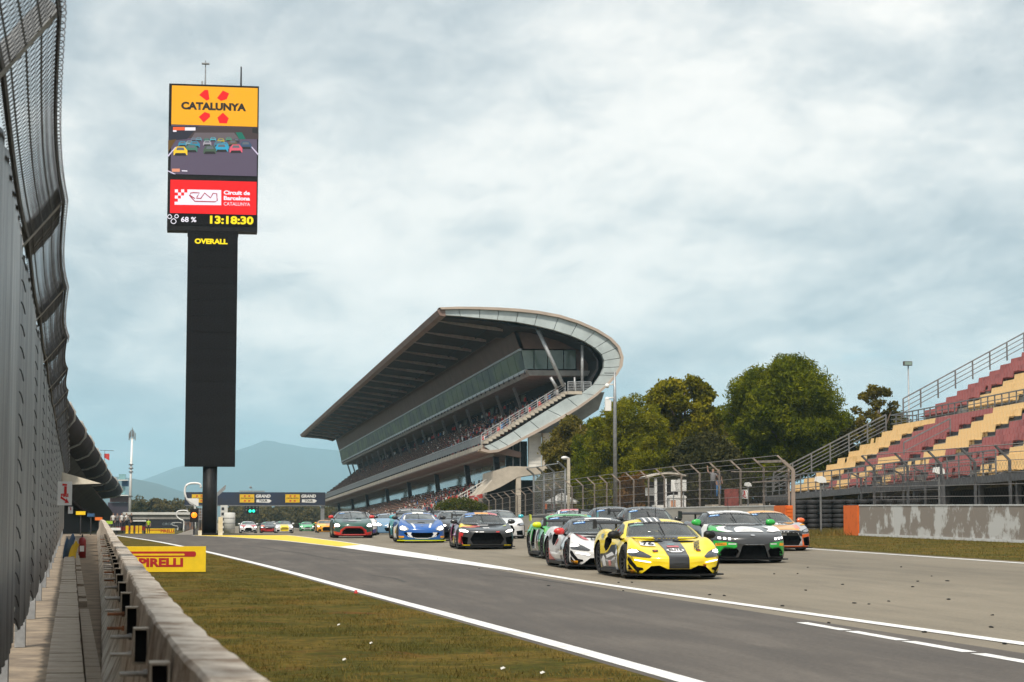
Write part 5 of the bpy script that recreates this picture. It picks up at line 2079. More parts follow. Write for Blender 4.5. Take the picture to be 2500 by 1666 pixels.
def tree(label, px, py_top, Y, w, h_frac=.0, name='tree', mat_=None, n=9000, size=.22, seed=1, lobes=22, needle=False, kind='round', trunk=True, base=0.0, height=None, cat='tree', lobe_r=(.22, .34), group=None):
    rg = np.random.default_rng(seed)
    rr_ = random.Random(seed)
    top = at(px, py_top, Y)
    gz = ground(top.x, Y) + base
    H = height or (top.z - gz)
    t = thing(name, label, cat, (top.x, Y, gz), 0, group)
    z0 = H * h_frac
    cz, rz_ = (H + z0) / 2, (H - z0) / 2
    rx = w / 2
    L = []
    for i in range(lobes):
        a, zz = rr_.uniform(0, 2 * PI), rr_.uniform(-.92, .98)
        r_ = math.sqrt(max(0, 1 - zz * zz)) ** (1.0 if kind == 'round' else .8)
        if kind == 'cone':
            r_ = (1 - (zz + 1) / 2) * .95 + .12
        if kind == 'dome':
            r_ = math.sqrt(max(.0, 1 - max(0, zz) ** 2)) * (1.0 if zz > -.3 else 1.0 + zz * .45)
        rad = rr_.uniform(.35, 1.0) ** .5
        lr_ = rr_.uniform(*lobe_r)
        f_ = max(0.15, rad - lr_ * .75)
        L.append((Vector((math.cos(a) * r_ * rx * f_, math.sin(a) * r_ * rx * f_, cz + zz * rz_ * (1 - lr_ * .9))), lr_ * min(rx, rz_) * (1.0 if needle else 1.0)))
    for i in range(14):
        a, q_ = rr_.uniform(0, 2 * PI), rr_.uniform(.1, .55)
        L.append((Vector((math.cos(a) * rx * q_, math.sin(a) * rx * q_, cz + rr_.uniform(-.55, .5) * rz_)), .36 * min(rx, rz_)))
    if kind == 'bare':
        L = L[:lobes]
    allc = []
    for (c, r_) in L:
        k_ = max(30, int(n / lobes * (r_ / (np.mean(lobe_r) * min(rx, rz_))) ** 2))
        d = rg.normal(size=(k_, 3))
        d /= np.linalg.norm(d, axis=1)[:, None]
        rad = rg.uniform(.45, 1.0, size=(k_, 1)) ** .5
        rag = 1 + .25 * rg.normal(size=(k_, 1)) * .6
        pt = d * rad * rag * r_ * np.array([1.05, 1.05, .85]) + np.array(c)
        allc.append(pt)
    P = np.concatenate(allc)
    P = P[P[:, 2] > max(.05, z0 * .6)]
    leaf_object('crown', np_leaves(P, size, rg, needle), mat_, t)
    b = MB()
    tw = max(.10, H * .022)
    bend = rr_.uniform(-.3, .3)
    b.tube([(0, 0, -.2), (bend * .3, .1, H * .25), (bend, .0, H * .55), (bend * .7, .1, H * .85)], [tw * 1.25, tw, tw * .7, tw * .2], 8)
    for (c, r_) in L[:: max(1, len(L) // 12)]:
        s_ = Vector((bend * .5, 0, max(H * .22, min(c.z * .7, H * .7))))
        m_ = s_.lerp(c, .5) + Vector((0, 0, -.15 * r_))
        b.tube([s_, m_, c], [tw * .45, tw * .28, tw * .08], 5)
    b.build('trunk', BARK, t, True)
    return t


# (src pixel centre x, top y, distance, width m)
tree('big dark green umbrella pine with a broad crown beside the open grandstand', 1912, 858, 150, 10.4, .22, 'pine_tree', L_PINE, 52000, .34, 11, 110, True, 'dome', lobe_r=(.13, .22))
tree('yellow-green plane tree, tallest in the middle between the pines', 1668, 900, 162, 8.8, .0, 'plane_tree', L_PLANE, 46000, .31, 52, 130, False, 'round', lobe_r=(.12, .21))
tree('bright green pine behind the camera mast', 1545, 948, 156, 8.4, .0, 'pine_tree', L_PINE2, 36000, .33, 13, 100, True, 'round', lobe_r=(.12, .21))
tree('olive brown leafy tree nearest the end of the big curved grandstand', 1412, 990, 172, 7.2, .0, 'leafy_tree', L_GREY, 24000, .30, 14, 80, False, 'round', lobe_r=(.12, .22))
tree('dark rounded holm oak in front of the plane tree', 1722, 1052, 148, 7.4, .0, 'oak_tree', L_DARK, 26000, .28, 15, 50, False, 'round', lobe_r=(.18, .3))
tree('small yellow-green pine below the bright green pine', 1592, 1040, 150, 4.2, .0, 'pine_tree', L_PINE2, 13000, .28, 16, 28, True, 'round')
tree('dark green pine behind the small lamp post', 1475, 1005, 164, 6.6, .0, 'pine_tree', L_PINE, 22000, .32, 17, 80, True, 'round', lobe_r=(.12, .22))
tree('olive tree in the shade left of the big pine trunk', 1795, 985, 172, 7.6, .0, 'leafy_tree', L_GREY, 22000, .30, 18, 80, False, 'round', lobe_r=(.12, .22))
tree('sparse dark tree with thin branches beyond the stand railing', 2143, 930, 150, 5.0, .34, 'sparse_tree', L_GREY, 10000, .22, 19, 70, False, 'bare', lobe_r=(.12, .20))
tree('dark leafy tree half hidden by the stand staircase', 2060, 1000, 160, 7.4, .0, 'leafy_tree', L_DARK, 20000, .30, 20, 40, False, 'round')
tree('dark leafy tree behind the lower stand seats', 2175, 985, 165, 6.6, .0, 'leafy_tree', L_DARK, 14000, .30, 27, 36, False, 'round')
tree('tall olive tree standing behind the dark green pine', 1600, 985, 178, 7.0, .0, 'leafy_tree', L_GREY, 18000, .32, 28, 40, False, 'round')
tree('rusty brown shrub at the foot of the pines', 1548, 1132, 146, 3.0, .0, 'shrub', L_RUST, 3500, .2, 21, 16, False, 'round', cat='shrub')
tree('low green shrub below the white end wall', 1345, 1130, 178, 3.4, .0, 'shrub', L_HEDGE, 5000, .22, 22, 16, False, 'round', cat='shrub')
tree('low dark green shrub below the olive brown tree', 1440, 1105, 158, 3.4, .0, 'shrub', L_PINE, 5000, .24, 23, 16, True, 'round', cat='shrub')
tree('low olive shrub behind the kiosk', 1640, 1110, 150, 4.6, .0, 'shrub', L_HEDGE, 7000, .22, 24, 20, False, 'round', cat='shrub')
tree('low dark shrub behind the gate frame', 1868, 1085, 150, 4.0, .0, 'shrub', L_DARK, 7000, .22, 25, 20, False, 'round', cat='shrub')
# clipped hedge at the stand's foot
q = [gs(1170, 1330), gs(1260, 1300), gs(1330, 1292), gs(1380, 1330)]
t = thing('hedge', 'rounded green hedge at the foot of the curved grandstand stairs', 'hedge', (25.0, 192, ground(25, 192)))
rg = np.random.default_rng(31)
P = []
for i in range(40):
    f_ = i / 39
    c = np.array([-2.3 + 4.7 * f_, -rg.uniform(0, 1.2), 2.0 + .9 * math.sin(PI * (.15 + .8 * f_)) + rg.normal() * .1])
    d = rg.normal(size=(170, 3))
    d /= np.linalg.norm(d, axis=1)[:, None]
    P.append(c + d * rg.uniform(.4, 1, size=(170, 1)) ** .5 * .75)
    P.append(c * np.array([1, 1, .45]) + d * rg.uniform(.4, 1, size=(170, 1)) ** .5 * np.array([.7, .7, .9]))
leaf_object('foliage', np_leaves(np.concatenate(P), .15, rg), L_HEDGE, t)

# ================================================================== FAR END OF THE STRAIGHT
# start gantry
GANT = M("gantry_banner_navy", (.016, .030, .075), .7, scale=.2, col2=(.026, .024, .030), contrast=(.35, .65))
GYELL = M("banner_yellow", (.80, .50, .01), .6, var=.05)
GYT = 350.0
pL, pR = at(*D(424, 1160), GYT), at(*D(747.5, 1160), GYT)
zt, zb = at(600 / .9412, 1131.5 / .9412, GYT).z, at(600 / .9412, 1161 / .9412, GYT).z
gz = ground((pL.x + pR.x) / 2, GYT)
gan = thing('start_gantry', 'dark blue start gantry with yellow squares spanning the track in the distance', 'gantry', ((pL.x + pR.x) / 2, GYT, gz))
W_ = pR.x - pL.x
MB().box((0, .4, (zt + zb) / 2 - gz), (W_, .8, zt - zb)).build('banner', GANT, gan)
MB().box((0, .4, zb - gz - .10), (W_ - .2, 1.0, .18)).build('truss', GALVR, gan)
for s_ in (-1, 1):
    MB().box((s_ * (W_ / 2 - .45), .5, (zb - gz) / 2), (.62 if s_ > 0 else .3, .6, zb - gz)).build('leg', STEEL if s_ > 0 else GALVR, gan)
for px in (489, 603, 715):
    p = at(px * 1.0, 1216, GYT)
for cx in (1018, 1672, 330):
    p = at(430 + cx * .17, 1140 + 455 * .17, GYT - .02)
    lx, lz = p.x - gan.location.x, p.z - gz
    MB().box((lx, -.015, lz), (2.5, .03, 1.42)).build('yellow_square', GYELL, gan)
    text_on('CATALUNYA', 'lettering', gan, M("led_off2", (.02, .015, .01), .6), (lx, -.035, lz + .02), (1, 0, 0), (0, 0, 1), .36, bold=.012)
    for sx in (-1, 1):
        for sz in (-1, 1):
            MB().box((lx + sx * .38, -.033, lz + sz * .42), (.34, .006, .28)).build('red_mark', M("banner_red", (.6, .08, .02), .6), gan)
    if cx != 330:
        text_on('GRAND', 'lettering', gan, SIGNW, (lx + 2.75, -.012, lz + .38), (1, 0, 0), (0, 0, 1), .72, bold=.035, shear=.15)
        q = [(-1.25, -.28), (1.0, -.34), (1.4, -.02), (.95, .28), (-1.2, .24)]
        b = MB()
        b.prism(q, lambda u, v: (lx + 2.85 + u, -.012, lz - .40 + v), lambda u, v: (lx + 2.85 + u, -.002, lz - .40 + v))
        b.build('arrow_plate', SIGNW, gan)
        text_on('TOUR', 'lettering', gan, M("led_off2", (.02, .015, .01), .6), (lx + 2.8, -.02, lz - .42), (1, 0, 0), (0, 0, 1), .52, bold=.02)
p = at(430 + 1090 * .17, 1140 + 352 * .17, GYT)
MB().box((p.x - gan.location.x, .4, zt - gz + .16), (4.4, .8, .18)).bar((p.x - gan.location.x, .4, zt - gz), (p.x - gan.location.x, .4, zt - gz + .9), .06).blob((p.x - gan.location.x - .25, .4, zt - gz + .85), .22, 5, 8).build('camera_rail', STEEL, gan)
LAMPG = M("green_lamp", (.0, .35, .2), .4, var=.02, emit=(.02, .95, .55), estr=1.5)
LAMPO = M("orange_lamp", (.6, .15, .0), .4, var=.02, emit=(1.0, .22, .01), estr=1.6)
p = at(430 + 1088 * .17, 1140 + 612 * .17, GYT)
tl = thing('start_lights', 'black start light panel with two green lamps hanging under the gantry', 'traffic light', (p.x, GYT, p.z))
MB().box((0, .15, .0), (2.45, .3, 1.5)).build('panel', BLACKIN, tl)
for i in range(4):
    for j in range(2):
        lit = j == 0 and i in (0, 1, 2, 3)
        MB().lathe([(0, -.03), (.23, -.03), (.26, .02), (0, .02)], 12, (-.9 + i * .6, -.02, .22 + .0 if j else -.28), 'Y').build('lamp', LAMPG if j == 0 and i in (1, 2) else M("dead_lamp", (.02, .025, .022), .3), tl, True)
MB().bar((-.5, .15, .7), (-.5, .15, 1.3), .08).bar((.5, .15, .7), (.5, .15, 1.3), .08).build('hanger', STEEL, tl)

# pit exit traffic light with orange lamp
PY_ = 118.0
p = at(474, 1258, PY_)
gz = ground(p.x, PY_)
t = thing('traffic_light', 'black pit exit traffic light showing one orange lamp beside the tower pole', 'traffic light', (p.x, PY_, gz))
zc = p.z - gz
MB().box((0, .12, zc - .02), (.48, .24, .78)).build('housing', BLACKIN, t)
MB().lathe([(0, -.05), (.15, -.04), (.17, .01), (0, .01)], 14, (0, -.005, zc), 'Y').build('lamp', LAMPO, t, True)
MB().bar((0, .15, 0), (0, .15, zc - .4), .10).build('pole', DARKSTEEL, t)
for j in range(4):
    MB().box((.36, .15, zc + .25 - j * .16), (.28, .2, .05)).build('bracket', STEEL, t)
# curved white posts of the pit wall fence, and the boards between them
for (px, pyt, pyb, Y, wpx, lab) in ((470, 1180, 1305, 126, 36, 'largest curved white fence post beside the tower pole'), (444, 1247, 1306, 215, 26, 'middle curved white fence post at the pit exit'), (430, 1276, 1306, 330, 22, 'smallest and farthest curved white fence post at the pit exit')):
    a, bt = at(px, pyt, Y), at(px, pyb, Y)
    gz = ground(a.x, Y)
    s_ = Y / 4861
    t = thing('curved_post', lab, 'fence post', (a.x, Y, gz), 0)
    H = a.z - gz
    w_ = wpx * s_
    pts = [(w_ * .55, 0, H - .10 * H), (w_ * .5, 0, H - .02 * H), (w_ * .1, 0, H), (-w_ * .35, 0, H - .03 * H), (-w_ * .5, 0, H * .86), (-w_ * .42, 0, H * .72), (-w_ * .1, 0, H * .60), (w_ * .18, 0, H * .52), (w_ * .18, 0, 0)]
    sp_ = [Vector(q) for q in spline(pts, 24)]
    MB().tube(sp_, [(2.6 if Y < 200 else 1.7) * s_] * 24, 8).build('arch', SIGNW, t, True)
    if Y < 200:
        MB().prism([(-w_ * .30, H * .66), (w_ * .3, H * .55), (w_ * .42, H * .55), (w_ * .42, H * .70), (-w_ * .38, H * .70)], lambda u, v: (u, -.1, v), lambda u, v: (u, .0, v)).build('gusset', SIGNW, t)
    b = MB()
    for j in range(5):
        b.box((w_ * .18 + .2 + j * .14 * (Y / 126), .3 + j * .7, H * .26), (.12 * Y / 126, .1, H * .5))
    b.build('gate_leaf', M("rusty_gate", (.23, .12, .07), .7, scale=2, col2=(.12, .12, .13), contrast=(.42, .58)), t)
# low pit-exit barrier of dark concrete
t = thing('pit_exit_barrier', 'low grey concrete barrier with a sloping end left of the tower pole', 'barrier', (at(450, 1300, 119).x, 119, ground(-1, 119)))
b = MB()
b.prism([(-.5, 0), (.85, 0), (.85, .38), (.35, .28)], lambda u, v: (u, -.15, v), lambda u, v: (u, .15, v))
b.build('body', GREYW, t)
# grey catch fence seen end-on right of the tower pole
t = thing('mesh_fence', 'grey mesh fence seen end on right of the tower pole', 'fence', (at(528, 1250, 122).x, 122, ground(1.0, 122)))
b = MB()
for j in range(6):
    y = j * 3.0
    MB().bar((j * .03, y, 0), (j * .03, y, 2.45), .08).bar((j * .03, y, 2.45), (j * .03 + .55, y, 2.95), .07).build('post', STEEL, t)
for j in range(16):
    z = .15 + j * .155
    b.bar((0, 0, z), (.15, 15, z), .02)
for j in range(60):
    b.bar((.15 * j / 60, .25 * j, 0), (.15 * j / 60, .25 * j, 2.4), .015)
b.build('mesh_panel', STEEL, t, kind='stuff')
# white tank and block beyond
p0 = at(430 + 765 * .17, 1300, 200)
gz = ground(p0.x, 200)
t = thing('storage_tank', 'white round storage tank beyond the tower right of its foot', 'tank', (p0.x, 200, gz))
htop = at(560, 1140 + 660 * .17, 200).z - gz
MB().lathe([(0, 0), (.56, 0), (.56, htop - .05), (.50, htop), (0, htop + .02)], 20).build('tank_body', WHITEW, t, True)
b = MB()
for j in range(3):
    b.lathe([(.562, htop * (j + .9) / 4), (.58, htop * (j + .9) / 4), (.58, htop * (j + .9) / 4 + .05), (.562, htop * (j + .9) / 4 + .05)], 20)
b.build('hoops', STEEL, t)
p0 = at(430 + 685 * .17, 1300, 230)
gz = ground(p0.x, 230)
h_ = at(548, 1140 + 552 * .17, 230).z - gz
t = thing('white_block', 'tall narrow white block behind the round tank', 'building', (p0.x, 230, gz))
MB().box((0, 0, h_ / 2), (.8, .8, h_)).build('wall', WHITEW, t)
for j in range(5):
    MB().box((-.15, -.41, h_ * (j + .7) / 5.4), (.3, .02, h_ / 10)).build('window', DARKSTEEL, t)

# ------------------------------------------------ pit building on the left with ribbed canopy
pit = thing('pit_building', 'long pit building with a dark rounded canopy crossed by pale ribs', 'building', (-12, 250, ground(-12, 250)))
gz = pit.location.z
PB = [(150 + i * 46, 0) for i in range(10)]


def canopy_at(pxr, pyr, Y):
    p = at(pxr, pyr, Y)
    return p


# canopy edge survey (photograph pixels): right edge of the rounded nose
edge = [((178, 985), 150), ((222, 1060), 196), ((252, 1115), 262), ((272, 1155), 350), ((293, 1178), 430), ((299, 1194), 470)]
EX = [at(*p, Y) for p, Y in edge]
ey = [p.y for p in EX]


def ex(y):
    return float(np.interp(y, ey, [p.x for p in EX])), float(np.interp(y, ey, [p.z for p in EX]))


sec = [(-16, 1.6), (-6, 1.0), (-1.2, .42), (-.35, .1), (0, -.45), (-.05, -1.1), (-.5, -1.7), (-1.5, -2.15), (-6, -2.6), (-16, -3.0)]
CANB = M("canopy_brown", (.050, .032, .030), .8, spec=.1, var=.15, scale=.2)
ysx = np.linspace(120, 465, 40)
b = MB()


def csec(y, i):
    x, z = ex(y) if y > 150 else (ex(150)[0] + (150 - y) * .03, ex(150)[1] + (150 - y) * .012)
    dx, dz = sec[int(i)]
    return Vector((x + dx + 12, y - 250, z + dz - gz))


b.grid(csec, ysx, range(len(sec)), flip=False)
b.build('canopy', CANB, pit, True)
RIBM = M("pale_rib", (.50, .46, .42), .6)
for y in (152, 178, 205, 240, 285, 340, 400, 458):
    b = MB()
    pts = [csec(y, i) + Vector((.03 + .05, 0, .05 if i < 4 else -.06)) for i in range(len(sec))]
    b.tube(pts, (.10 + (y - 150) * .0004), 6)
    b.build('rib', RIBM, pit, True)
# sloping terrace front below the canopy with spectators, and dark garages under it
low = [((175, 1105), 150), ((235, 1200), 235), ((285, 1262), 420)]
LX = [at(*p, Y) for p, Y in low]


def lx_(y):
    return float(np.interp(y, [p.y for p in LX], [p.x for p in LX])), float(np.interp(y, [p.y for p in LX], [p.z for p in LX]))


TERR = M("terrace_front", (.09, .08, .076), .8, spec=.15, var=.15, scale=.4)


def tsec(y, i):
    x, z = lx_(y)
    dx, dz = [(-14, .2), (-.5, .0), (0, -.15), (-1.0, -1.0), (-1.9, -1.9), (-14, -2.1)][int(i)]
    return Vector((x + dx + 12, y - 250, z + dz - gz))


b = MB()
b.grid(tsec, np.linspace(125, 420, 20), range(6))
b.build('terrace', TERR, pit)
b = MB()
b.tube([tsec(y, 4) + Vector((.05, 0, -.05)) for y in np.linspace(125, 420, 20)], .22, 6)
b.build('terrace_edge', CANB, pit, True)
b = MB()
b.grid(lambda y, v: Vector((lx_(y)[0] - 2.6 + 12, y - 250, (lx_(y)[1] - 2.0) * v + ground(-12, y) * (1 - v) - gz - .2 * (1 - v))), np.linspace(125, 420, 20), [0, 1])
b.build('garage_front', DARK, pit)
b = MB()
for y in np.arange(150, 415, 1.1):
    if rnd.random() < .7:
        p = tsec(y, 1)
        b_o = (p.x - .6, p.y, p.z)
        sitter(b, b_o, rnd.choice([0, 1, 3, 3, 4, 2]))
b.build('terrace_crowd', CM, pit, True, kind='stuff')
# small tower parts peeping out behind the canopy's end
t = thing('control_tower', 'blue-green glazed control tower rising behind the pit building canopy', 'tower', (at(300, 1190, 560).x, 560, ground(-20, 560)))
GLB = M("tower_glass", (.20, .36, .38), .12, .0, var=.1)
gz2 = t.location.z


def tq(px, py, Y=560):
    p = at(px, py, Y)
    return p.x - t.location.x, p.z - gz2


for (xa, ya_, xb, yb_, m_, nm) in ((290, 1158, 306, 1171, GLB, 'glass_storey'), (288, 1172, 313, 1174, SIGNW, 'roof_slab'), (297, 1174, 313, 1187, BLUE, 'blue_storey'), (283, 1188, 306, 1208, GLB, 'glass_storey'), (268, 1209, 313, 1211, SIGNW, 'roof_slab'), (268, 1211, 313, 1226, M("dark_storey", (.10, .05, .05), .6), 'dark_storey'), (262, 1227, 312, 1306, M("purple_banner", (.045, .035, .055), .7, var=.2), 'banner')):
    x0_, z0_ = tq(xa, yb_)
    x1_, z1_ = tq(xb, ya_)
    MB().box(((x0_ + x1_) / 2, 3 - (2 if 'slab' in nm else 0), (z0_ + z1_) / 2), (x1_ - x0_, 6, z1_ - z0_)).build(nm, m_, t)
# red flag on its mast
p = at(259, 1105, 330)
t = thing('flag', 'red flag hanging from a thin dark bar above the canopy', 'flag', p)
b = MB()
b.grid(lambda u, v: (-.3 + .85 * u, .12 * math.sin(u * 5 + v), -.2 - 1.1 * v * (.6 + .4 * u)), np.linspace(0, 1, 6), np.linspace(0, 1, 5))
b.grid(lambda u, v: (-.3 + .85 * u, .02 + .12 * math.sin(u * 5 + v), -.2 - 1.1 * v * (.6 + .4 * u)), np.linspace(0, 1, 6), np.linspace(0, 1, 5), flip=True)
b.build('cloth', CLOTH[3], t, True)
MB().bar((-1.0, 0, .35), (1.2, 0, .28), .07).bar((-.2, 0, -6), (-.2, 0, .35), .06).build('mast', DARKSTEEL, t)

# white lattice telecom mast
p = at(320, 1070, 420)
pb = at(316, 1250, 420)
t = thing('telecom_mast', 'tall white telecom mast with antenna cluster in front of the blue hills', 'mast', (pb.x, 420, ground(pb.x, 420)))
H = p.z - t.location.z
MB().tube([(0, 0, 0), (.15, 0, H * .55), (.3, 0, H)], [.30, .26, .20], 10).build('pole', SIGNW, t, True)
b = MB()
for a in range(6):
    dx, dy = .62 * math.cos(a), .62 * math.sin(a)
    b.box((.3 + dx, dy, H + .3 + (a % 3) * .35), (.18, .18, 1.5))
    b.bar((.3, 0, H), (.3 + dx, dy, H), .08)
b.tube([(.3, 0, H), (.3, 0, H + 2.2)], .07, 6)
b.build('antennas', GALVR, t)
b = MB()
for f_ in (.35, .62, .66, .7):
    b.lathe([(.36, 0), (.46, 0), (.46, .25), (.36, .25)], 10, (.17, 0, H * f_))
b.build('collars', GALVR, t)

# low white paddock building with dark windows
Yb = 330
a0, a1 = at(300, 1251, Yb), at(470, 1251, Yb)
gz = ground(a0.x, Yb)
t = thing('paddock_building', 'low white paddock building with dark windows at the end of the pit lane', 'building', ((a0.x + a1.x) / 2, Yb, gz))
Wb = a1.x - a0.x


def zb_(py):
    return at(380, py, Yb).z - gz


MB().box((0, 3, (zb_(1251) + zb_(1257)) / 2), (Wb, 7, zb_(1251) - zb_(1257))).build('roof', WHITEW, t)
MB().box((0, 3, (zb_(1257) + zb_(1268)) / 2), (Wb - .3, 6.4, zb_(1257) - zb_(1268))).build('upper_wall', SLABG, t)
for i in range(9):
    MB().box((-Wb / 2 + Wb * (i + .5) / 9, .4, (zb_(1258.5) + zb_(1267)) / 2), (Wb / 9 - .35, .8, zb_(1258.5) - zb_(1267))).build('window', DARKSTEEL, t)
MB().box((0, .2, (zb_(1269) + zb_(1290)) / 2), (Wb + .2, .6, zb_(1269) - zb_(1290))).build('dark_banner', M("charcoal_banner", (.022, .024, .032), .7), t)
text_on('CIRCUIT', 'lettering', t, M("banner_grey_text", (.25, .32, .36), .6), (1.8, -.12, zb_(1280)), (1, 0, 0), (0, 0, 1), .55)
MB().box((-Wb * .28, -.3, zb_(1272)), (2.6, .4, .22)).build('white_rail', SIGNW, t)
# red and yellow barrier boards at the end of the pit lane
Yp = 150
for (xa, xb, yt, yb_, m_, lab, txt) in ((356, 426, 1291, 1309, YEL, 'yellow board with dark red lettering at the end of the pit lane', 'PIRELLI'),):
    q0, q1 = at(xa, yb_, Yp), at(xb, yt, Yp)
    gz = ground(q0.x, Yp)
    t = thing('advertising_board', lab, 'board', ((q0.x + q1.x) / 2, Yp, gz))
    MB().box((0, 0, (q1.z - gz) / 2), (q1.x - q0.x, .3, q1.z - gz)).build('panel', m_, t)
    MB().box((-.42, -.155, (q1.z - gz) * .72), (.9, .01, .06)).build('logo_bar', SIGNDR, t)
    text_on(txt, 'lettering', t, SIGNDR, (.52, -.16, (q1.z - gz) * .5), (1, 0, 0), (0, 0, 1), .32, bold=.01)
q0, q1 = at(283, 1300, 170), at(355, 1286, 170)
gz = ground(q0.x, 170)
t = thing('red_barrier', 'dark red barrier in front of the paddock building', 'barrier', ((q0.x + q1.x) / 2, 170, gz))
MB().box((0, 0, (q1.z - gz) * .72), (q1.x - q0.x, .5, (q1.z - gz) * .56)).build('panel', M("barrier_red", (.22, .012, .012), .5), t)
for i in range(6):
    MB().box((-1.1 + i * .45, 0, (q1.z - gz) * .22), (.1, .3, (q1.z - gz) * .44)).build('leg', DARKSTEEL, t)
for i, px in enumerate((310, 322, 334, 343)):
    q = at(px, 1304, 148)
    gz = ground(q.x, 148)
    o = MB().box((0, 0, .32), (.20, .14, .5)).lathe([(0, 0), (.13, 0), (.10, .1), (0, .1)], 8).build('marker_post', GYELL, None, loc=(q.x, 148, gz))
    o['label'], o['category'], o['group'] = 'small yellow marker post in front of the dark red barrier, %s from left' % ORD[i], 'marker post', 'yellow marker posts at the pit lane end'
q = at(362, 1307, 146)
person('person', 'marshal in a bright yellow vest beside the distant yellow board', (q.x, 146, ground(q.x, 146)), 0, STAND, M("hi_vis", (.45, .62, .03), .7), TROU, scale=.62)
# crew on the pit wall
for i, (px, lab, c) in enumerate([(276, 'crew member in pale shirt leaning by the pit wall, first from the canopy', 2), (286, 'crew member in grey shirt by the pit wall, second from the canopy', 4), (297, 'crew member in pale top by the pit wall, third from the canopy', 2), (308, 'crew member in pale shirt by the pit wall, beside the white rail', 2), (320, 'crew member in dark clothes by the pit wall near the red barrier', 0)]):
    q = at(px, 1290, 160)
    person('person', lab, (q.x, 160, ground(q.x, 160) + .25), .3 * i, CAMERA_P if i % 2 else STAND, CLOTH[c], TROU, scale=.8)
# pit boards and toolboxes behind the wall, seen as bright shapes over its far end
for (px, py, w, h, m_, lab) in ((197, 1253, .9, .35, YEL, 'yellow pit board over the far end of the pit wall'), (222, 1258, .7, .3, BLUE, 'blue pit board over the far end of the pit wall'), (241, 1267, .7, .3, ORG, 'orange pit board beside the blue one'), (262, 1276, 1.0, .30, M("lime_board", (.35, .55, .04), .6), 'lime green pit board near the pit wall top'), (250, 1276, .4, .3, BLUE, 'small blue pit board left of the lime green one'), (283, 1292, .9, .25, SIGNW, 'white pit board lying low by the red barrier')):
    Y = 118
    q = at(px, py, Y)
    t = thing('pit_board', lab, 'board', (q.x, Y, ground(q.x, Y)))
    z = q.z - t.location.z
    MB().box((0, 0, z), (w * .6, .08, h * .6)).build('panel', m_, t)
    MB().bar((0, 0.06, 0), (0, 0.06, z), .06).build('stand', DARKSTEEL, t)

# ------------------------------------------------ woods beyond the straight
rg = np.random.default_rng(77)
P = []


def wood(px0, px1, top_fn, Y, n, spread):
    for i in range(n):
        px = px0 + (px1 - px0) * rg.random()
        y = Y + rg.uniform(0, spread)
        top = at(px, top_fn(px) + rg.uniform(-5, 9), y)
        g_ = ground(top.x, y)
        Hh = max(2.0, top.z - g_)
        r_ = rg.uniform(1.6, 3.2)
        k_ = 130
        d = rg.normal(size=(k_, 3))
        d /= np.linalg.norm(d, axis=1)[:, None]
        z = g_ + Hh - r_ * rg.uniform(.6, 1.0) - (rg.random() ** 1.5) * (Hh - r_)
        P.append(np.array([top.x, y, z]) + d * rg.uniform(.3, 1, size=(k_, 1)) ** .5 * r_)


wood(295, 470, lambda px: 1222 + 10 * math.sin(px * .07), 620, 120, 40)
wood(560, 900, lambda px: 1234 + 5 * math.sin(px * .05) - .01 * (px - 560), 560, 330, 70)
t = leaf_object('distant_wood', np_leaves(np.concatenate(P), .9, rg), L_FAR, None)
t['kind'] = 'stuff'
t['label'] = 'brown green wood closing the far end of the straight'
for (px, py, w, seed, lab) in ((345, 1224, 8, 41, 'dark rounded tree right behind the telecom mast'), (385, 1215, 10, 42, 'pale olive tree with a flat top beyond the paddock building'), (420, 1225, 8, 43, 'small olive tree beyond the paddock building near the gantry')):
    tree(lab, px, py, 520, w, .05, 'leafy_tree', L_FAR if seed > 41 else L_DARK, 2600, .8, seed, 18, False, 'round')

# ================================================================== RACE CARS
def paint(name, col, rough=.32, metal=0.0):
    return M("paint_" + name, col, rough, metal, var=.05, scale=1.5, coat=.8)


P_BLACK = paint('black', (.010, .010, .011))
P_GREY = paint('charcoal', (.030, .031, .033))
P_WHITE = paint('white', (.74, .74, .74))
P_SILVER = paint('silver', (.50, .50, .51), .3, .3)
P_YEL = paint('yellow', (.93, .68, .0))
P_GREEN = paint('green', (.015, .42, .05))
P_RED = paint('red', (.60, .018, .016))
P_ORANGE = paint('orange', (.85, .13, .01))
P_AMBER = paint('amber', (.85, .36, .01))
P_BLUE = paint('blue', (.004, .10, .40))
P_CYAN = paint('cyan', (.02, .42, .50))
P_DGREEN = paint('dark_green', (.02, .085, .065))
P_LBLUE = paint('light_blue', (.16, .30, .46))
P_MAG = paint('magenta', (.22, .02, .11))
P_LIME = paint('lime', (.70, .75, .0))
CARBON = M("carbon", (.012, .012, .013), .45, .0, var=.3, scale=9, spec=.25)
GRILLE = M("grille_black", (.008, .008, .009), .8, var=.3, scale=14, spec=.08)
WSCREEN = M("windscreen_glass", (.115, .135, .138), .05, .0, col2=(.035, .042, .045), contrast=(.40, .60), scale=2.3, spec=.75, coat=.6)  # pale base colours in the sky reflection; noise hints at the cockpit
SGLASS = M("side_glass", (.020, .024, .028), .04, .0, var=.2, spec=.6, coat=.5)
TYRE_R = M("slick_tyre", (.017, .017, .017), .8, var=.25, scale=5)
RIM = M("dark_rim", (.028, .028, .03), .35, .6, var=.15)
RIM_R = M("rim_red_edge", (.30, .02, .02), .4, .2)
LAMPW = M("headlamp_lit", (.9, .9, .9), .3, var=.02, emit=(1, .97, .92), estr=2.2)
LAMPB = M("headlamp_bright", (.9, .9, .9), .3, var=.02, emit=(1, .95, .86), estr=5.0)
LENS = M("headlamp_lens", (.035, .036, .04), .08, var=.2, coat=.8)
SILV = M("headlamp_chrome", (.55, .56, .58), .2, .8)
NUMB = M("number_blue", (.03, .14, .42), .5, var=.05)
NUMW = M("number_led", (.55, .78, .95), .4, var=.02, emit=(.45, .75, 1.0), estr=.35)
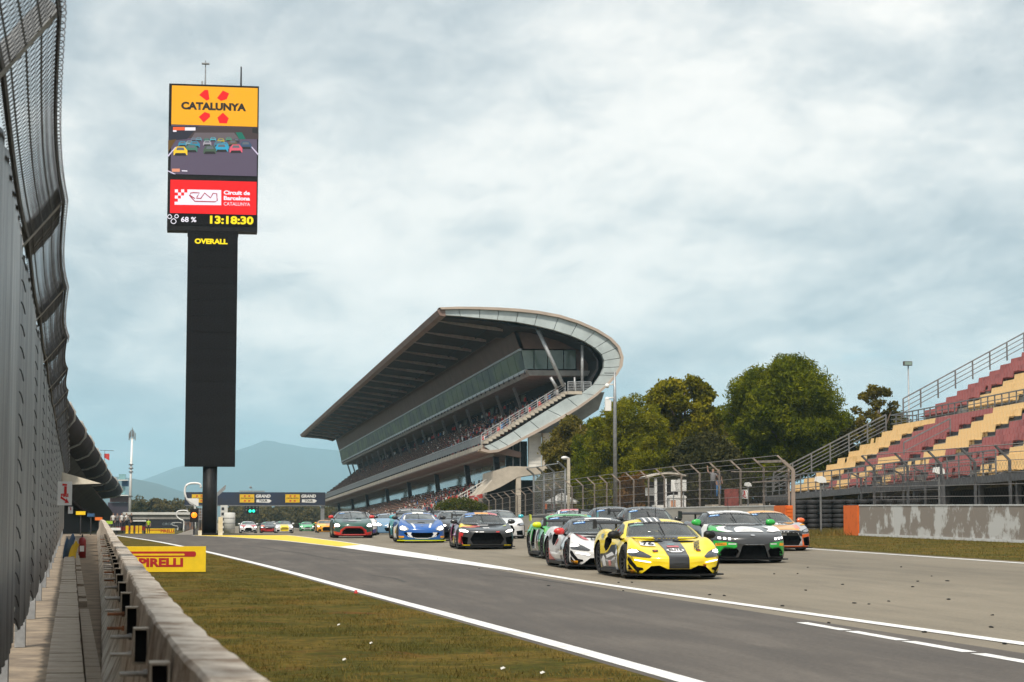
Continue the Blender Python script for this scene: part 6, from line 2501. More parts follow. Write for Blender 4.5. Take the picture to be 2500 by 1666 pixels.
NUMG = M("number_green", (.05, .45, .22), .4, var=.02, emit=(.05, .6, .3), estr=.4)
INK = M("ink_black", (.02, .02, .022), .5)
INKW = M("ink_white", (.78, .78, .78), .5, var=.03)
PIR = M("tyre_brand_orange", (.86, .36, .01), .5, var=.05)


def clear_glass(name, tint, ior):
    m = bpy.data.materials.new(name)
    m.use_nodes = True
    nt = m.node_tree
    nt.nodes.clear()
    tr = N(nt, 'ShaderNodeBsdfTransparent', inp={'Color': (*tint, 1)})
    di = N(nt, 'ShaderNodeBsdfDiffuse', inp={'Color': (.34, .37, .37, 1)})
    gl = N(nt, 'ShaderNodeBsdfGlossy', inp={'Roughness': .03})
    tc = N(nt, 'ShaderNodeTexCoord')
    no = N(nt, 'ShaderNodeTexNoise', inp={'Scale': 2.0, 'Detail': 5.0})
    nt.links.new(tc.outputs['Object'], no.inputs['Vector'])
    fr = N(nt, 'ShaderNodeFresnel', inp={'IOR': ior})
    a, b = N(nt, 'ShaderNodeMixShader'), N(nt, 'ShaderNodeMixShader')
    nt.links.new(math_n(nt, 'MULTIPLY', no.outputs[0], .26), a.inputs[0])       # pale diffuse veil paints sky glare onto the glass
    nt.links.new(tr.outputs[0], a.inputs[1])
    nt.links.new(di.outputs[0], a.inputs[2])
    nt.links.new(fr.outputs[0], b.inputs[0])
    nt.links.new(a.outputs[0], b.inputs[1])
    nt.links.new(gl.outputs[0], b.inputs[2])
    out = N(nt, 'ShaderNodeOutputMaterial')
    nt.links.new(b.outputs[0], out.inputs['Surface'])
    MATS[name] = m
    return m


CLEAR = clear_glass("clear_windscreen", (.62, .70, .68), 1.75)
CLEAR_S = clear_glass("clear_side_glass", (.40, .45, .46), 1.6)
INTER = M("dark_cockpit", (.020, .021, .023), .8, var=.3, scale=6, spec=.1)
CAGE = M("roll_cage", (.12, .12, .125), .5, var=.1)


def cat1(P, t):
    """Catmull-Rom through list of tuples, t in [0,len-1]"""
    n = len(P) - 1
    k = min(max(int(t), 0), n - 1)
    u = t - k
    a = P[k - 1] if k > 0 else tuple(2 * p - q for p, q in zip(P[0], P[1]))
    d = P[k + 2] if k + 2 <= n else tuple(2 * p - q for p, q in zip(P[n], P[n - 1]))
    b, c = P[k], P[k + 1]
    return tuple(.5 * (2 * q + (r - p) * u + (2 * p - 5 * q + 4 * r - s) * u * u + (3 * q - p - 3 * r + s) * u ** 3) for p, q, r, s in zip(a, b, c, d))


# station: y, zb, w, zs, wf, zf, wh, zh, zc
TYPES = {
    'mid': dict(L=4.55, ax=(.98, 3.62), wr=.345, tw=.31, sweep=.36, rsweep=.25, h=1.19,
                st=[(0.00, .20, .72, .27, .68, .35, .42, .36, .365), (.015, .13, .80, .26, .76, .41, .45, .42, .425), (.06, .11, .86, .28, .79, .455, .48, .455, .455), (.20, .11, .92, .33, .83, .53, .52, .505, .495), (.45, .11, .955, .40, .86, .665, .56, .60, .585), (.95, .11, .985, .46, .82, .80, .58, .715, .70), (1.40, .11, .955, .48, .80, .80, .62, .79, .785),
                    (2.1, .11, .93, .46, .84, .79, .66, .82, .83), (2.8, .11, .955, .50, .86, .86, .60, .88, .88), (3.5, .12, .995, .56, .84, .945, .50, .90, .89), (4.15, .16, .975, .62, .82, .93, .50, .90, .885), (4.45, .28, .92, .66, .78, .88, .5, .86, .85), (4.55, .40, .86, .66, .74, .82, .5, .81, .80)],
                C=[(1.20, .79), (1.66, .985), (2.08, 1.13), (2.5, 1.19), (3.1, 1.10), (3.8, .91)],
                R=[(.82, 1.52, .795), (.735, 1.84, .945), (.635, 2.17, 1.075), (.60, 2.58, 1.125), (.57, 3.1, 1.04), (.52, 3.8, .895)],
                B=[(.84, 1.54, .775), (.87, 1.86, .79), (.875, 2.2, .80), (.87, 2.6, .82), (.78, 3.1, .87), (.56, 3.8, .88)],
                mir=(1.0, 1.62, .86), wing=(4.42, 1.07, .88)),
    'r8': dict(L=4.45, ax=(.95, 3.58), wr=.35, tw=.31, sweep=.30, rsweep=.22, h=1.24,
               st=[(0.00, .20, .78, .32, .74, .48, .45, .50, .50), (.015, .13, .86, .30, .81, .56, .50, .58, .585), (.06, .11, .90, .33, .84, .615, .53, .63, .63), (.18, .11, .94, .37, .86, .675, .56, .675, .67), (.45, .11, .965, .42, .87, .75, .58, .725, .715), (.95, .11, .985, .48, .84, .85, .60, .79, .78), (1.40, .11, .955, .50, .80, .84, .64, .83, .835),
                   (2.1, .11, .94, .48, .84, .83, .66, .86, .87), (2.8, .11, .955, .52, .86, .88, .60, .90, .90), (3.5, .12, .99, .56, .85, .955, .52, .92, .91), (4.1, .16, .97, .62, .83, .95, .5, .92, .91), (4.36, .28, .93, .66, .8, .90, .5, .88, .88), (4.45, .40, .88, .66, .78, .85, .5, .84, .83)],
               C=[(1.15, .835), (1.58, 1.03), (2.0, 1.18), (2.4, 1.24), (3.0, 1.16), (3.8, .94)],
               R=[(.79, 1.46, .84), (.715, 1.78, 1.0), (.635, 2.1, 1.125), (.60, 2.5, 1.175), (.58, 3.0, 1.09), (.53, 3.8, .925)],
               B=[(.82, 1.48, .83), (.86, 1.8, .84), (.875, 2.12, .85), (.87, 2.52, .87), (.81, 3.0, .90), (.57, 3.8, .91)],
               mir=(1.0, 1.55, .93), wing=(4.30, 1.13, .82)),
    'gt': dict(L=4.45, ax=(.92, 3.42), wr=.345, tw=.30, sweep=.36, rsweep=.25, h=1.29,
               st=[(0.00, .20, .68, .32, .64, .47, .40, .51, .52), (.015, .13, .78, .30, .74, .54, .45, .58, .595), (.06, .11, .84, .32, .79, .60, .48, .64, .655), (.20, .11, .905, .38, .84, .685, .52, .715, .725), (.50, .11, .95, .44, .87, .78, .56, .79, .80), (.92, .11, .975, .50, .86, .875, .60, .86, .87), (1.45, .11, .945, .52, .82, .90, .64, .92, .935),
                   (2.1, .11, .92, .50, .84, .89, .68, .93, .94), (2.8, .11, .945, .54, .87, .93, .66, .95, .95), (3.4, .12, .985, .58, .86, .99, .58, .97, .96), (4.0, .16, .96, .64, .82, .99, .55, .99, .99), (4.34, .28, .90, .68, .77, .96, .52, .97, .97), (4.45, .40, .84, .68, .74, .90, .5, .91, .91)],
               C=[(1.52, .925), (1.92, 1.11), (2.28, 1.24), (2.66, 1.29), (3.2, 1.22), (3.95, .99)],
               R=[(.78, 1.80, .93), (.705, 2.05, 1.06), (.63, 2.34, 1.19), (.60, 2.70, 1.235), (.58, 3.2, 1.16), (.55, 3.95, .985)],
               B=[(.81, 1.82, .915), (.845, 2.06, .93), (.86, 2.36, .935), (.86, 2.72, .94), (.81, 3.2, .97), (.60, 3.95, .98)],
               mir=(.98, 1.92, 1.0), wing=(4.30, 1.20, .82)),
}
TYPES['tall'] = dict(TYPES['gt'])
TYPES['tall'].update(h=1.40, C=[(1.50, .945), (1.90, 1.18), (2.24, 1.335), (2.66, 1.40), (3.3, 1.32), (4.0, 1.02)],
                     R=[(.80, 1.76, .95), (.735, 2.0, 1.11), (.665, 2.3, 1.275), (.635, 2.70, 1.33), (.62, 3.3, 1.25), (.57, 4.0, 1.01)],
                     B=[(.83, 1.78, .935), (.86, 2.02, .95), (.88, 2.32, .955), (.88, 2.72, .96), (.84, 3.3, .99), (.62, 4.0, 1.0)], wing=(4.4, 1.24, .80))
TYPES['low'] = dict(TYPES['gt'])
TYPES['low'].update(h=1.21, L=4.40, C=[(1.42, .885), (1.84, 1.05), (2.22, 1.16), (2.6, 1.21), (3.2, 1.12), (3.9, .95)],
                    R=[(.76, 1.72, .89), (.69, 1.98, 1.0), (.61, 2.28, 1.11), (.58, 2.64, 1.155), (.56, 3.2, 1.07), (.52, 3.9, .945)],
                    B=[(.79, 1.74, .88), (.83, 2.0, .90), (.85, 2.3, .905), (.85, 2.66, .91), (.79, 3.2, .935), (.56, 3.9, .94)],
                    st=[(0.00, .19, .68, .30, .64, .42, .40, .45, .46), (.015, .12, .78, .28, .74, .49, .45, .52, .53), (.06, .11, .84, .30, .79, .555, .48, .575, .585), (.20, .11, .90, .36, .84, .645, .52, .65, .65), (.50, .11, .95, .43, .87, .765, .56, .74, .735), (.92, .11, .975, .50, .85, .865, .60, .81, .81)] + TYPES['gt']['st'][6:], wing=(4.25, 1.13, .78))


def body_mesh(T, cuts):
    st = T['st']
    L = T['L']
    ring = []
    ts = []
    for k in range(len(st) - 1):
        ts += list(np.linspace(k, k + 1, 6, endpoint=False))
    ts.append(len(st) - 1)
    verts = []
    n = 0
    for t in ts:
        y, zb, w, zs, wf, zf, wh, zh, zc = cat1(st, t)
        y = min(max(y, 0), L)
        half = [(w - .12, zb), (w - .02, zb + .055), (w, zs), (wf, zf), (wh, zh), (0, zc)]
        pts = []
        ext = half + [(-wh, zh)]
        for k in range(5):
            for u in np.linspace(0, 1, 5, endpoint=False):
                x_, z_ = cat1(ext, k + u)
                pts.append((x_, z_))
        right = [(0, zb), (w * .45, zb)] + pts
        full = right + [(0, zc)] + [(-x_, z_) for x_, z_ in right[:0:-1]]
        sw = T['sweep'] * max(0, 1 - y / 1.25) ** 1.5
        rs_ = -T['rsweep'] * max(0, (y - (L - .8)) / .8) ** 1.5
        for x_, z_ in full:
            verts.append((x_, y + sw * (abs(x_) / .92) ** 2.6 + rs_ * (abs(x_) / max(w, .3)) ** 2.4, z_))
        n = len(full)
    # inner rings close the nose with clean quads
    first = verts[:n]
    zm = sum(v[2] for v in first) / n
    inner = []
    for k in (.25, .6):
        inner += [(v[0] * k, T['sweep'] * (abs(v[0] * k) / .92) ** 2.6 - .012 * (1 - k), zm + (v[2] - zm) * k) for v in first]
    verts = inner + verts
    ts = [0, 0] + ts
    faces = []
    for i in range(len(ts) - 1):
        for j in range(n):
            k = (j + 1) % n
            faces.append((i * n + j, i * n + k, (i + 1) * n + k, (i + 1) * n + j))
    faces.append(tuple(range(n - 1, -1, -1)))
    faces.append(tuple((len(ts) - 1) * n + j for j in range(n)))
    me = bpy.data.meshes.new('body')
    me.from_pydata(verts, [], faces)
    bm = bmesh.new()
    bm.from_mesh(me)
    bmesh.ops.recalc_face_normals(bm, faces=bm.faces)
    bm.to_mesh(me)
    bm.free()
    o = bpy.data.objects.new('body', me)
    COL.objects.link(o)
    me.materials.append(P_WHITE)
    me.materials.append(GRILLE)
    cm = MB()
    r = T['wr'] + .045
    for ya in T['ax']:
        for s in (-1, 1):
            x0, x1 = s * .69, s * 1.3
            circ = [(r * math.cos(a), r * math.sin(a)) for a in np.linspace(0, 2 * PI, 33)[:-1]]
            cm.prism(circ, lambda u, v: (x0, ya + u, T['wr'] + v), lambda u, v: (x1, ya + u, T['wr'] + v), 1)
    for (proj, poly, d0, d1) in cuts:
        if proj == 'front':
            cm.prism(poly, lambda u, v: (u, d0, v), lambda u, v: (u * .96, d1, v), 1)
        elif proj == 'side':
            for s in (-1, 1):
                cm.prism(poly, lambda u, v: (s * d0, u, v), lambda u, v: (s * d1, u, v), 1)
        else:
            cm.prism(poly, lambda u, v: (u, v, d0), lambda u, v: (u, v, d1), 1)
    cme = cm.mesh('cut', [P_WHITE, GRILLE])
    bm = bmesh.new()
    bm.from_mesh(cme)
    bmesh.ops.recalc_face_normals(bm, faces=bm.faces)
    bm.to_mesh(cme)
    bm.free()
    co = bpy.data.objects.new('cut', cme)
    COL.objects.link(co)
    md = o.modifiers.new('b', 'BOOLEAN')
    md.operation = 'DIFFERENCE'
    md.solver = 'EXACT'
    md.use_self = True
    md.object = co
    dg = bpy.context.evaluated_depsgraph_get()
    res = bpy.data.meshes.new_from_object(o.evaluated_get(dg))
    bpy.data.objects.remove(o)
    bpy.data.objects.remove(co)
    res.name = 'body'
    for p in res.polygons:
        p.use_smooth = True
    res.set_sharp_from_angle(angle=R(38))
    return res


def cabin_fn(T, dn=0.0):
    C_, R_, B_ = T['C'], T['R'], T['B']
    n = len(C_) - 1
    VS = .62

    def base(u, v):
        s = 1 if v >= 0 else -1
        a = abs(v)
        c = cat1(C_, u * n)
        r = cat1(R_, u * n)
        b = cat1(B_, u * n)
        if a <= VS:
            t = a / VS
            return Vector((s * r[0] * t, c[0] + (r[1] - c[0]) * t ** 2.1, c[1] + (r[2] - c[1]) * t ** 2.6))
        t = (a - VS) / (1 - VS)
        bul = .02 * math.sin(PI * t)
        return Vector((s * (r[0] + (b[0] - r[0]) * t + bul), r[1] + (b[1] - r[1]) * t, r[2] + (b[2] - r[2]) * t))

    def f(u, v, d=0.0):
        p = base(u, v)
        if not d:
            return p
        e = .004
        du = base(min(u + e, 1), v) - base(max(u - e, 0), v)
        dv = base(u, v + e) - base(u, v - e)
        nrm = dv.cross(du).normalized() * -1
        nrm = du.cross(dv).normalized()
        mid = Vector((0, p.y, .5))
        if nrm.dot(p - mid) < 0:
            nrm = -nrm
        return p + nrm * d
    return f


def patch(f, u0, u1, v0, v1, d, nu=12, nv=14, flip=False, taper=0.0):
    b = MB()
    us, vs_ = np.linspace(u0, u1, nu), np.linspace(v0, v1, nv)
    b.grid(lambda u, v: f(u, v, d), us, vs_)
    # make the winding face outwards
    v = [Vector(q) for q in b.v]
    q = b.f[len(b.f) // 2]
    nrm = (v[q[1]] - v[q[0]]).cross(v[q[2]] - v[q[0]])
    c = (v[q[0]] + v[q[2]]) / 2
    if nrm.dot(c - Vector((0, c.y, .4))) < 0:
        b.f = [t[::-1] for t in b.f]
    # rim going back into the body so the pane has thickness
    nvn = nv
    border = [i for i in range(nv)] + [i * nv + nv - 1 for i in range(1, nu)] + [(nu - 1) * nv + i for i in range(nv - 2, -1, -1)] + [i * nv for i in range(nu - 2, 0, -1)]
    o = len(b.v)
    for i in border:
        iu, iv = divmod(i, nv)
        b.v.append(tuple(f(us[iu], vs_[iv], -.004)))
    k = len(border)
    for i in range(k):
        j = (i + 1) % k
        b.f.append((border[i], border[j], o + j, o + i))
        b.m.append(0)
    return b


class Proj:
    def __init__(s, bvh):
        s.b = bvh

    def cast(s, proj, a, b, off):
        if proj == 'front':
            o, d = Vector((a, -2, b)), Vector((0, 1, 0))
        elif proj == 'top':
            o, d = Vector((a, b, 4)), Vector((0, 0, -1))
        elif proj == 'left':
            o, d = Vector((-4, a, b)), Vector((1, 0, 0))
        else:
            o, d = Vector((4, a, b)), Vector((-1, 0, 0))
        hit, nrm, i, dist = s.b.ray_cast(o, d)
        if hit is None:
            return None
        if nrm.dot(d) > 0:
            nrm = -nrm
        return hit + nrm * off * .6 - d * off * .6

    def poly(s, proj, pts, off=.004, maxe=.045):
        bm = bmesh.new()
        vs_ = [bm.verts.new((p[0], p[1], 0)) for p in pts]
        bm.faces.new(vs_)
        bmesh.ops.triangulate(bm, faces=bm.faces)
        for _ in range(9):
            es = [e for e in bm.edges if e.calc_length() > maxe]
            if not es:
                break
            bmesh.ops.subdivide_edges(bm, edges=es, cuts=1)
            bmesh.ops.triangulate(bm, faces=bm.faces)
        return s._map(bm, proj, off)

    def text(s, proj, body, c, size, off=.008, rot=0.0, **kw):
        me = text_mesh(body, size, **kw)
        bm = bmesh.new()
        bm.from_mesh(me)
        bpy.data.meshes.remove(me)
        for _ in range(3):
            es = [e for e in bm.edges if e.calc_length() > .09]
            if not es:
                break
            bmesh.ops.subdivide_edges(bm, edges=es, cuts=1)
        bmesh.ops.triangulate(bm, faces=bm.faces)
        ca, sa = math.cos(rot), math.sin(rot)
        for v in bm.verts:
            x, y = v.co.x, v.co.y
            v.co = (c[0] + x * ca - y * sa, c[1] + x * sa + y * ca, 0)
        return s._map(bm, proj, off)

    def _map(s, bm, proj, off):
        bad = []
        for v in bm.verts:
            p = s.cast(proj, v.co.x, v.co.y, off)
            if p is None:
                bad.append(v)
            else:
                v.co = p
        if bad:
            bmesh.ops.delete(bm, geom=bad, context='VERTS')
        # drop faces that bridge a jump in depth
        long_ = [f for f in bm.faces if max(e.calc_length() for e in f.edges) > .35]
        if long_:
            bmesh.ops.delete(bm, geom=long_, context='FACES')
        return bm


def mirror_x(poly):
    return [(-x, y) for x, y in poly][::-1]


def wheel_meshes(T, red=False):
    r, w = T['wr'], T['tw']
    b = MB()
    ri = r * .74
    prof = [(ri, -w * .42), (r - .04, -w / 2), (r - .008, -w / 2 + .025), (r, -w / 2 + .06), (r, w / 2 - .06), (r - .008, w / 2 - .025), (r - .04, w / 2), (ri, w * .42), (ri, -w * .42)]
    b.lathe(prof, 28, (0, 0, 0), 'X')
    ty = b.mesh('tyre', TYRE_R, True)
    b = MB()
    b.lathe([(ri, w * .40), (ri - .012, w * .43), (ri - .03, w * .40), (ri - .03, w * .1), (.0, w * .1)], 28, (0, 0, 0), 'X')
    for k in range(10):
        a = 2 * PI * k / 10
        c, s = math.cos(a), math.sin(a)
        b.bar((w * .30, .05 * c, .05 * s), (w * .40, (ri - .02) * c, (ri - .02) * s), .032, .03)
    b.lathe([(0, w * .36), (.06, w * .36), (.065, w * .28), (.065, w * .1)], 12, (0, 0, 0), 'X')
    if red:
        b.lathe([(ri + .003, w * .405), (ri + .002, w * .43), (ri - .014, w * .435), (ri - .014, w * .40)], 28, (0, 0, 0), 'X', 1)
    rm = b.mesh('rim', [RIM, RIM_R], False)
    return ty, rm


_wheel = {}
_bodies = {}


def make_car(label, typ, paint_m, cabin_m, loc, yaw, cuts=(), decals=(), mirrors=None, wing=(None, None), splitter=CARBON, banner=('RACING CLUB', INKW), number=None, numstyle=(NUMB, NUMW), redrim=False, skirt=CARBON, lamps=(), pil=None, name='race_car', detail=2, cutkey=None):
    T = TYPES[typ]
    t = thing(name, label, 'race car', loc, yaw, 'race cars on the straight')
    key = (typ, cutkey or str(cuts))
    if key not in _bodies:
        _bodies[key] = body_mesh(T, cuts)
    me = _bodies[key].copy()
    me.name = 'body'
    me.materials[0] = paint_m
    put('body', me, t)
    f = cabin_fn(T)
    cb = MB()
    cb.grid(lambda u, v: f(u, v), np.linspace(0, 1, 26), np.linspace(-1, 1, 33))
    cme = cb.mesh('cabin', cabin_m, True)
    bm = bmesh.new()
    bm.from_mesh(cme)
    bmesh.ops.recalc_face_normals(bm, faces=bm.faces)
    if sum(fc.normal.z for fc in bm.faces) < 0:
        bmesh.ops.reverse_faces(bm, faces=bm.faces)
    bm.to_mesh(cme)
    bm.free()
    put('cabin', cme, t)
    hu = 2.0 / 5
    patch(f, .025, hu - .015, -.588, .588, .008).build('windscreen', CLEAR if detail > 1 else WSCREEN, t, True)
    for s in (-1, 1):
        patch(f, .13, .60, s * .66, s * .95, .008, 10, 5).build('side_window', CLEAR_S if detail > 1 else SGLASS, t, True)
    patch(f, .66, .94, -.5, .5, .006, 8, 8).build('rear_window', SGLASS, t, True)
    if banner and detail > 0:
        patch(f, hu - .072, hu - .014, -.588, .588, .013, 4, 16).build('windscreen_banner', INK, t, True)
    # all outer surfaces, for vinyl and lettering
    V, Fc = [], []
    for m_ in (me, cme):
        o = len(V)
        V += [v.co.copy() for v in m_.vertices]
        Fc += [tuple(i + o for i in p.vertices) for p in m_.polygons]
    pr = Proj(BVHTree.FromPolygons(V, Fc))

    if detail > 1:                      # open the cabin under its glass and fit out the cockpit
        bm = bmesh.new()
        bm.from_mesh(cme)
        us_, vs2 = np.linspace(0, 1, 26), np.linspace(-1, 1, 33)
        bm.verts.ensure_lookup_table()
        dead = []
        for fc in bm.faces:
            ids = [v.index for v in fc.verts]
            uu = [us_[i // 33] for i in ids]
            vv = [vs2[i % 33] for i in ids]
            if min(uu) > .03 and max(uu) < hu - .02 and max(abs(v) for v in vv) < .585:
                dead.append(fc)
            elif min(uu) > .13 and max(uu) < .60 and min(abs(v) for v in vv) > .66 and max(abs(v) for v in vv) < .95:
                dead.append(fc)
        bmesh.ops.delete(bm, geom=dead, context='FACES')
        bm.to_mesh(cme)
        bm.free()
        c_ = T['C']
        y0_, yb_ = c_[0][0], c_[3][0]
        hb = c_[0][1]
        pf = Proj(BVHTree.FromPolygons([v.co.copy() for v in me.vertices], [tuple(p_.vertices) for p_ in me.polygons]))
        fm = bpy.data.meshes.new('cockpit_floor')
        fb = pf.poly('top', [(-.70, y0_ + .16), (-.3, y0_ + .05), (.3, y0_ + .05), (.70, y0_ + .16), (.76, y0_ + .5), (.76, yb_ + .7), (-.76, yb_ + .7), (-.76, y0_ + .5)], .006, .2)
        bmesh.ops.recalc_face_normals(fb, faces=fb.faces)
        fb.to_mesh(fm)
        fb.free()
        fm.materials.append(INTER)
        put('cockpit_floor', fm, t)
        b = MB()
        b.prism([(y0_ + .35, hb - .02), (y0_ + .75, hb - .02), (y0_ + .75, hb + .07), (y0_ + .55, hb + .09)], lambda u, v: (-.62, u, v), lambda u, v: (.62, u, v))
        b.build('dashboard', INTER, t)
        for sx in (-.36, .36):
            b = MB()
            b.prism([(-.24, -.1), (.24, -.1), (.23, .20), (.15, .33), (-.15, .33), (-.23, .20)], lambda u, v: (sx + u, yb_ - .05 - .1 * v, hb + v), lambda u, v: (sx + u, yb_ + .08 - .1 * v, hb + v))
            b.build('race_seat', INTER, t)
        b = MB()
        top = c_[2][1] - .05
        for sx in (-1, 1):
            b.tube([(sx * .60, y0_ + .55, hb + .05), (sx * .47, c_[2][0] + .12, top), (sx * .46, yb_ + .3, top - .01), (sx * .5, yb_ + .75, hb)], .02, 6)
        b.tube([(-.46, yb_ + .3, top), (.46, yb_ + .3, top)], .02, 6)
        b.tube([(-.46, yb_ + .3, top), (.48, yb_ + .35, hb)], .02, 6)
        b.tube([(-.47, c_[2][0] + .12, top), (.47, c_[2][0] + .12, top)], .02, 6)
        b.build('roll_cage', CAGE, t)

    def put_bm(bm_, nm, mt):
        m2 = bpy.data.meshes.new(nm)
        if len(bm_.faces) == 0:
            bm_.free()
            return
        bmesh.ops.recalc_face_normals(bm_, faces=bm_.faces)
        for fc in bm_.faces:
            fc.smooth = True
        bm_.to_mesh(m2)
        bm_.free()
        m2.materials.append(mt)
        put(nm, m2, t)
    def wtext(body, vc, uc, size, d, **kw):
        m2 = text_mesh(body, size, **kw)
        b2 = bmesh.new()
        b2.from_mesh(m2)
        bpy.data.meshes.remove(m2)
        es = [e for e in b2.edges if e.calc_length() > .06]
        bmesh.ops.subdivide_edges(b2, edges=es, cuts=1)
        bmesh.ops.triangulate(b2, faces=b2.faces)
        for v in b2.verts:
            v.co = f(uc + v.co.y * .40, vc + v.co.x * 1.0, d)
        return b2
    if banner and detail > 0:
        cu = cat1(T['C'], (hu - .043) * 5)
        if detail > 1:
            put_bm(wtext(banner[0], .20, hu - .043, .068, .019, sx=1.45), 'lettering', banner[1])
            put_bm(wtext('RAFA', -.34, hu - .043, .066, .019, bold=.003, sx=1.7, shear=.2), 'lettering', banner[1])
        else:
            patch(f, hu - .056, hu - .030, -.5, -.10, .018, 3, 8).build('banner_text_block', banner[1], t, True)
            patch(f, hu - .056, hu - .030, -.04, .48, .018, 3, 8).build('banner_text_block', banner[1], t, True)
    if number:
        patch(f, hu - .125, hu - .078, -.55, -.30, .014, 4, 8).build('number_panel', numstyle[0], t, True)
        if detail > 0:
            put_bm(wtext(number, -.425, hu - .102, .115, .021, bold=.002, sx=1.15), 'number_digits', numstyle[1])
    for k, d in enumerate(decals):
        if d[0] == 'txt':
            _, proj, body, c, size, mt = d[:6]
            put_bm(pr.text(proj, body, c, size, .013 + .0004 * k, **(d[6] if len(d) > 6 else {})), 'lettering', mt)
        else:
            proj, poly, mt = d[:3]
            nm = d[3] if len(d) > 3 else 'livery_panel'
            put_bm(pr.poly(proj, poly, .0075 + .0004 * k), nm, mt)
    # lamps: housing, lit element, chrome
    for k, (poly, mt, nm) in enumerate(lamps):
        for pp in (poly, mirror_x(poly)):
            put_bm(pr.poly('front', pp, .012 + .003 * k, .045), nm, mt)
    # wheels
    key = (typ, redrim)
    if key not in _wheel:
        _wheel[key] = wheel_meshes(T, redrim)
    ty, rm = _wheel[key]
    for ya in T['ax']:
        for s in (-1, 1):
            o = put('wheel', rm, t, (s * (.965 - T['tw'] / 2), ya, T['wr']))
            o.rotation_euler = (rnd.random(), 0, 0 if s > 0 else PI)
            put('tyre', ty, o)
    # splitter
    st0 = T['st'][1]
    pts = []
    for x in np.linspace(-.99, .99, 15):
        y = T['sweep'] * (abs(x) / .92) ** 2.6 - .07
        pts.append((x, min(y, .5)))
    out = pts + [(.97, .80), (-.97, .80)]
    b = MB()
    b.prism(out, lambda u, v: (u, v, .075), lambda u, v: (u, v, .105))
    b.build('splitter', splitter, t)
    b = MB()
    for s in (-1, 1):
        b.box((s * .94, (T['ax'][0] + T['ax'][1]) / 2, .12), (.10, T['ax'][1] - T['ax'][0] - .85, .07))
    b.build('side_skirt', skirt, t)
    MB().box((0, T['L'] / 2, .13), (1.2, T['L'] - .9, .10)).build('floor', CARBON, t)
    # mirrors
    mx, my, mz = T['mir']
    for s in (-1, 1):
        b = MB()
        prof = [(.05, -.11), (.085, -.07), (.09, .02), (.07, .10), (.02, .14)]
        vs_, n = [], 12
        for (r_, h_) in prof:
            for k in range(n):
                a = 2 * PI * k / n
                vs_.append((s * (mx + h_), my + .8 * r_ * math.sin(a), mz + .95 * r_ * math.cos(a) * (1.0 - .1 * h_)))
        fs = []
        for i in range(len(prof) - 1):
            for k in range(n):
                k2 = (k + 1) % n
                q = (i * n + k, i * n + k2, (i + 1) * n + k2, (i + 1) * n + k)
                fs.append(q if s < 0 else q[::-1])
        fs.append(tuple(range(n)) if s > 0 else tuple(range(n - 1, -1, -1)))
        fs.append(tuple((len(prof) - 1) * n + k for k in range(n)) if s < 0 else tuple((len(prof) - 1) * n + k for k in range(n - 1, -1, -1)))
        b.add(vs_, fs)
        o = b.build('mirror', mirrors or CARBON, t, True)
        b = MB()
        b.bar((s * (mx - .05), my + .02, mz - .02), (s * .80, my + .10, mz - .13), .035)
        b.build('mirror_arm', CARBON, o)
    # rear wing
    wy, wz, ww = T['wing']
    wm, em = wing
    b = MB()
    af = [(-.16, .0), (-.10, .028), (.05, .03), (.16, .055), (.16, .045), (.04, .005), (-.10, -.012)]
    b.prism(af[::-1], lambda u, v: (-ww, wy + u, wz + v), lambda u, v: (ww, wy + u, wz + v))
    o = b.build('rear_wing', wm or CARBON, t)
    for s in (-1, 1):
        b = MB()
        pl = [(-.20, -.10), (.22, -.12), (.22, .09), (-.15, .08)]
        b.prism(pl, lambda u, v: (s * ww, wy + u, wz + v), lambda u, v: (s * (ww + .02), wy + u, wz + v))
        b.build('endplate', em or CARBON, o)
        b = MB()
        b.bar((s * .42, wy - .03, .84), (s * .42, wy - .01, wz), .025, .12)
        b.build('wing_support', CARBON, o)
    if detail > 0:
        cr = cat1(T['C'], 2.9)
        MB().tube([(.05, cr[0], cr[1] - .02), (.06, cr[0] + .1, cr[1] + .34)], .006, 4).build('antenna', CARBON, t)
        c0 = cat1(T['C'], .18)
        MB().bar((-.02, c0[0] - .03, c0[1] + .03), (-.05, c0[0] + .42, c0[1] + .27), .016).build('wiper', CARBON, t)
    return t


def car_at(px, py, label, typ, *a, yaw=0.0, **kw):
    """px, py: photograph pixel of the middle of the splitter on the ground"""
    g = gnd(px, py)
    y1 = ground(g.x, g.y + 3)
    drv = kw.pop('driver', None)
    t = make_car(label, typ, *a, loc=(g.x, g.y, (g.z + y1) / 2), yaw=yaw, **kw)
    t.rotation_euler = (math.atan2(y1 - g.z, 3), 0, yaw)
    if drv:
        T = TYPES[typ]
        c_ = T['C']
        hm, suit, lab = drv
        b = MB()
        sitter(b, (0, 0, 0), 0)
        sc = (c_[3][1] - .07 - (c_[0][1] - .30)) / 1.30
        b.v = [(-y * sc, x * sc, z * sc) for x, y, z in b.v]      # turned to face the track ahead
        o = b.build('person', [suit] * 8 + [INTER, hm, INTER], None, True, loc=Matrix.LocRotScale(t.location, t.rotation_euler, None) @ Vector((.36, c_[3][0] - .12, c_[0][1] - .30)))
        o.rotation_euler = t.rotation_euler
        o['label'], o['category'] = lab, 'person'
    return t


PL = lambda x0, x1, z0, z1: [(x0, z0), (x1, z0), (x1, z1), (x0, z1)]
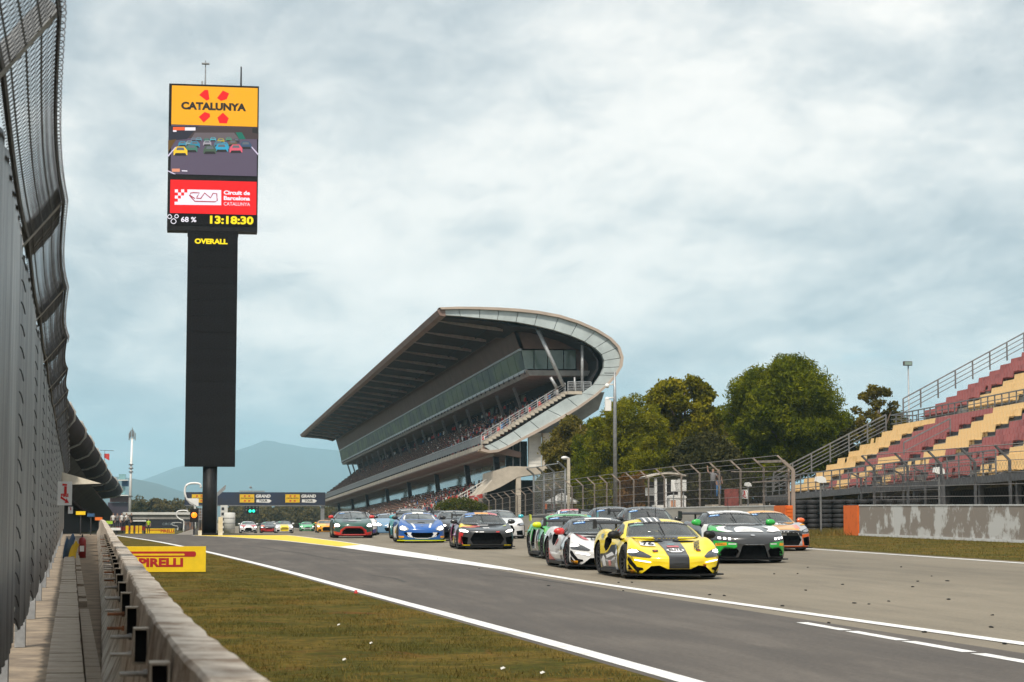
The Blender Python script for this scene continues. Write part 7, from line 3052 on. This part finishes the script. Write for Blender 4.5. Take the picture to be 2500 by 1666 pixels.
# ---- mid-engined low cars: headlights, vents, intake
A_INT = ('front', [(-.76, .10), (.76, .10), (.56, .262), (.40, .275), (.24, .205), (-.24, .205), (-.40, .275), (-.56, .262)], -.3, .42)
A_SCOOP = ('side', [(2.42, .70), (2.50, .80), (2.80, .86), (3.02, .76), (2.98, .58), (2.82, .50), (2.62, .55)], 1.2, .77)
A_VENT_T = [(-.56, 1.07), (-.50, 1.0), (-.16, .98), (-.09, 1.05), (-.13, 1.13), (-.40, 1.13)]
A_LAMPS = [([(-.945, .49), (-.935, .575), (-.88, .60), (-.78, .585), (-.66, .53), (-.53, .445), (-.58, .425), (-.76, .44), (-.88, .455)], LENS, 'headlight'),
           ([(-.925, .52), (-.91, .575), (-.86, .588), (-.78, .572), (-.75, .535), (-.84, .515)], LAMPW, 'headlamp'),
           ([(-.84, .372), (-.835, .392), (-.70, .372), (-.555, .348), (-.55, .328), (-.70, .348)], LAMPW, 'running_light')]
A_VENTS = [[(-.955, .45), (-.90, .42), (-.865, .34), (-.80, .245), (-.70, .225), (-.69, .19), (-.76, .175), (-.775, .12), (-.85, .21), (-.92, .31)]]


def both(proj, poly, mt, nm='livery_panel'):
    return [(proj, poly, mt, nm), (proj, mirror_x(poly), mt, nm)]


YT = INK
car_at(1659, 1416, 'yellow low race car with black centre stripe leading the pack', 'mid', P_YEL, P_YEL, yaw=-.015, driver=(P_WHITE, CLOTH[7], 'driver in a white helmet inside the yellow low race car'),
       cuts=[A_INT, A_SCOOP], cutkey='A', wing=(CARBON, CARBON), number='76', numstyle=(M("number_pale_green", (.18, .30, .27), .4), M("number_teal", (.35, .60, .55), .4)),
       lamps=A_LAMPS, mirrors=CARBON,
       decals=[('top', [(-.205, .09), (.205, .09), (.235, 1.0), (.26, 1.3), (-.26, 1.3), (-.235, 1.0)], P_GREY, 'centre_stripe'), ('front', PL(-.205, .205, .213, .485), P_BLACK, 'centre_stripe')] +
       both('top', A_VENT_T, GRILLE, 'bonnet_vent') + both('front', A_VENTS[0], GRILLE, 'side_vent') +
       [('front', [(-.985, .40), (-.955, .39), (-.90, .24), (-.83, .13), (-.87, .13), (-.95, .22)], GRILLE, 'side_vent'),
        ('left', [(1.42, .12), (3.15, .12), (3.2, .44), (2.8, .46), (2.58, .50), (2.34, .64), (1.9, .66), (1.45, .44)], P_GREY, 'side_panel'),
        ('left', [(1.50, .16), (1.80, .16), (1.80, .58), (1.55, .52)], INKW, 'number_panel'), ('txt', 'left', '76', (1.66, .36), .26, INK, dict(rot=0)),
        ('left', [(1.85, .44), (2.2, .42), (2.65, .36), (2.8, .52), (2.72, .42), (2.2, .50)], INKW, 'swoosh'),
        ('left', [(2.75, .2), (3.0, .18), (3.06, .34), (2.95, .42), (2.8, .36)], INKW, 'side_badge'), ('left', [(2.25, .22), (2.5, .2), (2.5, .32), (2.27, .33)], P_RED, 'side_badge'),
        ('top', [(-.66, .64), (-.34, .64), (-.31, .94), (-.62, .94)], INKW, 'number_panel'), ('txt', 'top', '76', (-.48, .79), .32, INK, dict(bold=.006, sx=.8)),
        ('txt', 'top', 'HOPKINS', (.52, .70), .155, INK, dict(rot=1.35, bold=.005)), ('top', [(.43, .34), (.52, .34), (.52, .41), (.43, .41)], INK, 'badge'), ('top', [(.45, .36), (.50, .36), (.50, .39), (.45, .39)], P_RED, 'badge_mark'),
        ('top', [(-.47, .30), (-.36, .30), (-.36, .38), (-.47, .38)], INK, 'badge'), ('top', [(-.44, .32), (-.39, .32), (-.39, .36), (-.44, .36)], P_RED, 'badge_mark'),
        ('top', [(-.19, .36), (-.1, .25), (.1, .25), (.19, .36), (.1, .47), (-.1, .47)], INKW, 'badge_oval'), ('txt', 'top', 'ELITE', (0, .36), .17, INK, dict(bold=.004, sx=.7)), ('top', PL(-.12, .12, .54, .66), P_RED, 'red_print'), ('top', PL(-.07, .07, .76, .80), P_CYAN, 'blue_print'),
        ('front', [(-.985, .125), (-.84, .12), (-.84, .185), (-.985, .19)], PIR, 'tyre_brand_patch'), ('txt', 'front', 'PIRELLI', (-.912, .155), .045, INK, dict(sx=1.0)), ('front', PL(.88, .98, .12, .185), PIR, 'tyre_brand_patch'),
        ('txt', 'top', 'Quenched', (-.83, 1.02), .10, INK, dict(rot=-.35)), ('txt', 'front', 'KROS', (-.945, .42), .07, INK, {}), ('txt', 'left', 'sbt', (3.25, .83), .16, P_DGREEN, dict(bold=.01, sx=-1)),
        ('front', [(.49, .255), (.56, .255), (.56, .295), (.49, .295)], P_RED, 'tow_loop'),
        ('top', PL(-.33, .07, 2.0, 2.75), P_GREY, 'roof_stripe'), ('top', PL(-.27, -.23, 2.0, 2.7), INKW, 'roof_mark'), ('top', PL(-.15, -.11, 2.0, 2.7), INKW, 'roof_mark'), ('top', PL(-.03, .01, 2.0, 2.7), INKW, 'roof_mark')])

car_at(1500, 1392, 'white low race car with red accents and black roof behind the yellow one', 'mid', P_WHITE, P_BLACK, yaw=-.01, driver=(P_SILVER, CLOTH[4], 'driver in a grey helmet inside the white low race car'), cuts=[A_INT, A_SCOOP], cutkey='A', number='003', lamps=A_LAMPS, mirrors=P_RED, redrim=True, wing=(CARBON, CARBON),
       decals=both('top', A_VENT_T, GRILLE, 'bonnet_vent') + both('front', A_VENTS[0], GRILLE, 'side_vent') +
       [('front', [(-.985, .40), (-.955, .39), (-.90, .24), (-.83, .13), (-.87, .13), (-.95, .22)], GRILLE, 'side_vent'), ('front', [(-.985, .13), (-.80, .12), (-.80, .2), (-.985, .205)], PIR, 'tyre_brand_patch'), ('txt', 'front', 'PIRELLI', (-.89, .162), .05, INK, {}),
        ('top', [(-.78, 1.35), (-.66, 1.40), (-.50, .95), (-.46, .72), (-.58, .78), (-.70, 1.05)], P_RED, 'red_flash'), ('left', [(2.28, .66), (2.52, .52), (2.58, .50), (2.38, .68)], P_RED, 'red_flash'),
        ('left', [(2.5, .13), (3.25, .13), (3.25, .45), (3.1, .30)], P_RED, 'red_flash'), ('txt', 'top', '015', (-.2, .80), .32, INK, dict(bold=.006, sx=.85)),
        ('txt', 'left', 'DIRECT', (2.2, .38), .14, P_GREY, dict(sx=-1)), ('txt', 'left', 'Qm', (3.18, .72), .20, INK, dict(bold=.01, sx=-1)), ('left', PL(1.6, 1.8, .2, .30), INK, 'side_print'), ('left', PL(1.6, 1.8, .42, .50), INK, 'side_print'),
        ('top', PL(-.3, .35, 2.1, 2.2), INKW, 'roof_mark')])

# ---- wide-grille mid-engined cars
C_GR = ('front', [(-.50, .17), (.50, .17), (.60, .34), (.46, .56), (-.46, .56), (-.60, .34)], -.3, .20)
C_SIN = ('front', [(-.93, .16), (-.70, .16), (-.66, .40), (-.90, .44)], -.3, .42)
C_SIN2 = ('front', [(.70, .16), (.93, .16), (.90, .44), (.66, .40)], -.3, .42)
C_CUTS = [C_GR, C_SIN, C_SIN2, ('side', [(2.45, .30), (2.55, .78), (2.95, .80), (3.02, .34), (2.8, .24)], 1.2, .80)]


def c_lamps(lit):
    return [([(-.93, .60), (-.93, .69), (-.80, .685), (-.60, .62), (-.52, .565), (-.58, .535), (-.76, .545), (-.88, .565)], LENS, 'headlight'),
            ([(-.91, .62), (-.91, .675), (-.78, .665), (-.64, .61), (-.66, .58), (-.80, .585)], lit, 'headlamp')]


car_at(1418, 1366, 'green race car with yellow mirrors and black side blade left of the white one', 'r8', P_GREEN, P_GREEN, yaw=-.03, cuts=C_CUTS, cutkey='C', number='005', lamps=c_lamps(LAMPW), mirrors=P_LIME, wing=(CARBON, P_LIME),
       decals=[('left', [(1.35, .12), (3.1, .12), (3.15, .38), (2.4, .40), (2.35, .80), (1.95, .78), (1.6, .36)], P_GREY, 'side_panel'), ('left', [(2.28, .25), (2.4, .25), (2.35, .78), (2.25, .80)], INKW, 'white_print'), ('left', [(3.12, .35), (3.2, .36), (3.15, .70), (3.05, .85)], INKW, 'white_print'), ('left', PL(3.9, 4.1, .78, .90), PIR, 'tyre_brand_patch'),
               ('top', [(-.5, 2.05), (.45, 2.05), (.45, 2.16), (-.5, 2.16)], M("roof_pale_green", (.25, .55, .33), .4), 'roof_mark'), ('txt', 'top', 'PERFORMANCE', (0, 2.3), .16, INKW, {}), ('txt', 'left', 'Cobra', (1.9, .22), .12, INKW, dict(sx=-1)), ('front', [(-.66, .14), (.66, .14), (.66, .60), (-.66, .60)], P_BLACK, 'nose_panel')] + [])

car_at(1190, 1342, 'charcoal race car with yellow, orange and red front wing panels and bright headlights', 'r8', P_GREY, P_GREY, yaw=-.035, driver=(P_WHITE, CLOTH[1], 'driver in a pale helmet inside the charcoal race car'), cuts=C_CUTS, cutkey='C', number='005', lamps=c_lamps(LAMPB), mirrors=P_BLACK, wing=(CARBON, CARBON),
       decals=[('top', [(-.92, .95), (-.88, .55), (-.70, .50), (-.50, .78), (-.42, 1.02), (-.62, 1.2), (-.80, 1.22)], P_YEL, 'yellow_panel'), ('top', [(-.86, .50), (-.70, .46), (-.36, .50), (-.26, .80), (-.42, 1.02), (-.55, .76)], P_ORANGE, 'orange_panel'), ('top', [(-.36, .6), (-.18, .7), (-.16, 1.0), (-.40, 1.06)], P_RED, 'red_panel'),
               ('front', [(-.96, .20), (-.80, .16), (-.84, .36), (-.80, .56), (-.93, .58)], P_RED, 'red_panel'), ('left', [(2.95, .20), (3.2, .20), (3.2, .86), (2.2, .86), (2.4, .80), (2.9, .78)], P_MAG, 'side_panel'), ('left', [(1.4, .4), (2.0, .4), (2.1, .8), (1.5, .82)], P_RED, 'side_panel'), ('left', [(2.1, .16), (2.6, .16), (2.5, .40), (2.2, .34)], P_YEL, 'side_panel'), ('left', [(1.4, .8), (2.2, .8), (2.0, .6), (1.5, .6)], P_MAG, 'side_panel'),
               ('top', PL(-.56, -.22, 2.0, 3.0), P_BLUE, 'roof_panel'), ('top', [(-.22, 2.0), (.24, 2.0), (.24, 3.0), (-.3, 3.0)], P_AMBER, 'roof_panel'), ('top', PL(.24, .56, 2.0, 3.0), P_RED, 'roof_panel'),
               ('top', [(-.26, 1.02), (.12, 1.02), (.16, 1.13), (-.22, 1.13)], INKW, 'number_panel'), ('top', PL(-.28, .42, .88, .93), INK, 'bonnet_slot'), ('top', PL(-.11, .11, .42, .52), INKW, 'bonnet_logo'), ('top', PL(-.11, .11, .28, .33), INKW, 'bonnet_logo'), ('front', PL(-.84, -.58, .125, .155), P_YEL, 'yellow_strip'), ('front', PL(.58, .84, .125, .155), P_YEL, 'yellow_strip'), ('front', PL(.3, .42, .575, .605), P_RED, 'grille_badge'), ('front', PL(-.26, -.12, .575, .60), INKW, 'grille_badge'), ('top', PL(.62, .72, .7, .8), P_LIME, 'lime_patch')])

car_at(1915, 1346, 'orange and silver race car on the far right of the pack', 'r8', P_SILVER, P_AMBER, yaw=.0, driver=(P_RED, CLOTH[0], 'driver in a red helmet inside the orange and silver race car'), cuts=C_CUTS, cutkey='C', number='004', lamps=c_lamps(SILV), mirrors=P_ORANGE, wing=(CARBON, CARBON),
       decals=[('top', [(-.62, .1), (.52, .1), (.60, .62), (.56, 1.0), (-.6, 1.0)], P_AMBER, 'bonnet_panel'), ('top', [(-.6, .92), (.55, .92), (.6, 1.25), (-.6, 1.25)], P_BLACK, 'bonnet_panel'), ('txt', 'top', 'COBBER', (.0, 1.06), .26, INKW, dict(bold=.008, sx=.85)), ('top', [(.42, .18), (.60, .3), (.66, .9), (.52, .9)], P_ORANGE, 'orange_panel'),
               ('front', [(-.62, .46), (.62, .46), (.56, .62), (-.56, .62)], P_BLACK, 'grille_top'), ('txt', 'front', 'RACING', (.02, .565), .075, INKW, dict(bold=.004)), ('txt', 'front', 'CUBES', (.02, .50), .075, INKW, dict(bold=.004)), ('front', [(.62, .14), (.72, .14), (.70, .42), (.96, .46), (.95, .54), (.60, .50)], P_ORANGE, 'intake_frame'), ('front', [(.90, .16), (.97, .2), (.96, .46), (.89, .44)], P_ORANGE, 'intake_frame'), ('front', [(-.95, .115), (.95, .115), (.95, .155), (-.95, .155)], P_ORANGE, 'lip_strip'), ('top', PL(.72, .86, .62, .74), PIR, 'tyre_brand_patch'), ('front', PL(-.3, .1, .50, .58), P_BLACK, 'plate')])

# ---- front-engined coupe with white arc on the bonnet
B_GR = ('front', [(-.40, .13), (.40, .13), (.30, .42), (.26, .45), (-.26, .45), (-.30, .42)], -.3, .16)
B_S1 = ('front', [(-.84, .15), (-.46, .15), (-.38, .30), (-.44, .36), (-.72, .37), (-.80, .30)], -.3, .34)
B_S2 = ('front', [(.46, .15), (.84, .15), (.80, .30), (.72, .37), (.44, .36), (.38, .30)], -.3, .34)
B_LAMPS = [([(-.92, .58), (-.90, .68), (-.80, .685), (-.62, .64), (-.46, .54), (-.42, .505), (-.52, .515), (-.74, .54)], LENS, 'headlight')]
B_L2 = [([(-.83 + .105 * k, .60 - .012 * k), (-.77 + .105 * k, .595 - .012 * k), (-.77 + .105 * k, .645 - .012 * k), (-.83 + .105 * k, .65 - .012 * k)], LAMPW, 'headlamp') for k in range(3)]
arcpts = lambda r0, r1: [(r1 * math.cos(a), .36 + r1 * 2.0 * math.sin(a)) for a in np.linspace(0, PI, 15)] + [(r0 * math.cos(a), .36 + r0 * 2.0 * math.sin(a)) for a in np.linspace(PI, 0, 15)]
car_at(1841, 1376, 'dark grey and green race coupe with a white arc on its bonnet', 'gt', P_GREY, P_BLACK, yaw=.0, driver=(P_SILVER, CLOTH[2], 'driver in a pale helmet inside the dark grey and green coupe'), cuts=[B_GR, B_S1, B_S2], cutkey='B', number='002', lamps=B_LAMPS + B_L2, mirrors=P_GREEN, wing=(CARBON, CARBON),
       decals=[('top', arcpts(.26, .36), INKW, 'white_arc'), ('txt', 'top', 'allzon', (.0, .54), .25, INKW, dict(bold=.003, sx=.52)),
               ('top', [(-.95, .95), (-.82, .55), (-.62, .42), (-.72, .75), (-.62, 1.15), (-.42, 1.40), (-.70, 1.40), (-.85, 1.2)], P_GREEN, 'green_swoosh'), ('top', [(-.78, .60), (-.56, .40), (-.40, .42), (-.56, .70), (-.50, 1.0), (-.38, 1.2), (-.60, 1.18), (-.74, .9)], INKW, 'white_swoosh'), ('top', [(-.93, 1.15), (-.80, 1.45), (-.55, 1.62), (-.86, 1.9), (-.92, 1.6)], INKW, 'white_swoosh'),
               ('top', mirror_x([(-.90, .60), (-.62, .42), (-.45, .44), (-.60, .75), (-.52, 1.1), (-.70, 1.1), (-.84, .85)]), INKW, 'white_swoosh'), ('top', mirror_x([(-.95, .80), (-.90, .60), (-.84, .85), (-.70, 1.12), (-.86, 1.1)]), P_GREEN, 'green_swoosh'),
               ('front', [(-.94, .30), (-.72, .14), (-.62, .30), (-.42, .40), (-.42, .50), (-.74, .54), (-.93, .56)], P_GREEN, 'corner_panel'), ('front', [(.42, .40), (.62, .30), (.72, .14), (.94, .30), (.93, .56), (.74, .54), (.42, .50)], P_GREEN, 'corner_panel'), ('front', [(-.84, .15), (-.46, .15), (-.40, .30), (-.46, .36), (-.70, .37), (-.78, .30)], GRILLE, 'side_intake'), ('front', [(.46, .15), (.84, .15), (.78, .30), (.70, .37), (.46, .36), (.40, .30)], GRILLE, 'side_intake'),
               ('front', [(-.88, .42), (-.66, .44), (-.66, .51), (-.88, .49)], PIR, 'tyre_brand_patch'), ('txt', 'front', 'PIRELLI', (-.77, .465), .055, INK, {}), ('front', [(.70, .43), (.86, .42), (.88, .49), (.72, .50)], PIR, 'tyre_brand_patch'), ('front', PL(-.62, -.44, .46, .49), INKW, 'white_print'), ('front', PL(.44, .62, .46, .49), INKW, 'white_print'),
               ('top', [(.06 * math.cos(a), .10 + .04 * math.sin(a)) for a in np.linspace(0, 2 * PI, 13)[:-1]], SILV, 'badge'), ('front', PL(-.27, .27, .445, .46), SILV, 'grille_edge'),
               ('top', [(-.54, 2.28), (.54, 2.28), (.54, 3.2), (-.54, 3.2)], P_WHITE, 'roof_panel'), ('txt', 'top', 'DV', (-.22, 2.5), .22, INK, {}), ('top', PL(.1, .4, 2.4, 2.6), INKW, 'roof_mark'), ('top', PL(-.35, .45, 1.42, 1.50), INKW, 'cowl_print'), ('left', [(1.3, .12), (3.0, .12), (3.0, .5), (1.6, .6)], P_GREEN, 'side_panel')])

# ---- tall coupes behind
E_GR = ('front', [(-.34, .18), (.34, .18), (.42, .40), (.30, .60), (-.30, .60), (-.42, .40)], -.3, .20)
E_S1 = ('front', [(-.86, .16), (-.54, .16), (-.50, .34), (-.82, .38)], -.3, .36)
E_S2 = ('front', [(.54, .16), (.86, .16), (.82, .38), (.50, .34)], -.3, .36)


def e_lamps(lit):
    return [([(-.92, .60), (-.90, .69), (-.74, .70), (-.56, .66), (-.52, .60), (-.66, .57)], LENS, 'headlight'), ([(-.90, .62), (-.88, .68), (-.74, .685), (-.64, .65), (-.70, .60)], lit, 'headlamp')]


E_CUTS = [E_GR, E_S1, E_S2]
car_at(1617, 1346, 'black race coupe with white pillar and number 009 behind the yellow one', 'tall', P_BLACK, P_BLACK, yaw=0, driver=(P_ORANGE, CLOTH[1], 'driver in an orange helmet inside the black coupe numbered 009'), cuts=E_CUTS, cutkey='E', number='009', lamps=e_lamps(LAMPW), mirrors=P_BLACK, wing=(CARBON, CARBON),
       decals=[('front', [(-.72, .94), (-.66, .94), (-.56, 1.27), (-.61, 1.27)], P_WHITE, 'pillar_stripe'), ('front', [(.66, .94), (.72, .94), (.61, 1.27), (.56, 1.27)], P_WHITE, 'pillar_stripe'), ('top', [(-.6, 1.9), (.6, 1.9), (.5, 1.75), (-.5, 1.75)], P_GREY, 'cowl_panel'), ('top', PL(-.9, .9, .3, 1.1), P_WHITE, 'bonnet_panel')])
car_at(1529, 1336, 'black race coupe with turquoise pillar beyond the green one', 'tall', P_BLACK, P_BLACK, yaw=0, cuts=E_CUTS, cutkey='E', number='007', lamps=e_lamps(LAMPW), mirrors=P_CYAN, wing=(CARBON, CARBON),
       decals=[('front', [(-.74, .94), (-.65, .94), (-.55, 1.28), (-.62, 1.28)], P_CYAN, 'pillar_stripe'), ('left', [(1.3, .3), (3.9, .3), (3.9, .9), (1.3, .9)], P_CYAN, 'side_panel')])
car_at(1428, 1323, 'race coupe with red, white and blue roof far behind the green one', 'gt', P_WHITE, P_WHITE, yaw=0, cuts=E_CUTS, cutkey='E', number='006', lamps=e_lamps(LAMPW), mirrors=P_RED, wing=(CARBON, CARBON), detail=1,
       decals=[('top', [(-.55, 2.25), (.5, 2.25), (.5, 3.0), (-.55, 3.0)], P_RED, 'roof_panel'), ('front', [(-.68, .95), (-.60, .95), (-.52, 1.17), (-.58, 1.17)], P_LBLUE, 'pillar_stripe'), ('top', PL(.2, .52, 2.2, 2.9), INK, 'roof_mark')])

# ---- blue low coupe
D_GR = ('front', [(-.36, .20), (.36, .20), (.46, .34), (.42, .40), (-.42, .40), (-.46, .34)], -.3, .22)
D_LAMPS = [([(-.90, .54), (-.90, .64), (-.80, .69), (-.66, .66), (-.54, .56), (-.58, .49), (-.72, .47), (-.84, .49)], SILV, 'headlight'), ([(-.86, .55), (-.85, .63), (-.78, .66), (-.68, .62), (-.62, .55), (-.68, .51), (-.80, .52)], LAMPB, 'headlamp')]
car_at(1031, 1326, 'blue race car with white bonnet stripes and yellow front lip', 'low', P_BLUE, P_BLUE, yaw=-.035, cuts=[D_GR], cutkey='D', lamps=D_LAMPS, mirrors=P_BLACK, wing=(CARBON, CARBON), splitter=P_LIME, detail=1,
       decals=[('front', [(-.62, .42), (-.42, .41), (-.46, .34), (-.36, .20), (-.46, .22), (-.58, .34)], INKW, 'white_grille_side'), ('front', [(.42, .41), (.62, .42), (.58, .34), (.46, .22), (.36, .20), (.46, .34)], INKW, 'white_grille_side'), ('front', [(-.66, .36), (-.56, .24), (-.2, .165), (.2, .165), (.56, .24), (.66, .36), (.50, .24), (.2, .19), (-.2, .19), (-.50, .24)], INKW, 'white_curve'), ('front', [(-.74, .40), (-.62, .42), (-.58, .34), (-.6, .26)], GRILLE, 'side_vent'), ('front', [(.62, .42), (.74, .40), (.6, .26), (.58, .34)], GRILLE, 'side_vent'),
               ('top', [(-.34, .10), (-.26, .10), (-.36, .62), (-.44, .62)], INKW, 'white_stripe'), ('top', [(.26, .10), (.34, .10), (.44, .62), (.36, .62)], INKW, 'white_stripe'), ('top', [(-.48, .62), (.48, .62), (.62, 1.3), (-.62, 1.3)], P_BLACK, 'bonnet_panel'), ('top', PL(-.45, .45, .62, .66), INKW, 'bonnet_edge'), ('top', PL(-.14, .16, .72, .9), GRILLE, 'bonnet_vent'),
               ('front', [(-.70, .89), (-.62, .89), (-.52, 1.11), (-.57, 1.11)], P_WHITE, 'pillar_stripe'), ('front', [(.62, .89), (.70, .89), (.57, 1.11), (.52, 1.11)], P_WHITE, 'pillar_stripe'), ('top', PL(-.25, .2, 2.2, 3.0), INKW, 'roof_stripe'),
               ('front', PL(-.92, -.72, .20, .27), PIR, 'tyre_brand_patch'), ('front', PL(.74, .92, .20, .27), PIR, 'tyre_brand_patch'), ('left', [(1.35, .15), (3.0, .15), (3.0, .6), (1.5, .75)], INKW, 'side_panel'), ('left', [(1.9, .35), (2.6, .35), (2.4, .6), (1.9, .6)], P_YEL, 'side_patch'), ('top', [(.04 * math.cos(a), .22 + .04 * math.sin(a)) for a in np.linspace(0, 2 * PI, 11)[:-1]], SILV, 'badge')])

# ---- dark green car with the red grille surround
F_GR = ('front', [(-.58, .17), (.58, .17), (.52, .36), (.34, .48), (-.34, .48), (-.52, .36)], -.3, .22)
F_LAMPS = [([(-.90, .52), (-.90, .66), (-.78, .71), (-.64, .66), (-.60, .56), (-.70, .50)], LENS, 'headlight'), ([(-.87, .54), (-.87, .65), (-.78, .68), (-.67, .64), (-.64, .57), (-.72, .53)], LAMPB, 'headlamp')]
frame = [(-.66, .13), (.66, .13), (.62, .38), (.38, .54), (-.38, .54), (-.62, .38)]
car_at(863, 1314, 'dark green race car with red grille frame and blazing round headlights', 'gt', P_DGREEN, P_BLACK, yaw=-.02, cuts=[F_GR], cutkey='F', number='010', lamps=F_LAMPS, mirrors=P_RED, wing=(CARBON, CARBON), detail=1,
       decals=[('front', frame, P_RED, 'grille_frame'), ('front', [(-.54, .18), (.54, .18), (.48, .355), (.32, .46), (-.32, .46), (-.48, .355)], GRILLE, 'grille_mesh'), ('front', [(-.94, .14), (-.66, .13), (-.64, .26), (-.9, .32)], P_RED, 'red_corner'), ('front', [(.66, .13), (.94, .14), (.9, .32), (.64, .26)], P_RED, 'red_corner'), ('top', [(-.5, .35), (.15, .35), (.1, 1.2), (-.5, 1.2)], P_BLACK, 'bonnet_panel'), ('top', PL(-.2, .4, .62, .70), INKW, 'bonnet_print'), ('top', [(-.45, 1.1), (-.15, 1.1), (-.2, 1.25), (-.42, 1.25)], GRILLE, 'bonnet_vent'), ('top', [(.15, 1.1), (.45, 1.1), (.42, 1.25), (.2, 1.25)], GRILLE, 'bonnet_vent'), ('left', [(.5, .3), (1.0, .76), (1.3, .3)], P_ORANGE, 'side_patch'), ('front', [(-.95, .45), (-.88, .46), (-.86, .6), (-.94, .6)], P_AMBER, 'orange_patch')])

# ---- the rest of the field
G_GR = E_GR
car_at(1235, 1316, 'white race coupe with dark grille and turquoise mirror beyond the charcoal one', 'gt', P_WHITE, P_GREY, yaw=0, cuts=E_CUTS, cutkey='E', lamps=e_lamps(SILV), mirrors=P_CYAN, detail=1, decals=[('front', [(.5, .6), (.9, .62), (.8, .68), (.55, .64)], P_AMBER, 'orange_flash')])
car_at(1128, 1321, 'black race coupe with red mirrors hidden behind the charcoal one', 'gt', P_BLACK, P_BLACK, yaw=0, cuts=E_CUTS, cutkey='E', lamps=e_lamps(LAMPW), mirrors=P_RED, detail=1, decals=[('left', [(1.3, .3), (3.2, .3), (3.2, .9), (1.3, .9)], P_RED, 'side_panel')])
car_at(1020, 1317, 'grey-roofed race coupe with turquoise mirrors right behind the blue one', 'tall', P_CYAN, P_GREY, yaw=0, cuts=E_CUTS, cutkey='E', lamps=e_lamps(LAMPW), mirrors=P_CYAN, detail=1, decals=[('front', [(-.72, .94), (-.64, .94), (-.54, 1.27), (-.61, 1.27)], P_CYAN, 'pillar_stripe')])
car_at(1089, 1311, 'silver race coupe with pale roof between the blue and the charcoal ones', 'gt', P_SILVER, P_SILVER, yaw=0, cuts=E_CUTS, cutkey='E', lamps=e_lamps(LAMPW), mirrors=P_RED, detail=1)
car_at(958, 1306, 'light blue race car with orange mirror following left of the blue one', 'low', P_LBLUE, P_LBLUE, yaw=0, cuts=[D_GR], cutkey='D', lamps=D_LAMPS, mirrors=P_ORANGE, detail=1, decals=[('front', PL(-.3, .3, .42, .5), INKW, 'white_patch'), ('left', [(.5, .3), (2.5, .3), (2.5, .8), (.6, .8)], P_AMBER, 'side_panel')])
car_at(880, 1308, 'white and purple race car tucked behind the dark green one', 'gt', P_WHITE, P_WHITE, yaw=0, cuts=[F_GR], cutkey='F', lamps=F_LAMPS, mirrors=P_BLACK, detail=1, decals=[('front', [(.5, .14), (.95, .14), (.95, .4), (.6, .3)], paint('purple', (.05, .04, .22)), 'corner_panel')])


def far_car(px, Y, label, typ, pm, cm_, lamps, decals=(), cuts=E_CUTS, ck='E', dz=0.0, number='1'):
    x = at(px, 1264, Y).x
    return make_car(label, typ, pm, cm_, loc=(x, Y, ground(x, Y) + dz), yaw=0, cuts=cuts, cutkey=ck, lamps=lamps, mirrors=pm, banner=None, number=number, numstyle=(NUMG, NUMG), detail=0, decals=decals)


far_car(607, 222, 'white and red race car alone in the distance beside the tank', 'gt', P_WHITE, P_WHITE, e_lamps(LAMPB), [('top', [(-.9, .2), (-.4, .2), (-.2, 1.2), (-.7, 1.2)], P_RED, 'red_panel'), ('top', [(.4, .2), (.9, .2), (.7, 1.2), (.2, 1.2)], P_RED, 'red_panel'), ('front', PL(-.5, .5, .14, .3), P_BLACK, 'nose_panel')])
far_car(657, 232, 'dark race car with red and orange front, distant, beside the yellow and white one', 'gt', P_GREY, P_GREY, e_lamps(LAMPW), [('front', PL(-.9, .9, .2, .5), P_RED, 'red_panel'), ('top', PL(-.9, -.5, .3, 1.0), P_ORANGE, 'orange_panel')])
far_car(676, 262, 'pale grey race car seen behind the two in the distance', 'tall', P_SILVER, P_SILVER, e_lamps(LAMPW), number=None)
far_car(695, 214, 'yellow and white race car with bright headlights in the distance', 'gt', P_WHITE, P_GREY, e_lamps(LAMPB), [('top', PL(-.42, .42, .0, 1.2), P_YEL, 'bonnet_panel'), ('front', PL(-.45, .45, .2, .7), P_YEL, 'nose_panel')])
far_car(751, 275, 'bright green race car farthest back on the straight', 'gt', paint('mint', (.10, .55, .22)), paint('mint', (.10, .55, .22)), e_lamps(LAMPB), [('front', PL(-.8, .8, .3, .5), INKW, 'white_patch')])
far_car(797, 205, 'yellow and orange race car peeping out left of the dark green one', 'gt', P_AMBER, P_AMBER, e_lamps(LAMPB), [('top', PL(-.9, .0, .2, 1.2), P_YEL, 'yellow_panel')], number=None)
